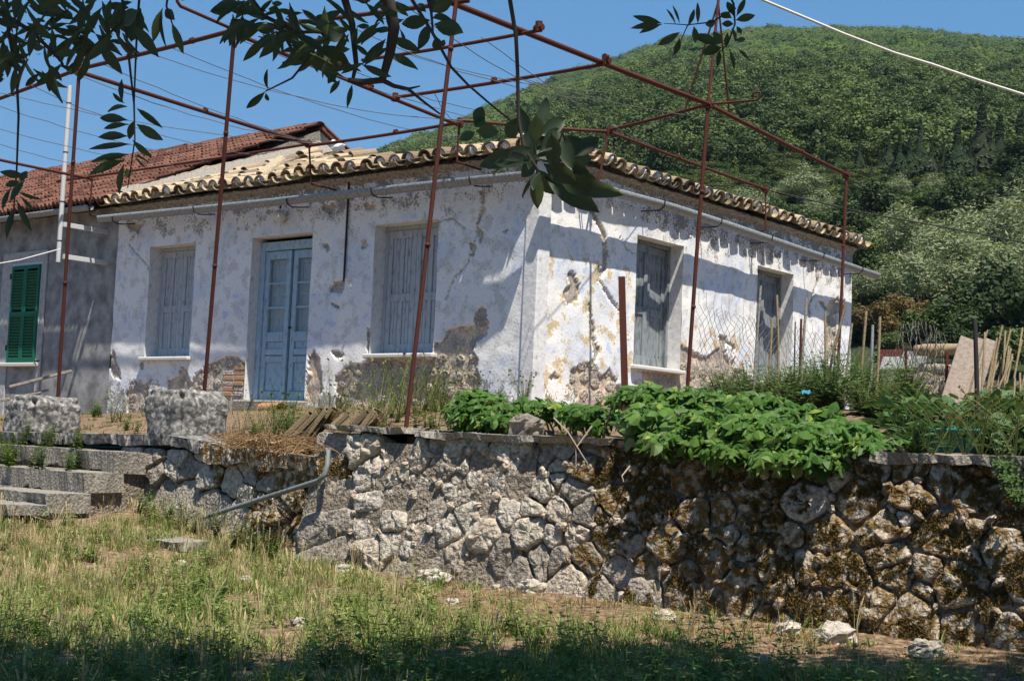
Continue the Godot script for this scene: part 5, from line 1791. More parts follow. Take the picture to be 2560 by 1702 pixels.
	for k in 10:
		var u := 2535.0 + k * 4.0
		var a := hit(u + rng.randf_range(-6, 20), rng.randf_range(930, 980), 2, 2.0)
		var b := hit(u - rng.randf_range(0, 20), 1060, 2, 2.1)
		b = a + (b - a) * ((y0 - a.y) / (b.y - a.y))
		single("loose_cane", stick(b, a, 0.009, mats["bamboo"], 0.02, 6), "dry bamboo cane standing at the far end of the bed", "cane", "canes at the end of the bed")
	# rubble bank, corrugated sheets and logs beyond the bed
	var bank := thing("rubble_bank", "low bank of dark loose stones behind the garden fence", "stone bank")
	for k in 90:
		var u := rng.randf_range(2225, 2420)
		var v := rng.randf_range(948, 1015)
		var p := hit(u, v, 2, -5.0 + rng.randf_range(-0.5, 0.3))
		var w := rng.randf_range(0.5, 0.9)
		part("stone", rock_mesh(900 + k, rng.randf_range(0.09, 0.19), mats["limestone"], 0.6, Color(w, w * 0.95, w * 0.9) * 0.72, 6, 9), bank, Transform3D(Basis(Vector3.UP, rng.randf() * TAU), p))
	var heap := MB.new()
	var h0 := hit(2225, 1010, 2, -5.4)
	var h1 := hit(2430, 950, 2, -5.4)
	heap.box(Vector3(h0.x, -0.6, -6.2), Vector3(h1.x + 0.6, hit(2300, 952, 2, -5.4).y, -5.2))
	part("earth_core", heap.done(mats["mortar"]), bank)
	for q in [[2190, 872, 2256, 920, -6.5, "rust"], [2250, 876, 2312, 918, -6.4, "zinc"], [2200, 890, 2270, 922, -6.2, "zinc"]]:
		var a := hit(q[0], q[1], 2, q[4])
		var b := hit(q[2], q[3], 2, q[4])
		var m := MB.new()
		var n := 40
		for e in 2:
			for i in n + 1:
				var x := lerpf(a.x, b.x, float(i) / n)
				m.p(Vector3(x, b.y if e == 0 else a.y, q[4] + 0.02 * sin(i * 1.25) - e * 0.12))
		for i in n: m.quad(i, i + 1, n + 2 + i, n + 1 + i)
		single("corrugated_sheet", m.done(mats[q[5]], true), "old corrugated metal sheet standing behind the stone bank", "metal sheet", "corrugated sheets")
	for k in 8:
		var u := rng.randf_range(2325, 2400)
		var v := rng.randf_range(872, 940)
		var p := hit(u, v, 2, -5.9)
		var d := Vector3(rng.randf_range(0.4, 0.7), rng.randf_range(-0.05, 0.05), rng.randf_range(-0.3, 0.3))
		single("cut_log", stick(p - d * 0.5, p + d * 0.5, rng.randf_range(0.05, 0.085), mats["bamboo"] if k % 3 else mats["grey_wood"], 0.02, 9), "short cut log piled on the bank beyond the garden", "log", "logs on the bank")
	# teal tub and scraps of blue plastic
	var tp := hit(2400, 1115, 2, 3.3)
	var tub := MB.new()
	var ring := [[0.30, -0.16], [0.335, 0.13], [0.36, 0.14], [0.36, 0.16], [0.325, 0.16], [0.29, -0.13]]
	for q in ring:
		for i in 24:
			var a := TAU * i / 24.0
			tub.p(Vector3(signf(cos(a)) * pow(absf(cos(a)), 0.5) * q[0] * 0.55, q[1] * 0.8, signf(sin(a)) * pow(absf(sin(a)), 0.5) * q[0] * 0.4))
	for j in ring.size() - 1:
		for i in 24: tub.quad(j * 24 + i, (j + 1) * 24 + i, (j + 1) * 24 + (i + 1) % 24, j * 24 + (i + 1) % 24)
	single("plastic_tub", tub.done(mats["teal_plastic"], true), "teal plastic tub behind the wall coping", "tub", "", Transform3D(Basis(), Vector3(tp.x, -0.40, 3.3)))
	for q in [[2016, 980, 2.0], [2300, 1060, 2.6], [2500, 1030, 2.4], [2275, 1032, 2.2]]:
		var p := hit(q[0], q[1], 2, q[2])
		var m := MB.new()
		for i in 9:
			for j in 5: m.p(Vector3(i * 0.016 - 0.06, 0.02 * sin(i * 1.1 + j) + j * 0.004, j * 0.016 - 0.03))
		for i in 8:
			for j in 4: m.quad(i * 5 + j, i * 5 + j + 1, i * 5 + j + 6, i * 5 + j + 5)
		single("plastic_scrap", m.done(mats["blue_plastic"]), "torn scrap of light blue plastic caught in the vegetables", "plastic scrap", "blue plastic scraps", Transform3D(Basis(Vector3.RIGHT, 1.0).scaled(Vector3.ONE * 0.55), p))
	# old roof tiles stacked on edge by the wall corner
	var up_dir := Vector3(0.60, 0.72, -0.25).normalized()
	var bulge_dir := Vector3(-0.75, 0.6, 0.25)
	bulge_dir = (bulge_dir - up_dir * bulge_dir.dot(up_dir)).normalized()
	for k in 16:
		var tone := rng.randf_range(0.22, 0.5)
		var tl := barrel(0.10, 0.085, 0.42, 0.014, mats["clay_tile"], Color(tone, tone * 0.92, tone * 0.72))
		var zd := -(up_dir + Vector3(rng.randf_range(-0.16, 0.16), rng.randf_range(-0.12, 0.12), rng.randf_range(-0.12, 0.12))).normalized()
		var yd := (bulge_dir - zd * bulge_dir.dot(zd)).normalized()
		single("stacked_roof_tile", tl, "mossy old barrel tile leaning in a stack beside the wall corner", "roof tile", "stack of old roof tiles", Transform3D(Basis(yd.cross(zd), yd, zd), Vector3(0.50 + k * 0.047, -0.63 + rng.randf_range(0.0, 0.03), 4.08 - k * 0.012)))
	single("fallen_roof_tile", barrel(0.10, 0.085, 0.46, 0.014, mats["clay_tile"], Color(1.0, 0.62, 0.42)), "orange barrel tile lying at the blue door", "roof tile", "", Transform3D(Basis(Vector3.UP, 1.4), Vector3(-3.4, terrace_y(-3.4, 0.7) + 0.02, 0.7)))

# ---------------------------------------------------------------- trees
# a crown of leaf-sized faces spread through lobes
func crown_mesh(sd: int, leaves: int, size: float, m: Material, tall := 0.85, lobes := 16, narrow := 0.35) -> ArrayMesh:
	var g := RandomNumberGenerator.new()
	g.seed = sd
	var b := MB.new()
	var cs := []
	for k in lobes:
		var d := Vector3(g.randfn(), g.randfn() * 0.8 + 0.15, g.randfn()).normalized() * g.randf_range(0.35, 0.78)
		cs.append([d * Vector3(1, tall, 1), g.randf_range(0.26, 0.44), g.randf_range(0.75, 1.25)])
	for k in leaves:
		var c: Array = cs[g.randi() % lobes]
		var d := Vector3(g.randfn(), g.randfn(), g.randfn()).normalized()
		var p: Vector3 = c[0] + d * c[1] * pow(g.randf(), 0.4) * Vector3(1, 0.85, 1)
		var e := Vector3(g.randfn(), g.randfn() * 0.6, g.randfn()).normalized()
		var f := e.cross(d + Vector3(0, 0.3, 0)).normalized()
		var s := size * g.randf_range(0.6, 1.2)
		var at := b.v.size()
		b.face(p - e * s * 0.5, p - f * s * narrow * 0.5, p + e * s * 0.5, p + f * s * narrow * 0.5)
		var w: float = c[2] * g.randf_range(0.8, 1.2)
		b.paint(at, Color(w, w * g.randf_range(0.94, 1.04), w * g.randf_range(0.85, 1.05)))
	return b.done(m)
func trunk_mesh(sd: int, h: float, r: float, m: Material) -> ArrayMesh:
	var g := RandomNumberGenerator.new()
	g.seed = sd
	var b := MB.new()
	var top := Vector3(g.randf_range(-0.1, 0.1), h, g.randf_range(-0.1, 0.1))
	b.tube([Vector3(0, -0.4, 0), Vector3(0, h * 0.3, 0) + Vector3(g.randf_range(-0.08, 0.08), 0, 0), top], [r * 1.35, r, r * 0.75], 8)
	for k in 5:
		var a := TAU * k / 5.0 + g.randf()
		var d := Vector3(cos(a), g.randf_range(0.6, 1.2), sin(a)).normalized()
		b.tube([top - Vector3(0, 0.1, 0), top + d * h * 0.3, top + d * h * 0.55 + Vector3(0, 0.1, 0)], [r * 0.6, r * 0.4, r * 0.15], 6)
	b.paint(0, Color(0.09, 0.075, 0.06))
	return b.done(m)
# where the line of sight through (u, v) stands `up` above the hillside
func on_slope(u: float, v: float, px: float, share: float) -> Array:
	var d := ray(u, v)
	var az := azimuth(d)
	var t := d.y / Vector2(d.x, d.z).length()
	var r := 50.0
	while r < 800.0:
		var rad := px * r / FPX
		if EYE.y + t * r - hill_y(az, r) < rad * share: break
		r += 0.5
	return [hill_at(az, r), px * r / FPX, EYE.y + t * r]
func build_trees() -> void:
	var lf: Material = mats["tree_leaf"]
	var kinds := {}
	for k in 2:
		kinds["olive%d" % k] = crown_mesh(400 + k, 5200, 0.115, lf, 0.8, 22, 0.3)
		kinds["dark%d" % k] = crown_mesh(410 + k, 3800, 0.12, lf, 0.9, 16, 0.6)
		kinds["green%d" % k] = crown_mesh(420 + k, 3400, 0.12, lf, 0.85, 14, 0.5)
	var cols := {"olive": Color(0.24, 0.28, 0.15), "dark": Color(0.045, 0.075, 0.022), "green": Color(0.09, 0.135, 0.035), "brown": Color(0.16, 0.115, 0.04)}
	var words := {"olive": ["olive_tree", "grey green olive tree with loose crown below the wooded hill", "olive trees behind the house"], "dark": ["evergreen_tree", "dense dark green tree at the foot of the hill", "dark trees at the foot of the hill"],
		"green": ["young_tree", "bright green bushy tree beyond the garden", "green trees beyond the garden"], "brown": ["dry_shrub", "russet brown shrub beside the end of the house", "brown shrubs beside the house"]}
	var spots := [[2010, 470, 66, "olive", "pale round olive tree below the cypresses and above the end of the roof"], [1905, 508, 52, "olive", "pale olive crown showing just over the side eave"], [1845, 512, 44, "olive", "small olive crown peeping over the middle of the side eave"], [2062, 522, 52, "olive", "olive tree standing right over the end of the tiled eave"], [2252, 470, 38, "olive", "small silvery olive crown wedged between two dark trees"], [2345, 468, 40, "olive", "small olive crown at the foot of the cypress row"], [1960, 545, 55, "dark", "dark bush hugging the far end of the tiled eave"], [2165, 512, 76, "dark", "big rounded dark tree right of the pergola's end post"], [2105, 560, 62, "dark", "dark tree behind the pergola's end post"], [2330, 500, 55, "green", "green bushy tree above the large olives"], [2410, 505, 72, "dark", "broad dark tree in front of the cypress row"], [2490, 500, 60, "dark", "dark tree between the cypress row and the silvery olive"], [2540, 470, 60, "dark", "dark tree under the tallest cypress"], [2030, 585, 50, "green", "green bush just beyond the end of the gutter"], [2200, 585, 56, "green", "green bush above the power cable"], [2270, 590, 105, "olive", "large loose olive tree crossed by the power cable"], [2385, 640, 105, "olive", "olive tree in the middle of the grove beyond the garden"], [2300, 690, 110, "olive", "wide grey green olive above the russet shrubs"], [2180, 650, 70, "green", "green young tree next to the house's far corner"], [2490, 590, 115, "olive", "tall silvery olive at the edge of the grove"], [2555, 570, 110, "olive", "silvery olive beside the tall silvery one"], [2150, 715, 62, "olive", "olive bush close to the house's far corner"], [2465, 700, 105, "olive", "olive tree over the dark thicket"], [2180, 800, 74, "brown", "russet brown shrub closest to the end of the house"], [2260, 790, 66, "brown", "russet brown shrub under the wide olive"], [2130, 810, 50, "green", "green bush filling the corner behind the house end"], [2330, 820, 72, "green", "green bush behind the wire fence top"], [2420, 790, 95, "dark", "dark thicket tree behind the leaning boards"], [2530, 760, 120, "dark", "large dark tree shading the end of the garden"], [2510, 870, 80, "green", "green bush behind the bundle of canes"], [2580, 660, 110, "olive", "olive tree above the large dark tree"], [2240, 860, 52, "green", "low green bush behind the corrugated sheets"], [2400, 860, 60, "dark", "low dark bush behind the log pile"]]
	var n := 0
	for q in spots:
		var s := on_slope(q[0], q[1], q[2], 0.95)
		var kind: String = q[3]
		var base: Vector3 = s[0]
		var rad: float = s[1]
		var t := thing(words[kind][0], q[4], "shrub" if kind == "brown" else "tree", base, words[kind][2])
		var mesh: ArrayMesh = kinds[("green" if kind == "brown" else kind) + str(n % 2)]
		var o := swarm("crown", mesh, [Transform3D(Basis(Vector3.UP, n * 1.7).scaled(Vector3.ONE * rad * 1.12), Vector3(0, s[2] - base.y, 0))], [cols[kind]], t)
		o.remove_meta("kind")
		part("trunk", trunk_mesh(n, maxf(0.5, s[2] - base.y), clampf(rad * 0.06, 0.04, 0.2), mats["bark"]), t)
		n += 1
	# the lower edge of the wood, nearer and coarser
	var belt := [[], [], [], []]
	var bt := [[], [], [], []]
	var g := RandomNumberGenerator.new()
	g.seed = 17
	for k in 3000:
		var az := g.randf_range(-0.2, 0.42)
		var r := sqrt(g.randf_range(108.0 * 108.0, 275.0 * 275.0))
		var p := hill_at(az, r)
		var s := g.randf_range(1.6, 3.4)
		var v := g.randi() % 4
		belt[v].append(Transform3D(Basis(Vector3.UP, g.randf() * TAU).scaled(Vector3(s, s * g.randf_range(0.8, 1.25), s)), p + Vector3(0, s * 0.6, 0)))
		bt[v].append(Color(0.045, 0.078, 0.022).lerp(Color(0.12, 0.17, 0.045), g.randf()))
	for v in 4:
		var o := swarm("lower_wood", kinds[["green0", "green1", "dark0", "dark1"][v]], belt[v], bt[v])
		meta(o, "lower edge of the wood below the hill, a thick mass of green crowns", "wood", "lower edge of the wood")
	place_scrub(kinds)
	# cypresses and pines standing out of the wood
	var cy := cypress_mesh(7, lf)
	var cy2 := cypress_mesh(8, lf)
	var cyp := [[1930, 372, 88], [1962, 400, 70], [1880, 420, 64], [2010, 410, 76], [2095, 400, 84], [2150, 408, 90], [2200, 398, 112], [2222, 380, 140], [2250, 390, 150], [2275, 372, 165], [2300, 385, 140], [2330, 400, 120], [2360, 392, 130], [2395, 385, 150], [2425, 392, 140], [2455, 372, 170], [2475, 395, 130], [2500, 380, 165], [2530, 388, 150], [2552, 370, 185], [1820, 428, 60], [1770, 432, 50], [2060, 425, 60], [2120, 432, 66], [2180, 436, 70], [2350, 430, 90], [2440, 432, 95], [1700, 430, 45], [1990, 440, 52]]
	for q in cyp:
		var s := on_slope(q[0], q[1], q[2], 0.5)
		var hh: float = s[1] * g.randf_range(0.55, 1.1)
		var slim := g.randf_range(0.17, 0.45)
		var t := thing("cypress_tree", "narrow dark cypress rising out of the lower wood of the hill", "tree", s[0], "cypresses on the lower slope")
		var o := swarm("crown", cy if n % 2 else cy2, [Transform3D(Basis(Vector3.UP, n).scaled(Vector3(hh * slim, hh, hh * slim)), Vector3(0, 0.3, 0))], [Color(0.042, 0.070, 0.027) if n % 4 else Color(0.060, 0.080, 0.038)], t)
		o.remove_meta("kind")
		part("trunk", trunk_mesh(n, hh * 0.3, clampf(hh * 0.02, 0.08, 0.25), mats["bark"]), t)
		n += 1
func place_scrub(kinds: Dictionary) -> void:                    # low bushes covering the ground below and between the olives
	var g := RandomNumberGenerator.new()
	g.seed = 29
	var place := [[], []]
	var tint := [[], []]
	for k in 1500:
		var p := hill_at(g.randf_range(-0.05, 0.42), sqrt(g.randf_range(58.0 * 58.0, 112.0 * 112.0)))
		var s := g.randf_range(0.6, 1.3)
		place[k % 2].append(Transform3D(Basis(Vector3.UP, g.randf() * TAU).scaled(Vector3(s * 1.3, s * 0.8, s * 1.3)), p + Vector3(0, s * 0.4, 0)))
		tint[k % 2].append(Color(0.05, 0.085, 0.022).lerp(Color(0.12, 0.16, 0.045), g.randf()))
	for k in 2:
		var o := swarm("low_scrub", kinds["green%d" % k], place[k], tint[k])
		meta(o, "low green scrub on the slope between the olive trees", "scrub", "scrub below the olives")
func cypress_mesh(sd: int, m: Material) -> ArrayMesh:
	var g := RandomNumberGenerator.new()
	g.seed = sd
	var b := MB.new()
	for k in 900:
		var y := pow(g.randf(), 0.9)
		var r := (0.25 + 0.75 * sin(clampf(y * 1.25 + 0.25, 0.0, 1.0) * PI)) * (1.0 - y * 0.75) * g.randf_range(0.6, 1.1)
		if y > 0.93: r *= 0.4
		var a := g.randf() * TAU
		var p := Vector3(cos(a) * r, y, sin(a) * r)
		var e := Vector3(-sin(a), g.randf_range(-0.3, 0.3), cos(a))
		var s := g.randf_range(0.14, 0.3)
		var at := b.v.size()
		b.face(p - e * s * 0.5, p + Vector3(0, -s * 0.09, 0) + Vector3(cos(a), 0, sin(a)) * s * 0.3, p + e * s * 0.5, p + Vector3(0, s * 0.30, 0))
		var w := g.randf_range(0.7, 1.25)
		b.paint(at, Color(w, w, w))
	return b.done(m)

# ---------------------------------------------------------------- plants near the house
func fan_leaf(outline: Array, cup: float, m: Material) -> ArrayMesh:              # a lobed leaf lying in xz, stalk at 0, tip towards +z
	var b := MB.new()
	var c := b.p(Vector3(0, cup, 0.42))
	var n := outline.size()
	for q in outline: b.p(Vector3(q[0], -cup * 1.2 * absf(q[0]) * 2.0 - cup * 0.6 * q[1], q[1]))
	for i in n - 1: b.tri(c, i + 1, i + 2)
	b.tri(c, n, 1)
	b.paint(0, Color.WHITE)
	return b.done(m)
func tri_blade(b: MB, foot: Vector3, d: Vector3, side: Vector3, h: float, w: float, bend: float, segs: int, col: Color) -> void:
	var at := b.v.size()
	var prev := -1
	for i in segs + 1:
		var t := float(i) / segs
		var p := foot + Vector3(0, h * (t - 0.25 * bend * t * t), 0) + d * h * bend * t * t
		var ww := w * (1.0 - t * t) * 0.5
		if i == segs:
			var k := b.p(p)
			b.tri(prev, prev + 1, k)
		else:
			var k := b.p(p - side * ww)
			b.p(p + side * ww)
			if prev >= 0: b.quad(prev, prev + 1, k + 1, k)
			prev = k
	b.paint(at, col)
func tuft_mesh(sd: int, blades: int, h: float, w: float, spread: float, m: Material, bend := 0.5) -> ArrayMesh:
	var g := RandomNumberGenerator.new()
	g.seed = sd
	var b := MB.new()
	for k in blades:
		var a := g.randf() * TAU
		var d := Vector3(cos(a), 0, sin(a))
		var t := g.randf_range(0.75, 1.25)
		tri_blade(b, d * spread * g.randf(), d, Vector3(-d.z, 0, d.x), h * g.randf_range(0.45, 1.0), w * g.randf_range(0.7, 1.2), bend * g.randf_range(0.3, 1.3), 3, Color(t, t, t * g.randf_range(0.8, 1.1)))
	return b.done(m)
func weed_mesh(sd: int, stems: int, h: float, leaf: float, m: Material, flowers := 0.0) -> ArrayMesh:       # stalks with small leaves up their length
	var g := RandomNumberGenerator.new()
	g.seed = sd
	var b := MB.new()
	for k in stems:
		var a := g.randf() * TAU
		var d := Vector3(cos(a), 0, sin(a)) * g.randf_range(0.1, 0.55)
		var hh := h * g.randf_range(0.55, 1.0)
		var at := b.v.size()
		b.tube([Vector3(0, 0, 0), d * hh * 0.4 + Vector3(0, hh * 0.5, 0), d * hh + Vector3(0, hh, 0)], [h * 0.006, h * 0.005, h * 0.002], 3, false)
		b.paint(at, Color(0.9, 0.95, 0.7))
		var n := int(hh / leaf * 2.2)
		for i in n:
			var t := (i + 0.4) / n
			var p := d * hh * t + Vector3(0, hh * t, 0)
			var q := g.randf() * TAU
			var e := Vector3(cos(q), g.randf_range(-0.2, 0.6), sin(q)).normalized()
			var f := e.cross(Vector3.UP).normalized()
			var s := leaf * g.randf_range(0.6, 1.2) * (1.15 - 0.5 * t)
			at = b.v.size()
			b.face(p, p + e * s * 0.5 - f * s * 0.28, p + e * s - Vector3(0, s * 0.15, 0), p + e * s * 0.5 + f * s * 0.28)
			var w := g.randf_range(0.7, 1.25)
			b.paint(at, Color(w, w, w))
		if g.randf() < flowers:
			at = b.v.size()
			var p := d * hh + Vector3(0, hh, 0)
			for i in 3: b.face(p + Vector3(g.randf_range(-1, 1), 1, g.randf_range(-1, 1)) * 0.016, p + Vector3(0.012, 0, 0), p - Vector3(0, 0.008, 0.008), p - Vector3(0.012, 0, -0.008))
			b.paint(at, Color(5.0, 3.2, 0.8))
	return b.done(m)

func build_plants() -> void:
	var g := RandomNumberGenerator.new()
	g.seed = 3
	# --- fig bushes spilling over the wall: [u, v, ru, rv, z, count]
	var outline := [[0.0, 0.0], [0.16, 0.02], [0.44, 0.10], [0.24, 0.30], [0.18, 0.40], [0.54, 0.66], [0.20, 0.60], [0.12, 0.66], [0.10, 0.98], [0.0, 1.08], [-0.12, 0.96], [-0.12, 0.66], [-0.20, 0.60], [-0.53, 0.62], [-0.18, 0.38], [-0.24, 0.28], [-0.44, 0.08], [-0.15, 0.02]]
	var plain := [[0.0, 0.0], [0.22, 0.06], [0.36, 0.28], [0.36, 0.55], [0.22, 0.82], [0.0, 1.02], [-0.2, 0.84], [-0.36, 0.56], [-0.35, 0.28], [-0.2, 0.05]]
	var fm: Material = mats["fig_leaf"]
	var shapes := [fan_leaf(outline, 0.10, fm), fan_leaf(outline, 0.16, fm), fan_leaf(plain, 0.12, fm)]
	var clumps := [[1205, 1030, 85, 45, 3.95, 240, 0], [1195, 995, 45, 25, 3.85, 80, 0], [1250, 1055, 70, 25, 4.05, 100, 0], [1400, 1030, 90, 26, 3.4, 170, 1], [1480, 1040, 80, 30, 3.7, 170, 1], [1340, 1012, 60, 14, 3.2, 80, 1], [1610, 1000, 70, 40, 3.85, 240, 2], [1640, 1060, 75, 55, 4.25, 300, 2], [1740, 1010, 90, 45, 3.7, 280, 2], [1760, 1075, 95, 55, 4.3, 360, 2], [1880, 1020, 90, 42, 3.7, 260, 2], [1900, 1085, 100, 55, 4.35, 380, 2], [2010, 1050, 90, 40, 3.8, 240, 2], [2020, 1105, 80, 48, 4.35, 260, 2], [2110, 1085, 75, 34, 4.0, 190, 2], [2180, 1115, 60, 22, 4.1, 110, 2], [1680, 1110, 60, 35, 4.5, 110, 2], [1830, 1130, 70, 30, 4.5, 120, 2], [1960, 1145, 70, 28, 4.5, 110, 2], [2060, 1150, 40, 24, 4.5, 60, 2]]
	var names := ["compact fig bush with glossy lobed leaves left of the grey stone", "low fig shoots growing behind the grey stone on the wall", "large fig bush spilling its green leaves over the mossy wall"]
	var bushes := []
	var rest := [[], [], []]
	var tints := [[], [], []]
	var leaves := []
	for k in 3: bushes.append(thing("fig_bush", names[k], "bush"))
	for q in clumps:
		var c := hit(q[0], q[1], 2, q[4])
		var dist := (c - EYE).length()
		var rx: float = q[2] * dist / FPX
		var ry: float = q[3] * dist / FPX
		for k in q[5]:
			var d := Vector3(g.randfn(), g.randfn(), g.randfn()).normalized()
			if d.y < -0.3 and g.randf() < 0.5: d.y = -d.y
			var r := pow(g.randf(), 0.35)
			var p := c + Vector3(d.x * rx * 1.15, d.y * ry, d.z * 0.22) * r
			if p.z < 4.30: p.y = maxf(p.y, terrace_y(p.x, p.z) + 0.05)
			if p.y < -0.40: p.z = maxf(p.z, 4.43 + 0.2 * (-0.4 - p.y))
			var up := (Vector3(0.25, 0.85, 0.35) + d * 0.6 + Vector3(g.randfn(), g.randfn(), g.randfn()) * 0.42).normalized()
			var fw := (d * Vector3(1, 0.1, 1) + Vector3(0.2, -0.25, 0.5) + Vector3(g.randfn(), g.randfn() * 0.5, g.randfn()) * 0.6)
			fw = (fw - up * fw.dot(up)).normalized()
			var s := g.randf_range(0.045, 0.12)
			var at := Transform3D(Basis(up.cross(fw), up, fw).scaled(Vector3.ONE * s), p)
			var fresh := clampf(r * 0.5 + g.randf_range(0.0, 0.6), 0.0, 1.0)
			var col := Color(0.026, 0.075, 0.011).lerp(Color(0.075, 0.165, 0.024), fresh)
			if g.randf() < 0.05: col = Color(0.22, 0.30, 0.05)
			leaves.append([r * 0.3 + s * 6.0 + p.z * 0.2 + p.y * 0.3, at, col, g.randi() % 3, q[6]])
	leaves.sort_custom(func(a, b): return a[0] > b[0])
	var own := {}
	for i in leaves.size():
		var l: Array = leaves[i]
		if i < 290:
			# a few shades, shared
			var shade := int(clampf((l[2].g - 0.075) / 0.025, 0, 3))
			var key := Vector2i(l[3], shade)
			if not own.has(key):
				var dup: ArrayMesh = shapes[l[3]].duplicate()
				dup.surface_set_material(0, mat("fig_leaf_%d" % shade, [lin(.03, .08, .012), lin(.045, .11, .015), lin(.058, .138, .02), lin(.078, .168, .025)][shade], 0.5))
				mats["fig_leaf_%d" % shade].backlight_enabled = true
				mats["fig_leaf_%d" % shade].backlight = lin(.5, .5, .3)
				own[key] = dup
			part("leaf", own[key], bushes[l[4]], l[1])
		else:
			rest[l[4]].append([l[1], l[2], l[3]])
	for k in 3:
		for v in 3:
			var place := []
			var tint := []
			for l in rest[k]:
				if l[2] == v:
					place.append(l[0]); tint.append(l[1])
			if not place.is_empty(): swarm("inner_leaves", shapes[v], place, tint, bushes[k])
	for q in clumps:
		var c := hit(q[0], q[1], 2, q[4])
		for k in 3:
			var p := c + Vector3(g.randf_range(-0.2, 0.2), 0.0, g.randf_range(-0.1, 0.05))
			var foot := Vector3(p.x + g.randf_range(-0.25, 0.25), 0.0, minf(p.z, 4.1) - 0.1)
			foot.y = terrace_y(foot.x, foot.z) - 0.03
			var b := MB.new()
			b.tube([foot, foot.lerp(p, 0.6) + Vector3(0, 0.08, 0), p], [0.010, 0.008, 0.005], 6)
			b.paint(0, Color(0.16, 0.15, 0.10))
			part("stem", b.done(mats["bark"]), bushes[q[6]])
	# bare twigs trailing down the wall
	for q in [[1440, 1120, 1480, 1065, 1440, 1180], [1420, 1080, 1385, 1045, 1470, 1160], [1555, 1190, 1575, 1165, 1560, 1205]]:
		var b := MB.new()
		b.tube([hit(q[2], q[3], 2, 4.45), hit(q[0], q[1], 2, 4.55), hit(q[4], q[5], 2, 4.56)], [0.006, 0.005, 0.003], 5)
		b.paint(0, Color(0.34, 0.27, 0.2))
		single("bare_twig", b.done(mats["bark"]), "thin dry twig trailing over the wall coping", "twig", "dry twigs on the wall")
	# --- weeds on the terrace in front of the house: [u, v foot, z, height, kind]
	var wm: Material = mats["weed_leaf"]
	var kinds := [weed_mesh(1, 9, 0.42, 0.035, wm, 0.5), weed_mesh(2, 14, 0.3, 0.045, wm), weed_mesh(3, 7, 0.6, 0.03, wm, 0.7), weed_mesh(4, 12, 0.22, 0.05, wm), weed_mesh(5, 5, 0.75, 0.05, wm)]
	var weeds := [[690, 3.1, 0, 4], [665, 3.3, 1, 3], [720, 3.2, 1, 4], [755, 3.0, 3, 3], [790, 2.8, 3, 3], [830, 2.6, 2, 3], [870, 2.4, 0, 4], [900, 2.6, 3, 4], [940, 2.2, 2, 4], [985, 1.8, 2, 3], [1030, 1.5, 2, 4], [1070, 1.2, 2, 4], [1100, 1.3, 0, 3], [1135, 1.2, 3, 3], [1000, 3.4, 3, 3], [1060, 3.5, 3, 3], [1110, 3.2, 0, 2], [700, 3.5, 4, 1], [735, 3.4, 4, 1], [625, 3.4, 3, 2], [600, 3.3, 2, 1], [340, 3.0, 3, 3], [300, 2.2, 0, 2], [260, 1.5, 3, 2], [220, 1.2, 3, 2], [1180, 0.9, 0, 2], [1230, 0.7, 3, 3], [1300, 0.8, 0, 3], [15, 4.75, 3, 5], [50, 4.78, 3, 4], [130, 4.75, 3, 4], [215, 4.72, 3, 3], [30, 5.1, 3, 4], [110, 5.15, 3, 3], [175, 5.12, 3, 3]]
	for q in weeds:
		for k in q[3]:
			var p := hit(q[0] + g.randf_range(-22, 22), 1000, 2, q[1] + g.randf_range(-0.2, 0.2))
			p.y = terrace_y(p.x, p.z) - 0.01
			if p.z > 4.6: p.y = -0.72 if p.z < 4.8 else -0.89
			var s := g.randf_range(0.75, 1.25)
			var t := thing("terrace_weed", ["spindly yellow flowering weed on the terrace before the house", "leafy green weed by the old tile stack", "tall thin yellow flowered stalks under the middle window", "low bright green weed on the terrace earth", "tall leafy stalk before the blue door"][q[2]], "weed", p, ["yellow weeds on the terrace", "leafy weeds by the tiles", "thin stalks under the window", "low weeds on the terrace", "stalks before the door"][q[2]])
			var o := swarm("leafage", kinds[q[2]], [Transform3D(Basis(Vector3.UP, g.randf() * TAU).scaled(Vector3.ONE * s), Vector3.ZERO)], [[Color(0.16, 0.20, 0.05), Color(0.10, 0.17, 0.03), Color(0.20, 0.23, 0.08), Color(0.13, 0.19, 0.035), Color(0.085, 0.15, 0.035)][q[2]]], t)
			o.remove_meta("kind")
	# --- vegetables round the stakes and squash at the end of the bed
	var tom := weed_mesh(21, 46, 0.8, 0.10, wm, 0.1)
	var tom2 := weed_mesh(22, 40, 0.7, 0.115, wm, 0.1)
	for k in 30:
		var u := g.randf_range(1800, 2290)
		var z := g.randf_range(-1.8, 2.2)
		var p := hit(u, 1000, 2, z)
		p.y = terrace_y(p.x, p.z) - 0.02
		if p.x < 0.5: continue
		var t := thing("tomato_plant", "bushy blue green tomato plant tied among the canes", "tomato plant", p, "tomato plants in the bed")
		var o := swarm("leafage", tom if k % 2 else tom2, [Transform3D(Basis(Vector3.UP, g.randf() * TAU).scaled(Vector3(0.95, g.randf_range(0.45, 0.75), 0.95)), Vector3.ZERO)], [Color(0.12, 0.19, 0.075).lerp(Color(0.17, 0.235, 0.10), g.randf())], t)
		o.remove_meta("kind")
	var squash := MB.new()
	for k in 70:
		var a := g.randf() * TAU
		var r := g.randf_range(0.05, 0.36)
		var h := g.randf_range(0.08, 0.34)
		var p := Vector3(cos(a) * r, h, sin(a) * r)
		var at := squash.v.size()
		squash.tube([Vector3(0, 0, 0), p * Vector3(0.5, 0.9, 0.5), p], [0.006, 0.005, 0.004], 4, false)
		var s := g.randf_range(0.035, 0.07)
		var up := Vector3(g.randfn() * 0.3 + 0.2, 1.0, g.randfn() * 0.3 + 0.2).normalized()
		var e := up.cross(Vector3(cos(a), 0, sin(a))).normalized()
		var f := e.cross(up)
		var c := squash.p(p - up * 0.015)
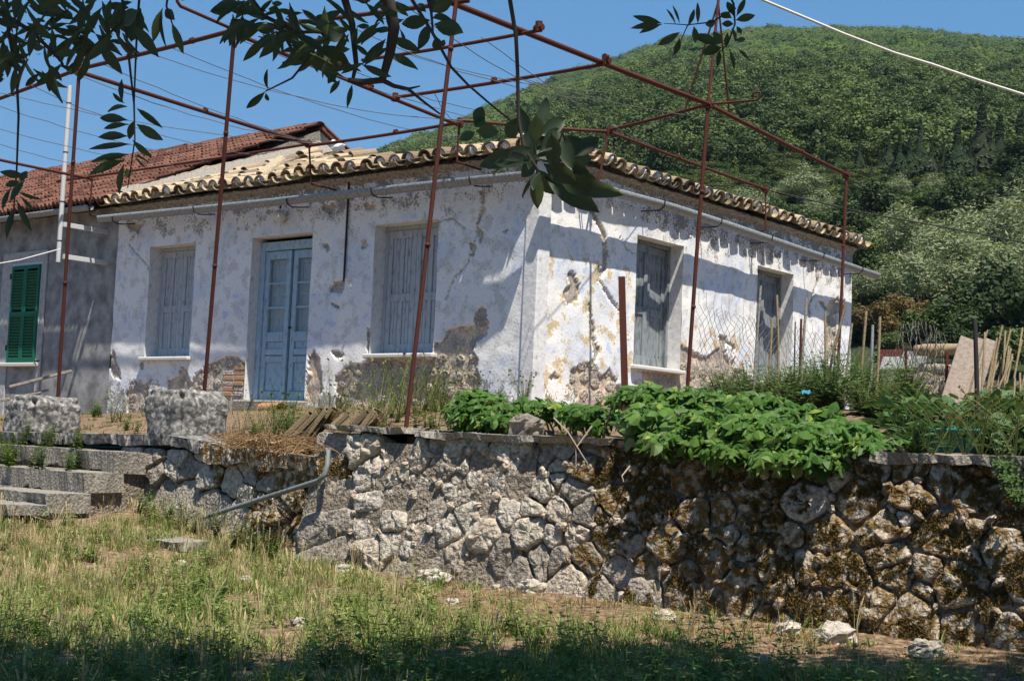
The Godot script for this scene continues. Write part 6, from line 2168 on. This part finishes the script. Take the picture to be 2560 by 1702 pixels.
		for i in 9:
			var b2 := TAU * i / 9.0
			squash.p(p + (e * cos(b2) + f * sin(b2)) * s * (1.0 if i % 2 else 0.78))
		for i in 9: squash.tri(c, c + 1 + i, c + 1 + (i + 1) % 9)
		var w := g.randf_range(0.75, 1.25)
		squash.paint(at, Color(w, w, w))
	var sq := squash.done(wm)
	for k in 26:
		var u := g.randf_range(2270, 2580)
		var z := g.randf_range(1.6, 3.7)
		var p := hit(u, 1000, 2, z)
		p.y = terrace_y(p.x, p.z) - 0.02
		var t := thing("squash_plant", "broad leaved squash plant at the end of the vegetable bed", "squash plant", p, "squash plants")
		var o := swarm("leafage", sq, [Transform3D(Basis(Vector3.UP, g.randf() * TAU).scaled(Vector3.ONE * g.randf_range(0.6, 0.95)), Vector3.ZERO)], [Color(0.065, 0.15, 0.04).lerp(Color(0.13, 0.20, 0.09), g.randf())], t)
		o.remove_meta("kind")
	# --- wiry yellow flowered weed hanging over the right end of the wall
	var wiry := MB.new()
	for k in 18:
		var a := g.randf_range(-0.5, 2.6)
		var d := Vector3(cos(a) * 0.6, 0, sin(a) * 0.5)
		var h := g.randf_range(0.25, 0.55)
		var at := wiry.v.size()
		wiry.tube([Vector3.ZERO, d * h * 0.5 + Vector3(0, h * 0.55, 0), d * h * 1.1 + Vector3(0, h * 0.8, 0)], [0.0022, 0.0018, 0.001], 4, false)
		wiry.paint(at, Color(0.20, 0.24, 0.09))
		at = wiry.v.size()
		var p := d * h * 1.1 + Vector3(0, h * 0.8, 0)
		for i in 2: wiry.face(p + Vector3(0.004, 0.016, 0.004), p + Vector3(0.008, 0, 0), p - Vector3(0, 0.006, 0.006), p - Vector3(0.008, 0, -0.006))
		wiry.paint(at, Color(0.60, 0.50, 0.16))
	var wr := wiry.done(wm)
	for k in 6:
		var p := hit(2330 + k * 42, 1140, 2, 4.15)
		p.y = terrace_y(p.x, 4.15) - 0.02
		single("wiry_weed", wr, "wiry weed with small yellow buds on the right end of the wall", "weed", "wiry weeds on the wall end", Transform3D(Basis(Vector3.UP, g.randf() * 1.2 - 0.6), p))
	# green clump hanging at the very right of the wall
	for q in [[2540, 1225, 4.62], [2525, 1190, 4.6], [2555, 1260, 4.62]]:
		var p := hit(q[0], q[1], 2, q[2] - 0.08)
		var t := thing("wall_weed", "green leafy weed rooted in the face of the mossy wall", "weed", p, "weeds in the mossy wall")
		var o := swarm("leafage", kinds[1], [Transform3D(Basis(Vector3.RIGHT, 0.9).scaled(Vector3.ONE * 0.75), Vector3.ZERO)], [Color(0.07, 0.13, 0.03)], t)
		o.remove_meta("kind")
	# --- the yard: grass, straw and broad weeds
	var gm: Material = mats["grass_blade"]
	var blade := [tuft_mesh(31, 9, 0.12, 0.006, 0.05, gm, 0.7), tuft_mesh(32, 7, 0.18, 0.005, 0.06, gm, 0.55), tuft_mesh(33, 12, 0.09, 0.009, 0.06, gm, 0.8), weed_mesh(34, 6, 0.20, 0.05, gm), weed_mesh(35, 4, 0.34, 0.055, gm), tuft_mesh(36, 7, 0.06, 0.006, 0.08, gm, 1.5), straw_mesh(37, gm)]
	var place := []
	var tint := []
	for k in blade.size():
		place.append([]); tint.append([])
	var meadow := noise(55, 0.35, 3)
	var f := -view_basis.z
	f.y = 0
	f = f.normalized()
	var rt := Vector3(-f.z, 0, f.x)
	var n := 0
	while n < 40000:
		var d := sqrt(g.randf_range(5.2 * 5.2, 15.5 * 15.5))
		var l := g.randf_range(-0.43, 0.42) * d
		var p := EYE + f * d + rt * l
		n += 1
		var edge := 4.66 if p.x > 1.25 else 4.58 if p.x > -0.6 else 6.0
		if p.z < edge or p.x < -4.5: continue
		p.y = ground_y(p.x, p.z) - 0.008
		var w := meadow.get_noise_2d(p.x, p.z)
		if meadow.get_noise_2d(p.x * 3.0 + 40.0, p.z * 3.0) < -0.22 and g.randf() < 0.75: continue      # bare trodden spots
		var to_wall := p.z - edge
		var right := clampf((p.x - 1.6) / 2.0, 0.0, 1.0)
		# litter and bare earth under the tall wall, grass elsewhere
		if right > 0.0 and to_wall < 0.95 + 0.9 * w and g.randf() < right * 0.9: 
			if g.randf() < 0.45:
				place[5].append(Transform3D(Basis(Vector3.UP, g.randf() * TAU), p)); tint[5].append(Color(0.36, 0.25, 0.12).lerp(Color(0.24, 0.14, 0.07), g.randf()))
			continue
		var lush := clampf((d * -0.16 + 1.55) + w * 0.9 + right * 0.25 + g.randf_range(-0.3, 0.3), 0.0, 1.0)
		var k := 0
		var roll := g.randf()
		if lush > 0.55: k = 3 if roll < 0.07 else 4 if roll < 0.09 else 0 if roll < 0.40 else 1 if roll < 0.52 else 2 if roll < 0.72 else 5
		else: k = 0 if roll < 0.28 else 1 if roll < 0.44 else 2 if roll < 0.60 else 6 if roll < 0.66 else 5 if roll < 0.975 else 3
		var green := Color(0.11, 0.185, 0.035).lerp(Color(0.25, 0.31, 0.09), g.randf())
		var straw := Color(0.62, 0.53, 0.30).lerp(Color(0.46, 0.35, 0.18), g.randf())
		var c := green
		if k == 6 or k == 5: c = straw
		elif k < 3: c = green.lerp(straw, clampf(g.randf_range(0.0, 1.1) * (1.0 - lush * 0.8) , 0.0, 1.0) if g.randf() < 0.42 else 0.0)
		var s := g.randf_range(0.7, 1.25)
		place[k].append(Transform3D(Basis(Vector3.UP, g.randf() * TAU).scaled(Vector3(s, s * g.randf_range(0.8, 1.2), s)), p))
		tint[k].append(c)
	for k in blade.size():
		var o := swarm(["grass", "grass", "grass", "low_weeds", "tall_weeds", "straw_litter", "dry_grass"][k], blade[k], place[k], tint[k])
		meta(o, ["short mixed green and yellow grass of the yard", "longer thin grass of the yard", "fine low grass of the yard", "leafy low weeds in the shaded grass", "taller leafy weeds in the shaded grass", "dry straw littering the earth of the yard", "dry seeded grass stalks in the sunny yard"][k], "grass" if k < 3 or k == 6 else "weeds" if k < 5 else "straw")
	# grass growing on the terrace edge and at the foot of the low wall
	place = [[], [], []]
	tint = [[], [], []]
	for k in 2600:
		var p := Vector3(g.randf_range(-8.0, 3.4), 0, g.randf_range(0.15, 4.3))
		if g.randf() > 0.25 + clampf(meadow.get_noise_2d(p.x * 2.0, p.z * 2.0) + 0.35, 0.0, 0.7): continue
		p.y = terrace_y(p.x, p.z) - 0.006
		var v := [0, 2, 5][g.randi() % 3] as int
		var i := [0, 2, 5].find(v)
		place[i].append(Transform3D(Basis(Vector3.UP, g.randf() * TAU).scaled(Vector3.ONE * g.randf_range(0.5, 1.0)), p))
		tint[i].append(Color(0.36, 0.28, 0.14) if v == 5 or g.randf() < 0.35 else Color(0.13, 0.18, 0.045))
	for i in 3:
		var o := swarm("terrace_grass", blade[[0, 2, 5][i]], place[i], tint[i])
		meta(o, "sparse grass and straw on the terrace before the house", "grass")
	for q in [[300, 1215, 4.62], [345, 1200, 4.62], [380, 1225, 4.66], [420, 1240, 4.66], [460, 1255, 4.7], [500, 1262, 4.72], [535, 1255, 4.72], [600, 1300, 4.75], [650, 1300, 4.75], [690, 1310, 4.8]]:
		for k in 2:
			var p := hit(q[0] + g.randf_range(-14, 14), q[1], 2, q[2])
			p.y = ground_y(p.x, p.z) - 0.01
			var t := thing("wall_foot_weed", "bright green leafy weed at the foot of the low wall", "weed", p, "weeds along the low wall")
			var o := swarm("leafage", kinds[1 if k else 3], [Transform3D(Basis(Vector3.UP, g.randf() * TAU).scaled(Vector3.ONE * g.randf_range(0.7, 1.0)), Vector3.ZERO)], [Color(0.11, 0.19, 0.035)], t)
			o.remove_meta("kind")
	# dry brush heaped between the block and the tiles
	var brush := MB.new()
	for k in 260:
		var p := Vector3(g.randf_range(-0.5, 0.5), g.randf_range(0.0, 0.14), g.randf_range(-0.28, 0.28))
		p.y *= 1.0 - absf(p.x) * 1.2
		var d := Vector3(g.randfn(), g.randfn() * 0.35, g.randfn()).normalized() * g.randf_range(0.08, 0.26)
		var at := brush.v.size()
		brush.tube([p - d * 0.5, p + Vector3(0, 0.02, 0), p + d * 0.5], [0.004, 0.003, 0.002], 3, false)
		var w := g.randf_range(0.6, 1.2)
		brush.paint(at, Color(0.25, 0.16, 0.08) * w)
	var bm := brush.done(mats["dry_stalk"])
	for q in [[625, 3.95], [665, 4.1], [700, 4.25], [745, 4.25], [800, 4.2], [860, 3.3], [900, 3.2], [950, 3.3], [720, 4.2]]:
		var p := hit(q[0], 1040, 2, q[1])
		p.y = terrace_y(p.x, p.z)
		var o := single("brush_heap", bm, "tangled heap of dry brown brush on the terrace edge", "brush", "dry brush on the terrace", Transform3D(Basis(Vector3.UP, q[0]), p))
func straw_mesh(sd: int, m: Material) -> ArrayMesh:                  # a few dry stalks with seed heads
	var g := RandomNumberGenerator.new()
	g.seed = sd
	var b := MB.new()
	for k in 5:
		var a := g.randf() * TAU
		var d := Vector3(cos(a), 0, sin(a)) * g.randf_range(0.05, 0.4)
		var h := g.randf_range(0.12, 0.24)
		var top := d * h + Vector3(0, h, 0)
		var at := b.v.size()
		b.tube([d * 0.05, d * h * 0.4 + Vector3(0, h * 0.55, 0), top], [0.0016, 0.0014, 0.001], 3, false)
		var e := (d + Vector3(0, 0.6, 0)).normalized()
		var s := Vector3(-sin(a), 0, cos(a))
		for i in 3:
			var p := top + e * i * 0.013
			b.face(p - s * 0.005, p + e * 0.006 + s.cross(e) * 0.004, p + s * 0.005, p + e * 0.022)
		var w := g.randf_range(0.8, 1.2)
		b.paint(at, Color(w, w, w))
	return b.done(m)

# ---------------------------------------------------------------- the tree whose branches hang into the picture
func lance_mesh(m: Material) -> ArrayMesh:                     # stalk at 0, tip at +z 1, half width 0.5
	var b := MB.new()
	var prof := [[0.0, 0.02], [0.1, 0.12], [0.25, 0.34], [0.45, 0.48], [0.62, 0.47], [0.8, 0.32], [0.92, 0.15], [1.0, 0.0]]
	for q in prof:
		b.p(Vector3(-q[1], 0.10 * q[1] - 0.16 * q[0] * q[0], q[0])); b.p(Vector3(0, -0.05 - 0.16 * q[0] * q[0], q[0])); b.p(Vector3(q[1], 0.10 * q[1] - 0.16 * q[0] * q[0], q[0]))
	for i in prof.size() - 1:
		for k in 2: b.quad(i * 3 + k, i * 3 + 3 + k, i * 3 + 4 + k, i * 3 + k + 1)
	b.paint(0, Color.WHITE)
	return b.done(m, true)
func build_overhang() -> void:
	var g := RandomNumberGenerator.new()
	g.seed = 99
	var tree := thing("overhanging_tree", "dark leaved tree whose branches hang into the view from above", "tree")
	var shades := []
	for k in 3:
		var m := mat("branch_leaf_%d" % k, [lin(.014, .024, .013), lin(.022, .036, .018), lin(.032, .052, .022)][k], 0.5)
		m.backlight_enabled = true
		m.backlight = lin(.10, .14, .05)
		shades.append(lance_mesh(m))
	var count := [0]
	var spill := [[], [], []]
	var leaf := func(u0, v0, u1, v1, wpx, d, roll, shade):
		var a := deep(u0, v0, d)
		var b := deep(u1, v1, d + g.randf_range(-0.03, 0.03))
		var z := b - a
		var ln := z.length()
		z = z / ln
		var x := z.cross(-view_basis.z).normalized()
		var y := z.cross(x)
		var bs := Basis(x, y, z) * Basis(Vector3.BACK, roll)
		var at := Transform3D(bs * Basis.from_scale(Vector3(wpx * d / FPX, ln * 0.9, ln)), a)
		if count[0] < 296: part("leaf", shades[shade], tree, at)
		else: spill[shade].append(at)
		count[0] += 1
	var twig := func(pts, d, r0, r1):
		var b := MB.new()
		var path := []
		var rr := []
		for i in pts.size():
			path.append(deep(pts[i][0], pts[i][1], d if pts[i].size() < 3 else pts[i][2]))
			rr.append(lerpf(r0, r1, float(i) / (pts.size() - 1)))
		b.tube(path, rr, 6)
		b.paint(0, Color(0.05, 0.042, 0.036))
		part("branch", b.done(mats["bark"], true), tree)
	# --- right hand cluster of large leaves on its stem
	var d := 2.1
	twig.call([[1255, -120], [1275, 0], [1290, 90], [1294, 180], [1296, 300], [1310, 370], [1345, 425]], d, 0.0036, 0.0022)
	for q in [[1296, 330, 1295, 310, 60], [1298, 325, 1268, 310, 40], [1320, 345, 1306, 268, 26, 0.6], [1350, 320, 1368, 240, 26], [1345, 340, 1420, 292, 34], [1350, 380, 1405, 318, 36, 0.5], [1430, 395, 1500, 335, 36], [1410, 400, 1485, 400, 38, 0.4], [1345, 425, 1340, 525, 30], [1348, 430, 1296, 488, 14, 0.9], [1310, 380, 1195, 412, 40], [1320, 385, 1225, 425, 20, 0.8], [1360, 440, 1495, 525, 46], [1385, 445, 1555, 490, 40, 0.3], [1350, 430, 1330, 470, 26, 0.7], [1370, 360, 1345, 380, 40], [1390, 400, 1345, 360, 44, 0.3], [1400, 420, 1470, 430, 46, 0.2], [1380, 330, 1385, 420, 36], [1405, 330, 1425, 420, 34, 0.4], [1340, 350, 1318, 420, 30, 0.5], [1290, 345, 1267, 312, 30], [1330, 370, 1262, 395, 34, 0.2], [1345, 350, 1300, 345, 36, 0.2], [1350, 400, 1420, 372, 40, 0.3], [1360, 410, 1440, 455, 44, 0.2], [1345, 400, 1300, 440, 34, 0.4], [1372, 380, 1455, 350, 40, 0.3], [1380, 430, 1500, 455, 40, 0.2], [1335, 360, 1345, 290, 34, 0.3], [1360, 350, 1440, 395, 42, 0.2], [1330, 400, 1230, 400, 36, 0.3], [1400, 440, 1470, 480, 40, 0.2], [1340, 420, 1385, 490, 36, 0.3]]:
		leaf.call(q[0], q[1], q[2], q[3], q[4] * 1.25, d + g.randf_range(-0.12, 0.12), q[5] if q.size() > 5 else g.randf_range(-0.3, 0.3), g.randi() % 2)
	# four leaves at the end of a thin twig
	d = 2.6
	twig.call([[1005, -60], [1030, 0], [1080, 80], [1128, 168], [1170, 212], [1228, 262], [1290, 312]], d, 0.004, 0.0015)
	for q in [[1187, 312, 1207, 262, 22], [1186, 318, 1212, 288, 20], [1187, 330, 1150, 347, 18], [1190, 328, 1244, 328, 26]]:
		leaf.call(q[0], q[1], q[2], q[3], q[4] * 1.5, d, 0.1, 2)
	# --- central mass
	d = 3.0
	twig.call([[915, -80], [970, 0], [985, 70], [975, 130], [955, 200], [905, 205], [870, 200]], d, 0.018, 0.006)
	twig.call([[955, 200], [985, 215], [1020, 222], [1060, 255], [1100, 285]], d, 0.006, 0.002)
	twig.call([[1020, 222], [1050, 215]], d, 0.003, 0.0015)
	twig.call([[850, -40], [880, 60], [890, 160], [880, 205]], d + 0.15, 0.01, 0.004)
	twig.call([[800, 90], [775, 140], [730, 195], [663, 228]], d, 0.004, 0.0015)
	twig.call([[600, -40], [660, 40], [740, 80], [800, 80]], d, 0.006, 0.003)
	twig.call([[1060, -40], [1078, 30], [1083, 90]], d - 0.2, 0.004, 0.002)
	for q in [[663, 228, 612, 276, 13], [668, 222, 660, 168, 10], [664, 232, 669, 256, 8], [735, 75, 640, 140, 22], [760, 85, 770, 150, 20], [790, 75, 870, 90, 32], [790, 120, 870, 160, 36], [760, 150, 880, 165, 34], [690, 70, 640, 75, 18], [660, 35, 600, 15, 18], [600, 5, 525, 15, 20], [605, 10, 612, 35, 18], [840, 180, 820, 205, 14], [880, 210, 868, 265, 9], [850, 200, 825, 230, 10], [1078, 30, 1130, 0, 22], [1080, 45, 1130, 40, 20], [1085, 60, 1155, 75, 32], [1075, 50, 1000, 60, 24], [1072, 60, 1050, 120, 20], [1090, 90, 1095, 130, 18], [1065, 30, 1040, 5, 14], [1080, 25, 1092, -20, 18], [1100, 105, 1115, 110, 12]]:
		leaf.call(q[0], q[1], q[2], q[3], q[4] * 1.5, d + g.randf_range(-0.2, 0.1), g.randf_range(-0.5, 0.5), g.randi() % 2)
	# --- left mass
	d = 2.7
	twig.call([[10, -60], [20, 80], [40, 190], [45, 290], [40, 430], [30, 560]], d, 0.0045, 0.0015)
	twig.call([[300, -40], [312, 60], [325, 180], [334, 260], [336, 350], [318, 470]], d, 0.0034, 0.0012)
	twig.call([[350, -40], [342, 60], [336, 200], [334, 270]], d, 0.003, 0.0015)
	twig.call([[0, 30], [80, 80], [150, 150], [165, 175], [270, 85], [330, 30]], d, 0.005, 0.002)
	twig.call([[420, -20], [415, 15], [430, 60]], d, 0.003, 0.0015)
	for q in [[305, 255, 298, 195, 16], [310, 258, 275, 232, 12], [315, 265, 260, 272, 18], [318, 300, 240, 290, 24], [320, 310, 250, 318, 16], [318, 340, 242, 338, 24], [340, 270, 400, 315, 16], [340, 310, 402, 350, 26], [335, 300, 318, 350, 20], [330, 350, 376, 395, 18], [325, 360, 220, 368, 16], [320, 385, 225, 400, 20], [310, 400, 218, 430, 26], [308, 410, 290, 485, 20], [315, 420, 322, 448, 16], [305, 395, 240, 392, 14], [336, 390, 360, 420, 6], [335, 385, 368, 402, 6], [405, 20, 378, 105, 24], [412, 22, 430, 45, 24], [428, 55, 458, 135, 20], [400, 30, 404, 110, 10], [350, 20, 320, 100, 60, 0.3], [345, 25, 300, 60, 46], [60, 440, 0, 430, 20], [60, 450, 20, 500, 22], [50, 455, 62, 425, 24], [40, 500, 75, 580, 16], [35, 520, 10, 590, 18], [45, 480, 95, 500, 10], [25, 470, 0, 520, 16], [50, 490, 85, 530, 10], [48, 455, 10, 462, 18]]:
		leaf.call(q[0], q[1], q[2], q[3], q[4] * 1.05, d + g.randf_range(-0.1, 0.1), q[5] if q.size() > 5 else g.randf_range(-0.5, 0.5), g.randi() % 3)
	# --- small sprays against the hill, upper right
	d = 4.2
	twig.call([[1800, -60], [1835, 10], [1838, 60], [1820, 110], [1800, 130]], d, 0.004, 0.0015)
	twig.call([[1840, 20], [1780, 55], [1720, 62], [1660, 58]], d, 0.003, 0.001)
	twig.call([[1720, 62], [1705, 95], [1698, 120]], d, 0.002, 0.001)
	for q in [[1655, 58, 1585, 40, 12], [1652, 55, 1580, 70, 11], [1655, 60, 1598, 78, 12], [1690, 60, 1668, 18, 5], [1700, 58, 1684, 12, 5], [1700, 80, 1645, 115, 14], [1700, 95, 1688, 140, 12], [1735, 65, 1742, 108, 12], [1720, 66, 1740, 20, 9], [1745, 60, 1746, 5, 8], [1800, 110, 1735, 85, 18], [1805, 118, 1755, 130, 20], [1805, 110, 1785, 78, 14], [1800, 125, 1795, 165, 9], [1825, 125, 1840, 172, 8], [1845, 122, 1875, 148, 6], [1838, 100, 1868, 98, 9], [1840, 50, 1888, 38, 14], [1842, 40, 1865, -5, 10], [1835, 40, 1820, 0, 14], [1830, 45, 1800, 30, 14], [1835, 60, 1805, 58, 12], [1830, 70, 1845, 105, 9], [1820, 80, 1815, 120, 9], [1842, 65, 1855, 85, 8], [1790, 55, 1765, 62, 14]]:
		leaf.call(q[0], q[1], q[2], q[3], q[4] * 1.5, d + g.randf_range(-0.15, 0.15), g.randf_range(-0.4, 0.4), g.randi() % 2)
	d = 3.0
	for k in 130:
		var u := g.randf_range(560, 1010)
		var v := g.randf_range(-30, 190) * clampf(1.0 - absf(u - 850.0) / 420.0, 0.15, 1.0)
		var a := g.randf() * TAU
		var l := g.randf_range(50, 95)
		leaf.call(u, v, u + cos(a) * l * 0.9, v + sin(a) * l * 0.5 + l * 0.4, l * g.randf_range(0.2, 0.32), d + g.randf_range(-0.3, 0.4), g.randf_range(-1.0, 1.0), g.randi() % 2)
	d = 2.7
	for k in 150:
		var u := g.randf_range(-20, 330)
		var v := g.randf_range(-30, 205) * clampf(1.15 - u / 420.0, 0.25, 1.0)
		var a := g.randf() * TAU
		var l := g.randf_range(55, 105)
		leaf.call(u, v, u + cos(a) * l * 0.8, v + sin(a) * l * 0.5 + l * 0.45, l * g.randf_range(0.19, 0.30), d + g.randf_range(-0.3, 0.4), g.randf_range(-1.0, 1.0), g.randi() % 2)
	for k in 3: swarm("inner_leaves", shades[k], spill[k], [], tree)
	# --- trunk, limbs and the crown overhead, out of the picture
	var f := -view_basis.z
	f.y = 0
	f = f.normalized()
	var rt := Vector3(-f.z, 0, f.x)
	var foot := EYE + f * 2.0 - rt * 2.6
	foot.y = ground_y(foot.x, foot.z) - 0.1
	var b := MB.new()
	var fork := foot + Vector3(0.1, 2.9, 0.1) + rt * 0.3
	b.tube([foot, foot + Vector3(0.05, 1.3, 0), fork], [0.20, 0.15, 0.12], 10)
	for q in [[2.7, -0.7, 1.65], [3.0, 0.1, 2.0], [2.3, 0.3, 1.75], [4.3, 1.6, 2.6], [5.0, -0.8, 3.2], [5.2, 2.6, 3.4]]:
		var e: Vector3 = EYE + f * q[0] + rt * q[1] + Vector3(0, q[2], 0)
		b.tube([fork - Vector3(0, 0.2, 0), fork.lerp(e, 0.5) + Vector3(0, 0.5, 0), e + Vector3(0, 0.2, 0)], [0.075, 0.045, 0.015], 7)
	b.paint(0, Color(0.07, 0.06, 0.05))
	part("trunk", b.done(mats["bark"], true), tree)
	var place := []
	var tint := []
	var lm := lance_mesh(leafy("crown_leaf", Color.WHITE, 0.45, 0.45))
	var nn := noise(71, 0.9, 3)
	for k in 72000:
		var dd := g.randf_range(1.0, 6.3)
		var l := g.randf_range(-3.6, 4.6)
		var y := 1.9 + 0.26 * dd + g.randf() * 1.4
		var p := EYE + f * dd + rt * l
		var far := 5.3 + 0.45 * nn.get_noise_2d(l * 1.3, 3.0) + 0.12 * l * 0.0
		if dd > far: continue
		if nn.get_noise_3d(p.x * 1.2, y * 1.2, p.z * 1.2) < -0.22: continue
		p.y += y
		var s := g.randf_range(0.09, 0.14)
		var bs := Basis(Vector3.UP, g.randf() * TAU) * Basis(Vector3.RIGHT, g.randf_range(-0.9, 0.9)) * Basis(Vector3.BACK, g.randf_range(-0.6, 0.6))
		place.append(Transform3D(bs * Basis.from_scale(Vector3(s * 0.42, s, s)), p))
		tint.append(Color(0.03, 0.055, 0.022).lerp(Color(0.06, 0.10, 0.03), g.randf()))
	swarm("crown", lm, place, tint, tree)
